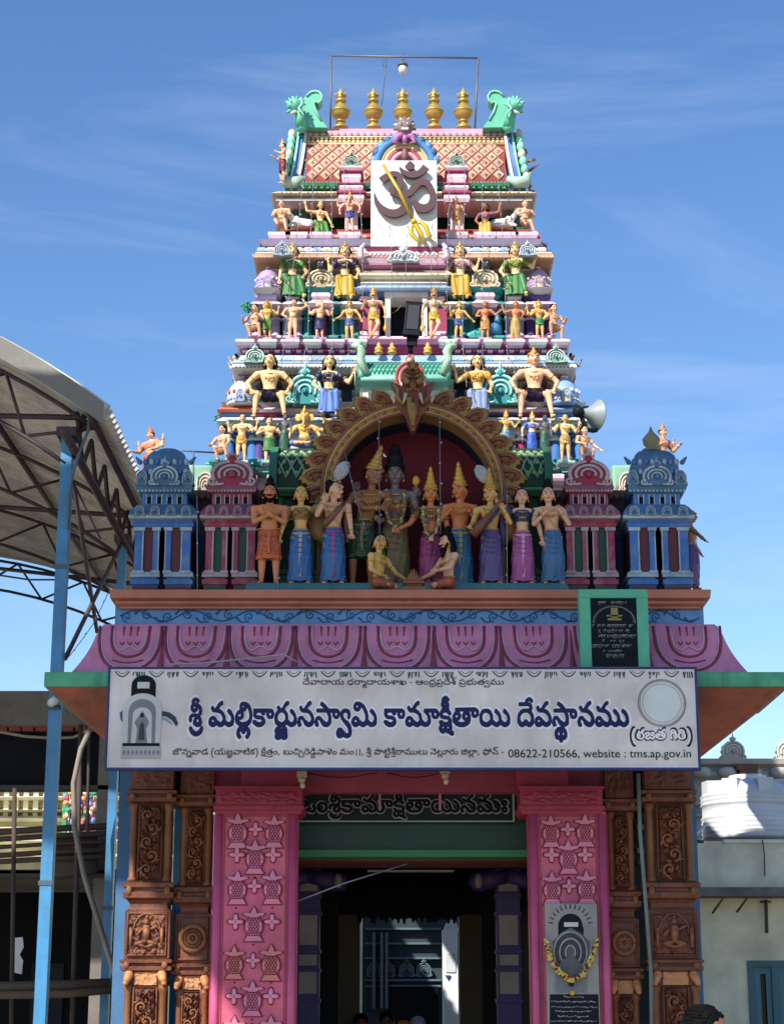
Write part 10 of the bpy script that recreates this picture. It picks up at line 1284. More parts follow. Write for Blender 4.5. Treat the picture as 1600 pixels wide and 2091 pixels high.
# lower tier standing
pd1 = (.16, '9fc9c2')
tf('four-armed pale statue with a small bird beside it at the left of the lower tier', 492, 944, 22.4, 84, sk='l', cloth=('brief', 'c9964a'), hat='bun', halo=None, arms=four, pedestal=pd1)
tf('child statue in a green dhoti with hands at the chest, lower tier left', 549, 944, 22.4, 78, sk='l', cloth=('short', '4f8a4a'), hat='curl', belly=.4, fat=1.15, arms=[((-.5, -.1, -.8), (.6, -.5, .2)), ((.5, -.1, -.8), (-.6, -.5, .3))], pedestal=pd1)
tf('cross-legged elephant-headed statue in blue above the left green wing roof', 621, 914, 22.5, 122, pose='cross', sk='y', cloth=('short', '5f7fc4'), hat='crown', head='elephant', belly=.6, arms=four)
tf('statue in a bright blue robe on the lower tier right of the arch', 1086, 930, 22.4, 72, sk='l', cloth=('long', '3a62c0'), top='3a62c0', hat='crown', arms=[((-.6, -.1, -.8), (-.1, -.3, -.9)), ((.4, -.2, -.9), (-.4, -.6, .1))], held=[(staff(0, (.2, .1), M('b9b9c8'), .008), 'staff')])
tf('four-armed pale statue with a deer beside it at the right of the lower tier', 1154, 944, 22.4, 84, sk='l', cloth=('brief', 'c9a46a'), hat='bun', arms=four, pedestal=pd1)
tf('yellow statue peeking out behind the right flames of the arch on the lower tier', 1033, 920, 22.45, 66, sk='y', cloth=('long', '6f9fc4'), hat='crown', arms=[None, ((.5, -.1, -.8), (.5, -.2, .8))])
tf('crouching pale statue at the lower left corner of the lower tier', 450, 946, 22.4, 98, rot=-.6, arms=[((-.5, -.3, -.8), (.3, -.6, -.2)), ((.4, -.4, -.8), (.2, -.6, -.5))], **crouch)
tf('crouching pale statue at the lower right corner of the lower tier', 1196, 948, 22.4, 98, rot=.6, arms=[((-.5, -.3, -.8), (.3, -.6, -.2)), ((.4, -.4, -.8), (.2, -.6, -.5))], **crouch)
tf('side statue leaning out at the left above the white corner dome', 480, 795, 23.3, 62, sk='l', cloth=('short', 'a58fb8'), hat='curl', rot=-1.2, arms=[((-.3, -.6, -.5), (0, -.5, 1)), ((.3, -.6, -.5), (0, -.5, 1))])
tf('side statue leaning out at the right above the blue corner dome', 1168, 792, 23.3, 60, sk='d', cloth=('short', '8a6a4a'), hat='curl', rot=1.2, arms=[((-.3, -.6, -.5), (0, -.5, 1)), ((.3, -.6, -.5), (0, -.5, 1))])
tf('dark grey statue standing behind the left green wing roof', 580, 922, 21.9, 66, sk='g', cloth=('long', '2f5a48'), hat='curl', arms=[((-.5, -.2, -.8), (.4, -.6, .4)), None])
tf('dark grey statue standing behind the right green wing roof', 1112, 924, 21.9, 66, sk='g', cloth=('long', '2f5a48'), hat='curl', arms=[((-.5, -.2, -.8), (.4, -.6, .4)), None])
# figures behind the blue shrines, on rear piers of the gateway
for xa, xb, yt in ((286, 322, 985), (1335, 1371, 985)): b = MB(); pb(b, xa, yt, xb, 1200, 22.0, .5, M('3f6f9c', .6, .4)); b.box(P(xa, 1100, 22).x+.01, P(xb, 1100, 22).x-.01, 21.0, 22.45, .0, DECK-.2); b.obj('rear_pier', gate)
b = MB().m(M('b06a52', .6, .6)).prof(P(1380, 1210, 20.7).x, P(1428, 1210, 20.7).x, 20.6, 21.3, [(DECK-.5, -.15), (DECK-.1, 0), (DECK-.002, .0)]); b.obj('side_corbel', gate)
tf('orange painted statue seen from behind the top of the left blue shrine', 304, 985, 22.2, 90, sk='p', fat=1.3, cloth=('short', 'c46a50'), top='cf8468', hat='crown', hatcol='c06a50', rot=-.6, arms=four)
tf('pink and orange painted statue behind the top of the right blue shrine', 1353, 985, 22.2, 96, sk='p', fat=1.3, cloth=('short', 'c46a50'), top='cf8a70', hat='crown', hatcol='c47860', rot=.7, arms=four)
tf('side statue with an outstretched arm behind the right blue shrine', 1414, 1204, 20.95, 140, sk='d', cloth=('long', '5a3f7a'), hat='loose', rot=1.2, fem=False, arms=[((-.2, -.8, -.6), (0, -.8, -.8)), ((.6, .3, -.7), (.2, -.5, -.9))])
# small green bushes of weeds growing on the edges
for x, y, r, l in ((503, 628, .07, 'small green sprig ornament on the left edge of the middle tier'), (450, 852, .085, 'small green sprig ornament on the left edge of the lower tier')):
    b = MB().m(M('2f8a5a', .6, .3))
    for k in range(40): d = V((random.gauss(0, 1), random.gauss(0, 1), random.gauss(0, 1.2))).normalized()*r*random.uniform(.5, 1.1); b.ball(P(x, y, 23.2)+d, (.02, .012, .022), 5)
    tag(b.obj('sprig_ornament'), l, 'ornament')
# ---------------------------------------------------------------- ground
b = MB().m(M('9c9284', .85, .4, .4, 2)).add([(-400, -200, 0), (400, -200, 0), (400, 800, 0), (-400, 800, 0)], [(0, 1, 2, 3)]); tag(b.obj('ground'), None, None, None, 'structure')
# unseen canopy outside the frame, added and shaped to shade the gateway
cv = thing('added_shade_canopy', 'added unseen corrugated canopy that casts the shade on the gateway', 'canopy', (0, 12, 0))
CZ0 = 14.2; b = MB().m(M('8d8f88', .6, .4)); n_ = 60
CY0, CY1 = 6.0, 14.2
XA_, XB_ = -15.5, 3.2
rs = []
for i in range(n_+1):
    x = XA_+(XB_-XA_)*i/n_; z = CZ0+.03*(i % 2); y0_ = CY0 if x > -9.6 else 9.9; rs.append([V((x, y0_, z)), V((x, CY1, z)), V((x, CY1, z+.02)), V((x, y0_, z+.02))])
b.rings(rs, smooth=False); b.obj('roof_sheet', cv)
for x in (XA_+.2, XB_-.2):
    for y in (CY0+.3, CY1-.3): MB().m(M('3f78a8', .5, .3)).tube([(x if x < 0 else 9.5, y, 0), (x if x < 0 else 9.5, y, CZ0)], .1, 8).obj('post', cv)
b = MB().m(M('4a3a38'))
for y in (CY0+.3, CY1-.3): b.tube([(XA_+.2, y, CZ0-.1), (9.5, y, CZ0-.1)], .08, 6)
b.obj('beam', cv)
# ---------------------------------------------------------------- arched shed on the left
sh_ = thing('arched_shed', 'open shed with arched corrugated metal roof on dark steel trusses at the left', 'shed', (-8.5, 26, 0))
SX, SZ, SR = -8.5, 1.42, 8.62; SY0, SY1 = 19.8, 33.4
def arcx(x, r=SR): return SZ+sqrt(max(0, r*r-(x-SX)**2))
b = MB().m(M('c6c4bc', .6, .6, .2, 4, 0, '6b6862', .7)); nY = 72; nX = 26; rs = []; vs = []; fs = []
for j in range(nY*4+1):
    y = SY0+(SY1-SY0)*j/(nY*4); ph = (0, 0, .11, .11)[j % 4]
    for i in range(nX+1):
        a = math.acos((-3.2-SX)/SR)+(pi-2*math.acos((-3.2-SX)/SR))*i/nX; vs.append((SX+(SR+ph)*cos(a), y, SZ+(SR+ph)*sin(a)))
for j in range(nY*4):
    for i in range(nX): k = j*(nX+1)+i; fs.append((k, k+1, k+nX+2, k+nX+1))
b.add(vs, fs, False); rf = b.obj('roof_sheet', sh_); q = rf.modifiers.new('thick', 'SOLIDIFY'); q.thickness = .006
ST = M('43333a', .6, .3, .2)
def truss(y, r0, r1, xa, xb, nm='truss', nseg=9, t=.026):
    b = MB().m(ST); a0 = math.acos((xb-SX)/SR); a1 = math.acos(max(-1, (xa-SX)/SR)); pp = lambda r, a: V((SX+r*cos(a), y, SZ+r*sin(a)))
    b.tube([pp(r0, a0+(a1-a0)*i/24) for i in range(25)], t, 6); b.tube([pp(r1, a0+(a1-a0)*i/24) for i in range(25)], t, 6)
    for i in range(nseg): a = a0+(a1-a0)*i/nseg; c = a0+(a1-a0)*(i+.5)/nseg; d = a0+(a1-a0)*(i+1)/nseg; b.tube([pp(r0, a), pp(r1, c)], t*.8, 5); b.tube([pp(r1, c), pp(r0, d)], t*.8, 5)
    b.obj(nm, sh_)
for y in (20.6, 24.9, 29.2, 33.3): truss(y, SR-.09, SR-.62, -13.9, -3.35)
b = MB().m(ST)
for x in (-3.4, -5.2, -7.2): b.tube([(x, SY0+.02, arcx(x)-.07), (x, SY1-.02, arcx(x)-.07)], .04, 6)
for x in (-3.62,): b.tube([(x, SY0, arcx(x)-.55), (x, SY1, arcx(x)-.55)], .05, 6)
for y0_, y1_ in ((20.6, 24.9), (24.9, 29.2), (29.2, 33.3)):
    for k in range(4):
        ya = y0_+(y1_-y0_)*k/4; yc = y0_+(y1_-y0_)*(k+.5)/4; yd = y0_+(y1_-y0_)*(k+1)/4; x = -3.62; b.tube([(x, ya, arcx(x)-.07), (x, yc, arcx(x)-.55), (x, yd, arcx(x)-.07)], .03, 5)
    b.tube([(-3.6, y0_, arcx(-3.6)-.12), (-9, y1_, arcx(-9)-.12)], .035, 5)
b.obj('purlin', sh_)
b = MB().m(M('6f6d67', .6, .5, .2, 4)).add([(SX+(SR+.03)*cos(a), SY0-.02, SZ+(SR+.03)*sin(a)-dz) for dz in (-.05, .2) for a in [math.acos((-3.2-SX)/SR)+(pi-2*math.acos((-3.2-SX)/SR))*i/24 for i in range(25)]], [(i, i+1, i+26, i+25) for i in range(24)]); o = b.obj('edge_flashing', sh_); q = o.modifiers.new('thick', 'SOLIDIFY'); q.thickness = .008
BP = M('3d84b4', .42, .5, .25, 6, 0, '3a4a50', 1)
def post(xp, yp, Y, w_, zt_, nm='post'):
    b = MB().m(BP); x = P(xp, yp, Y).x; b.box(x-w_*.5, x+w_*.5, Y-.02, Y, 0, zt_); [b.m(M('3a5a70', .5, .6, .3, 8, 0, '5a3020')).box(x-w_*.62, x+w_*.62, Y-.03, Y+.0, z_, z_+.05) for z_ in (1.3, 3.1, 5.0, 6.6)]; b.m(BP); b.box(x-w_*.5, x-w_*.5+.02, Y, Y+w_, 0, zt_); b.box(x+w_*.5-.02, x+w_*.5, Y, Y+w_, 0, zt_); b.box(x-w_*.5, x+w_*.5, Y+w_, Y+w_+.02, 0, zt_)
    b.m(ST).box(x-w_*.9, x+w_*.9, Y-.1, Y+w_+.1, zt_, zt_+.10); b.obj(nm, sh_); return x
xp1 = post(118, 1300, 20.6, .125, P(145, 893, 20.6).z); xp2 = post(242, 1300, 24.9, .11, P(245, 1108, 24.9).z)
for y in (29.2, 33.2): b = MB().m(BP); b.box(xp1-.08, xp1+.08, y, y+.16, 0, 8.0); b.obj('post', sh_)
b = MB().m(M('5a4a4c', .5, .3))
def br(p, q, r=.022): b.tube([p, q], r, 6)
br(P(182, 815, 20.8), P(160, 885, 20.8), .035); br(P(160, 885, 20.8), P(195, 850, 20.8), .03); br(P(250, 1105, 24.8), P(133, 1345, 20.8), .03); br(P(150, 985, 20.8), P(198, 1290, 24.8), .03); br(P(205, 1100, 20.8), P(150, 985, 20.8), .012)
b.obj('brace', sh_)
cord('cable', 'grey cable looping down the front of the large blue post', [P(176, 835, 20.5), P(184, 838, 20.45), P(180, 880, 20.45), P(165, 915, 20.45), P(150, 960, 20.5), P(140, 1010, 20.52), P(138, 1080, 20.52)], .02, M('5b6f78'))
cord('string_light', 'string of small bulbs sagging from the shed to the pink eave at the left', [P(222, 1208, 21.0), P(205, 1245, 20.9), P(190, 1275, 20.9), P(165, 1310, 20.8), P(140, 1342, 20.8)], .005, M('8b98a3'), 'string lights', bulbs=.2)
cord('cable', 'thin cable crossing the sky under the far edge of the shed', [P(0, 1175, 33), P(60, 1184, 33), P(115, 1184, 33), P(160, 1178, 33), P(205, 1160, 33)], .018, M('6b7a84'))
# ---------------------------------------------------------------- unfinished building on the left
ub = thing('unfinished_building', 'unfinished grey concrete building frame behind the blue posts at the left', 'building', (-6, 28, 0)); YU = 27.0
CONC = M('6f6a62', .85, .55, .5, 3, 0, '3d3a36', .8); CD = M('4a4743', .85, .4, .4, 3)
X0 = -16; x2 = P(300, 1500, YU).x
b = MB().m(CONC).box(X0, x2, YU, YU+6, ZP(1485, YU), ZP(1411, YU)); b.m(M('7d3a2c', .8, .4))
for k in range(9): x = P(k*27-8, 1487, YU).x; b.box(x, x+.16, YU-.015, YU+.1, ZP(1493, YU)+.0, ZP(1482, YU))
b.obj('roof_slab', ub)
b = MB().m(M('1b1b1f', .9, .2)).box(X0, x2, YU+.25, YU+.5, ZP(1608, YU), ZP(1485, YU)); b.m(CD).box(X0, x2, YU+.1, YU+.4, ZP(1611, YU), ZP(1602, YU)); b.obj('shade_panel_and_lip', ub)  # near-black panel stands in for interior shade under the slab; concrete lip below
b = MB().m(CD).box(X0, x2, YU, YU+.35, ZP(1792, YU), ZP(1776, YU)); b.m(CONC).box(X0, x2, YU, YU+5.5, ZP(1784, YU), ZP(1778, YU)); b.obj('floor_slab', ub)
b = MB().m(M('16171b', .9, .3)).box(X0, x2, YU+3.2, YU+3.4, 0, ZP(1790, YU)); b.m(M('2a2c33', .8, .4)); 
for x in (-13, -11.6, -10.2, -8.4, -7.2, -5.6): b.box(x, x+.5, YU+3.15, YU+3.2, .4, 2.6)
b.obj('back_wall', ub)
for x, w_ in ((206, 34), (252, 30)):
    b = MB().m(M('77716a', .85, .5, .5, 4)); pb(b, x-w_/2, 1500, x+w_/2, 2250, YU+.1, .35, None, 1850); b.obj('column', ub)
b = MB().m(M('4d4038', .8, .4))
for y_, r in ((1697, .03), (1712, .025), (1728, .02), (1745, .025), (1758, .025)): b.tube([P(-60, y_+6, YU-.3), P(100, y_-4, YU-.3), P(235, y_-10, YU-.3)], r*1.5, 6)
for k in range(12): y_ = 1715+k*6.5; b.tube([P(112, y_, YU-.2), P(198, y_-8, YU-.2)], .04, 6)
b.box(P(116, 1750, YU).x, P(196, 1750, YU).x, YU+.3, YU+.4, ZP(1770, YU), ZP(1705, YU)); b.obj('bamboo_shuttering', ub)
sc_ = [((30, 1610), (22, 2200), .03, 'thin dark upright pole nearest the left edge before the dark building'), ((165, 1480), (145, 2200), .035, 'brown upright pole between the two blue posts'), ((182, 1490), (178, 1700), .02, 'short rusty rod hanging under the concrete slab')]
for (xa, ya), (xb, yb), r, l in sc_: tag(MB().m(M('4a3a34', .8, .4)).tube([P(xa, ya, 24.6), P(xb, min(yb, 2180), 24.6)], r, 7).obj('scaffold_pole'), l, 'pole', 'scaffold poles by the unfinished building')
tag(MB().m(M('5a4a3a', .8, .5)).tube([P(-60, 2018, 24.4), P(90, 2015, 24.4), P(225, 2010, 24.4)], .07, 8).tube([P(-60, 2034, 24.3), P(140, 2030, 24.3), P(225, 2022, 24.3)], .05, 8).obj('scaffold_beam'), 'pair of brown bamboo rails tied low across the scaffold', 'bamboo rails')
tag(MB().m(M('8a8072', .7, .4)).tube([P(188, 1480, 24.2), P(165, 1530, 24.2), P(150, 1600, 24.2), P(152, 1690, 24.2), P(172, 1790, 24.1), P(200, 1880, 24), P(240, 2010, 23.8), P(262, 2110, 23.8)], .035, 8).obj('hanging_pipe'), 'long pale flexible pipe curving down between the blue posts', 'pipe')
cord('cable', 'pale slack rope running under the concrete slab at the left', [P(0, 1495, 26), P(50, 1504, 26), P(110, 1508, 26), P(150, 1506, 26), P(188, 1488, 25)], .022, M('8d8474'))
# white torn poster and figures behind
b = MB().m(M('d8d8d8', .6, .3)).prism([(P(x, y, 27.5).x, P(x, y, 27.5).z) for x, y in ((27, 1916), (46, 1914), (48, 1935), (40, 1950), (47, 1962), (44, 1990), (26, 1986), (24, 1950))], 27.5, .02); tag(b.obj('torn_paper'), 'torn white paper sheet stuck in the dark opening at the left', 'paper')
tag(MB().m(M('c9cfd2', .4, .3)).tube([P(104, 1436, 20.5), P(116, 1428, 20.4)], .05, 10).tube([P(116, 1428, 20.4), P(124, 1424, 20.4)], .03, 8).obj('security_camera'), 'small white camera clamped to the large blue post below the green eave', 'camera')
# sunlit cream temple beyond
yt = thing('cream_temple', 'sunlit cream temple wall seen through the upper floor of the unfinished building', 'temple', (-16, 46, 0)); YT = 46
CY = M('d3c9a0', .6, .3); CW = M('ddd9c6', .6, .2); b = MB().m(CY).box(-24, P(330, 1650, YT).x, YT, YT+5, 0, ZP(1560, YT))
for k, (ya, yb, o, m_) in enumerate(((1600, 1612, .3, CW), (1628, 1636, .35, CW), (1655, 1662, .45, CY), (1668, 1680, .25, CW), (1690, 1700, .4, CY), (1715, 1725, .3, CW), (1745, 1760, .4, CY))): b.m(m_).prof(-24, P(330, 1650, YT).x, YT-.05, YT+5, [(ZP(yb, YT), 0), (ZP((ya+yb)/2, YT), o), (ZP(ya, YT), .1)])
b.obj('wall', yt); b = MB()
for k in range(18): x = P(-30+k*20, 1640, YT).x; b.m(CW).box(x, x+.12, YT-.15, YT, ZP(1668, YT), ZP(1612, YT)); b.m(M('a89c6a')).box(x+.12, x+.24, YT-.05, YT, ZP(1650, YT), ZP(1630, YT))
b.obj('pilaster', yt)
b = MB()
for k, (x, c) in enumerate(((132, '2f9a6a'), (138, 'e2dcc0'), (150, '7a6ac0'), (160, 'c9a040'), (170, 'c04a5a'), (182, '3f7ac0'), (190, 'd9a0b0'), (262, '3f9a5a'), (266, 'e6dcc0'))): pb(b, x-4, 1612, x+4, 1700, YT-.6+.05*k, .2, M(c, .6, .3))
for k in range(14): b.m(M(('d99a72', '3f9a6a', 'c9a040', '7a8ac8')[k % 4], .6, .3)).ball(P(135+k*4.5, 1640+20*sin(k*2.3), YT-.8), .07, 8)
for k in range(30): b.m(M(('d99a72', 'c9a040', '7a8ac8', 'c04a5a', 'e2dcc0')[k % 5], .6, .3)).ball(P(132+random.random()*60, 1618+random.random()*75, YT-.7), (.06, .05, .1), 6)
b.obj('painted_carving', yt)
# ---------------------------------------------------------------- right building
rb = thing('green_building', 'pale green plastered building with parapet and dark teal window at the right', 'building', (6, 25, 0)); YB = 24.2
xr0 = P(1385, 1900, YB).x; xr1 = 14; PG = M('ece6c6', .75, .35, .3, 3, 0, '6f7a62', .8); PGL = M('dcdcc4', .7, .4, .3, 3, 0, '6f6f62', .8)
wx0, wx1, wz0, wz1 = P(1526, 2000, YB).x, P(1640, 2000, YB).x, 1.0, ZP(1962, YB)
b = MB().m(PG).box(xr0, wx0, YB, YB+5, 0, ZP(1832, YB)); b.box(wx1, xr1, YB, YB+5, 0, ZP(1832, YB)); b.box(wx0, wx1, YB, YB+5, wz1, ZP(1832, YB)); b.box(wx0, wx1, YB, YB+5, 0, wz0); b.m(M('0a0c12')).box(wx0, wx1, YB+.5, YB+5, wz0, wz1); b.obj('wall', rb)
b = MB().m(M('6f6c66', .85, .6, .6, 6, 0, '2d2b29', .8)).box(xr0, xr1, YB-.45, YB+5, ZP(1830, YB-.45), ZP(1812, YB-.45)); b.obj('ledge', rb)
b = MB().m(PGL).box(xr0+.1, xr1, YB-.2, YB-.05, ZP(1816, YB-.3), ZP(1718, YB-.2)); b.m(M('d9dccb', .7, .3)).box(P(1470, 1718, YB).x, xr1, YB-.24, YB+.05, ZP(1722, YB-.2), ZP(1715, YB-.2)); b.obj('parapet', rb)
b = MB(); FT = M('2f6470', .5, .3, .15)
for a, c, z0_, z1_ in ((wx0, wx0+.09, wz0+.08, wz1-.08), (wx1-.09, wx1, wz0+.08, wz1-.08), (wx0, wx1, wz1-.08, wz1), (wx0, wx1, wz0, wz0+.08), ((wx0+wx1)/2-.05, (wx0+wx1)/2+.05, wz0+.08, wz1-.08)): b.m(FT).box(a, c, YB-.02+.002*(a == wx0), YB+.1, z0_+.001, z1_-.001)
for a in (wx0+.09, (wx0+wx1)/2+.05): 
    e = a+(wx1-wx0)/2-.14; b.m(M('3a7480', .5, .3)).box(a, a+.07, YB+.02, YB+.06, wz0, wz1-.08); b.box(e-.07, e, YB+.02, YB+.06, wz0, wz1-.08); b.box(a, e, YB+.021, YB+.06, wz1-.16, wz1-.08)
f = b.obj('window', rb); MB().m(M('0b0f14', .08, 0, 0)).box(wx0+.05, wx1-.05, YB+.07, YB+.075, wz0, wz1-.1).obj('pane', f)
tk = thing('water_tank', 'round white ribbed plastic water tank on the roof at the right', 'water tank', tuple(P(1528, 1718, YB+1.2))); c = P(1532, 1718, YB+1.2); r = P(1532+96, 1700, YB+1.2).x-c.x; z1_ = ZP(1640, YB+1.2)-c.z
cy = YB+1.2+.0; zt2 = ZP(1605, YB+.6)-c.z; pr = [(0, r*.99)]; z = 0
for k in range(5): pr += [(z+.02, r*1.0), (z+.05, r*1.02), (z+.08, r)]; z += .085
pr += [(z, r*.985), (z+.16, r*.985)]; z += .16
for k in range(3): pr += [(z+.02, r*1.0), (z+.045, r*1.02), (z+.07, r)]; z += .075
pr += [(z+.02, r*.97), (z+.10, r*.93), (z+.2, r*.75), (z+.28, r*.4), (z+.3, .25), (z+.36, .25), (z+.37, .01)]
WT = M('c9ccd0', .35, .15, .05); ZS = Matrix.Translation((0, 0, c.z*.26)) @ Matrix.Diagonal((1, 1, .74, 1)); b = MB().m(WT).lathe((c.x, cy, c.z), pr, 48); b.xf(0, ZS); b.obj('tank_body', tk)
b = MB().m(WT)
for k in range(8): a = 2*pi*k/8+.2; b.rings([[V((c.x+rr*cos(a+d), cy+rr*sin(a+d), c.z+z+zz)) for rr, zz in ((r*.99, .0), (r*.99, .24), (r*.62, .26), (r*.62, .0))] for d in (-.17, .17)], smooth=False)
b.xf(0, ZS); b.obj('lid_rib', tk)
b = MB().m(M('b9bcae', .5, .3)); b.tube([P(1405, 1720, YB-.6), P(1440, 1685, YB-.4)], .02, 6); b.tube([P(1408, 1722, YB-.5), P(1405, 1860, YB-.5)], .02, 6); b.m(M('4a4438')).tube([P(1412, 1719, YB-.5), P(1436, 1719, YB-.5)], .02, 6); tag(b.obj('drain_pipe'), 'thin pale pipe running down beside the right brown pillar', 'pipe')
for x, y, l in ((1470, 1840, 'leftmost rusty rod poking below the ledge of the pale green building'), (1520, 1838, 'middle rusty rod poking below the ledge of the pale green building')):
    tag(MB().m(M('5a4a2a', .8, .4)).tube([P(x+5, y-4, YB-.5), P(x-16, y+25, YB-.35)], .014, 6).obj('rusty_rod'), l, 'rod')
tag(MB().m(M('5a4a3a', .8, .4)).tube([P(1563, 1838, YB-.1), P(1565, 1906, YB-.1)], .022, 6).tube([P(1551, 1842, YB-.1), P(1574, 1842, YB-.1)], .012, 6).obj('wall_bracket'), 'dark cross shaped rod hanging on the pale green wall above the window', 'rod')
tag(MB().m(M('5a4038', .8, .4)).tube([P(1556, 1715, YB-.3), P(1560, 1745, YB-.28), P(1561, 1790, YB-.25)], .008, 5).obj('cable'), 'thin frayed wire hanging over the parapet below the water tank', 'wire')
# ornate white wall behind
ow = thing('ornate_wall', 'weathered white carved boundary wall behind the water tank', 'wall', (7, 30, 0)); YO2 = 30; OWM = M('a7a39c', .75, .6, .3, 4, 0, '57534e', .9); xo0 = P(1330, 1600, YO2).x
b = MB().m(OWM).box(xo0, 16, YO2, YO2+.6, 0, ZP(1568, YO2)); b.m(M('bdb8ae', .75, .6, .3, 4)).prof(xo0, 16, YO2, YO2+.6, [(ZP(1568, YO2), 0), (ZP(1562, YO2), .12), (ZP(1552, YO2), .15), (ZP(1550, YO2), .05)]); b.prof(xo0, 16, YO2, YO2+.6, [(ZP(1592, YO2), .02), (ZP(1586, YO2), .1), (ZP(1575, YO2), .02)]); b.prof(xo0, 16, YO2, YO2+.6, [(ZP(1650, YO2), .0), (ZP(1645, YO2), .08), (ZP(1638, YO2), .0)]); b.prof(xo0, 16, YO2, YO2+.6, [(ZP(1672, YO2), .0), (ZP(1668, YO2), .06), (ZP(1662, YO2), .0)])
for k in range(5): x = P(1430+k*52, 1575, YO2).x; b.ball((x, YO2-.12, ZP(1580, YO2)), (.16, .1, .1), 8)
b.obj('wall', ow)
b = MB().m(M('7a5240', .8, .5)); pb(b, 1504, 1562, 1548, 1572, YO2-.25, .2); pb(b, 1510, 1572, 1546, 1579, YO2-.24, .2); b.obj('brick_patch', ow)
for x in (1496, 1608): b = MB(); c = P(x, 1552, YO2); kudu(b, c.x, c.z, YO2-.05, .42, .42, M('b5afa4', .7, .5), M('cfcac0', .7, .4), None, True, .15); b.obj('kudu_ornament', ow)
# teal wall piece between right pillars
b = MB(); TM = M('2f6a70', .6, .4)
pb(b, 1298, 1600, 1326, 2150, 21.6, .3, M('33505a', .7, .3))
for k in range(7): pb(b, 1300, 1612+k*24, 1322, 1622+k*24, 21.5, .2, (TM, M('a9b8b8', .6, .4))[k % 2])
b.obj('side_course', gate)
cord('cable', 'grey cable strand bundle running down between the two right brown pillars', [P(1302, 1580, 19.7), P(1306, 1700, 19.7), P(1318, 1850, 19.75), P(1328, 1980, 19.75), P(1330, 2140, 19.75)], .022, M('6b7a74'))
# ---------------------------------------------------------------- loudspeaker, flood lamp
ls = thing('loudspeaker', 'grey horn loudspeaker clamped on the right edge of the tower', 'loudspeaker', tuple(P(1200, 845, 22.6))); c = P(1203, 845, 22.6)
R_ = Matrix.Translation(c) @ Matrix.Rotation(radians(25), 4, 'Z')
b = MB().m(M('868e90', .5, .3)).lathe((0, 0, 0), [(-.14, .04), (-.1, .05), (-.02, .08), (.06, .14), (.11, .20), (.12, .205), (.10, .18), (.05, .12), (-.05, .05)], 28, 'x'); b.xf(0, R_); b.obj('horn', ls)
b = MB().m(M('1b1e22', .5, .2)).lathe((-.12, 0, 0), [(-.1, .05), (-.08, .07), (0, .07), (.02, .04)], 16, 'x'); b.box(-.10, .04, -.02, .02, -.24, -.2); b.tube([(-.14, 0, 0), (-.06, 0, -.2), (.04, 0, -.22), (.1, 0, -.2)], .03, 8); b.tube([(-.2, 0, .1), (-.12, 0, .05), (-.02, .0, .09)], .02, 6); b.xf(0, R_); b.obj('bracket', ls)
fl_ = thing('flood_lamp', 'black rectangular flood lamp on a pole above the lion crest of the arch', 'lamp', tuple(P(838, 715, 19.9))); Yl = 19.9
R_ = Matrix.Translation(P(842, 656, Yl)) @ Matrix.Rotation(radians(5), 4, 'Y') @ Matrix.Rotation(radians(-12), 4, 'X')
b = MB().m(M('15171c', .45, .2)); b.box(-.09, .09, -.035, .035, -.2, .24); b.box(-.075, .075, .035, .07, -.16, .18); b.box(-.1, .1, -.04, -.02, -.205, -.18); b.box(-.1, .1, -.04, -.02, .225, .245); b.xf(0, R_); b.obj('housing', fl_, .006)
b = MB().m(M('3a3a40', .25, .1, 0)).box(-.062, .066, -.045, -.036, -.13, .19); b.xf(0, R_); b.obj('glass', fl_)
b = MB().m(M('15171c', .45, .2)); b.tube([P(838, 722, Yl+.05), P(838, 705, Yl+.03)], .03, 8); b.tube([P(834, 700, Yl), P(836, 690, Yl), P(830, 684, Yl)], .022, 6); b.tube([P(846, 700, Yl), P(850, 688, Yl)], .022, 6); b.box(P(830, 700, Yl).x, P(852, 700, Yl).x, Yl-.02, Yl+.03, ZP(706, Yl), ZP(690, Yl)); b.obj('bracket', fl_)
# ---------------------------------------------------------------- strings of tiny lights draped over the tower
WM = M('6f7c84', .6, .2); g_ = 'strings of tiny lights draped down the tower'
def drape_(i, pts, lab): cord('string_light', lab, pts, .0042, WM, 'string lights', g_, bulbs=.22)
tops = [(628, 300), (640, 300), (672, 300), (700, 300), (735, 340), (790, 330), (838, 330), (880, 330), (915, 310), (948, 300), (985, 300), (1015, 300)]
mids = [(590, 610), (628, 700), (680, 700), (712, 740), (742, 720), (802, 620), (826, 600), (880, 600), (912, 640), (944, 700), (985, 720), (1035, 720)]
ends = [(560, 760), (600, 830), (650, 760), (665, 800), (716, 760), None, None, None, None, (952, 790), (985, 760), (1062, 830)]
names = ['leftmost', 'second from left', 'third from left', 'fourth from left', 'fifth from left', 'sixth from left', 'seventh from left', 'seventh from right', 'fourth from right', 'third from right', 'second from right', 'rightmost']
names[7] = 'fifth from right'
for i, (t, m_, e) in enumerate(zip(tops, mids, ends)):
    pts = [P(t[0], t[1], 24.6), P(t[0]+(m_[0]-t[0])*.35+3*sin(i), 405, 23.9), P(t[0]+(m_[0]-t[0])*.6, 490, 23.35), P(m_[0], m_[1], 22.9)]
    if e: pts += [P((m_[0]+e[0])/2, 745, 22.5), P(e[0], e[1], 22.2)]
    drape_(i, pts, f'thin string of tiny lights draped down the tower, {names[i]} of twelve')
for i, (x, y0, y1, l) in enumerate(((773, 842, 1120, 'string of tiny lights hanging inside the arched niche at the left'), (897, 840, 1090, 'string of tiny lights hanging inside the arched niche at the right'))):
    cord('string_light', l, [P(x, y0, 19.5), P(x+1, (y0+y1)/2, 19.4), P(x+2, y1, 19.35)], .0055, M('6b6a78'), 'string lights', None, bulbs=.2)
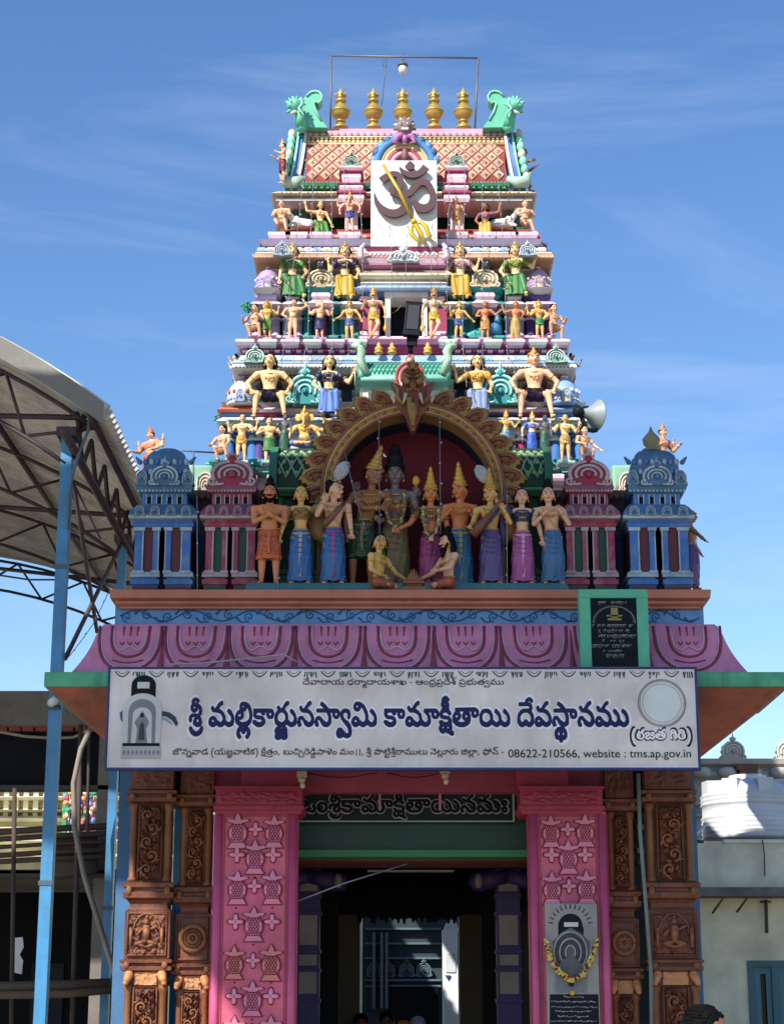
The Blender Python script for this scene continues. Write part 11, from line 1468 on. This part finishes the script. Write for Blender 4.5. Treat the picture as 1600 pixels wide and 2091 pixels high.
cord('string_light', 'string of tiny lights slanting down beside the left fly whisk', [P(704, 925, 19.5), P(722, 1000, 19.4), P(748, 1090, 19.35)], .0055, M('6b6a78'), 'string lights', None, bulbs=.2)
for x, ya, yb, l in ((402, 1012, 1206, 'string of tiny lights hanging in the gap between left blue and red shrines'), (566, 1100, 1205, 'thin pale cord hanging between the praying statue and the whisk bearer'), (1034, 985, 1200, 'thin pale cord hanging right of the purple robed statue')):
    cord('string_light', l, [P(x, ya, 19.6), P(x+1, yb, 19.4)], .005, M('8b8a90'), 'string lights', None, bulbs=.3)
b = MB().m(M('5a626a')); b.tube([P(372, 920, 21.5), P(400, 922, 21.5), P(437, 924, 22.3)], .012, 6); b.tube([P(395, 921, 21.5), P(395, 1010, 21.5)], .01, 6); tag(b.obj('cable_bracket'), 'thin wire stretched from the left blue shrine to the tower with an upright rod', 'wire')
# ---------------------------------------------------------------- people
def person(lab, px, py_top, Y, sk, hair, shirt, turn=0, Ht=None, cloth='trousers', rot=0, bald=False):
    zt_ = P(px, py_top, Y).z; H = Ht or zt_; base = V((P(px, py_top, Y).x, Y, zt_-H if zt_-H > .02 else 0)); H = zt_-base.z
    t = thing('person', lab, 'person', tuple(base)); R = Matrix.Translation(base) @ Matrix.Rotation(rot, 4, 'Z') @ Matrix.Scale(H, 4)
    S_ = M(sk, .5, .1, .05, 20); B_ = MB().m(S_)
    B_.cap((0, 0, .84), .034, (0, 0, .80), .04); B_.ball((0, .0, .93), (.048, .058, .062), 14); B_.ball((0, -.018, .895), (.038, .04, .036), 12); B_.cap((0, -.055, .925), .007, (0, -.064, .908), .011, 8); B_.ball((0, -.052, .888), (.02, .012, .008), 8); B_.ball((0, -.045, .869), (.018, .016, .014), 8)
    for s in (-1, 1): B_.ball((s*.05, .006, .915), (.009, .014, .02), 8)
    B_.cap((0, 0, .78), .075, (0, 0, .52), .075, 14)
    for s in (-1, 1): B_.cap((s*.03, 0, .80), .04, (s*.12, 0, .785), .036); B_.cap((s*.125, 0, .78), .032, (s*.15, .01, .62), .024); B_.cap((s*.15, .01, .62), .024, (s*.15, -.03, .47), .016); B_.cap((s*.05, 0, .5), .06, (s*.055, 0, .27), .038); B_.cap((s*.055, 0, .27), .038, (s*.06, 0, .04), .022); B_.cap((s*.06, 0, .03), .022, (s*.065, -.09, .018), .017)
    me = remesh(B_, .0075, 2); B2 = MB().m(S_); B2.mesh_in(me)
    for s in (-1, 1):
        for k in range(4): B2.tube([(s*.15+(k-1.5)*.008, -.035, .455), (s*.15+(k-1.5)*.009, -.045, .43), (s*.15+(k-1.5)*.009, -.055, .412-.004*(k % 3))], .0048, 6)
        B2.ball((s*.15, -.036, .455), (.019, .012, .022), 8); B2.tube([(s*.135, -.04, .46), (s*.128, -.055, .445)], .0055, 6)
    B2.xf(0, R); B2.obj('body', t)
    q = MB().m(M(shirt, .8, .1, .2)); q.rings([[(a*cos(i*pi/10), bb*sin(i*pi/10), z) for i in range(20)] for z, a, bb in ((.5, .105, .085), (.6, .10, .085), (.7, .115, .088), (.78, .125, .075), (.805, .09, .055), (.815, .045, .045))])
    for s in (-1, 1): q.cap((s*.12, 0, .785), .042, (s*.145, .005, .69), .04, 12)
    q.xf(0, R); q.obj('shirt', t)
    q = MB().m(M('2a2c38', .8, .1)); q.ball((0, 0, .5), (.105, .085, .06), 12)
    for s in (-1, 1): q.cap((s*.05, 0, .49), .066, (s*.058, 0, .06), .036, 12)
    q.xf(0, R); q.obj('trousers', t)
    q = MB().m(M(hair, .75, .05, .2, 40))
    q.ball((0, .012, .948), (.055, .062, .055), 16); q.ball((0, .04, .92), (.05, .04, .05), 12)
    for k in range(90): a = random.uniform(0, 2*pi); e = random.uniform(.1, 1.5); q.ball((.05*cos(a)*cos(e), .014+.056*sin(a)*cos(e), .950+.050*sin(e)), (.009, .013, .006), 5)
    q.xf(0, R); q.obj('hair', t)
    q = MB()
    for s in (-1, 1): q.m(WHITE).ball((s*.02, -.05, .925), (.009, .005, .005), 8); q.m(BLACK).ball((s*.02, -.0545, .925), (.0042, .003, .0042), 6); q.tube([(s*.009, -.054, .938), (s*.022, -.054, .941), (s*.034, -.046, .937)], [.002, .003, .0015], 5)
    q.xf(0, R); q.obj('face_detail', t)
    return t
person('man with short black hair standing at the lower right beside the brown pillar', 1441, 2053, 9.6, '7d5138', '070708', '3a4a5a', rot=1.0)
person('dark haired person at the bottom of the doorway, leftmost of the group inside', 737, 2070, 25.0, '6a4430', '0c0b0c', '4a2a2a')
person('dark haired person in the doorway beside the one in the orange scarf', 789, 2066, 25.2, '8a5a44', '0c0b0c', '7a3a44')
person('person with an orange head covering standing inside the doorway', 826, 2084, 24.4, '8a5a3c', 'c07a1c', 'c9962c', rot=2.6)
person('person in a pale lilac head covering at the right of the doorway group', 855, 2076, 24.8, '8a5a3c', 'b9aeca', 'b9aeca', rot=2.6)
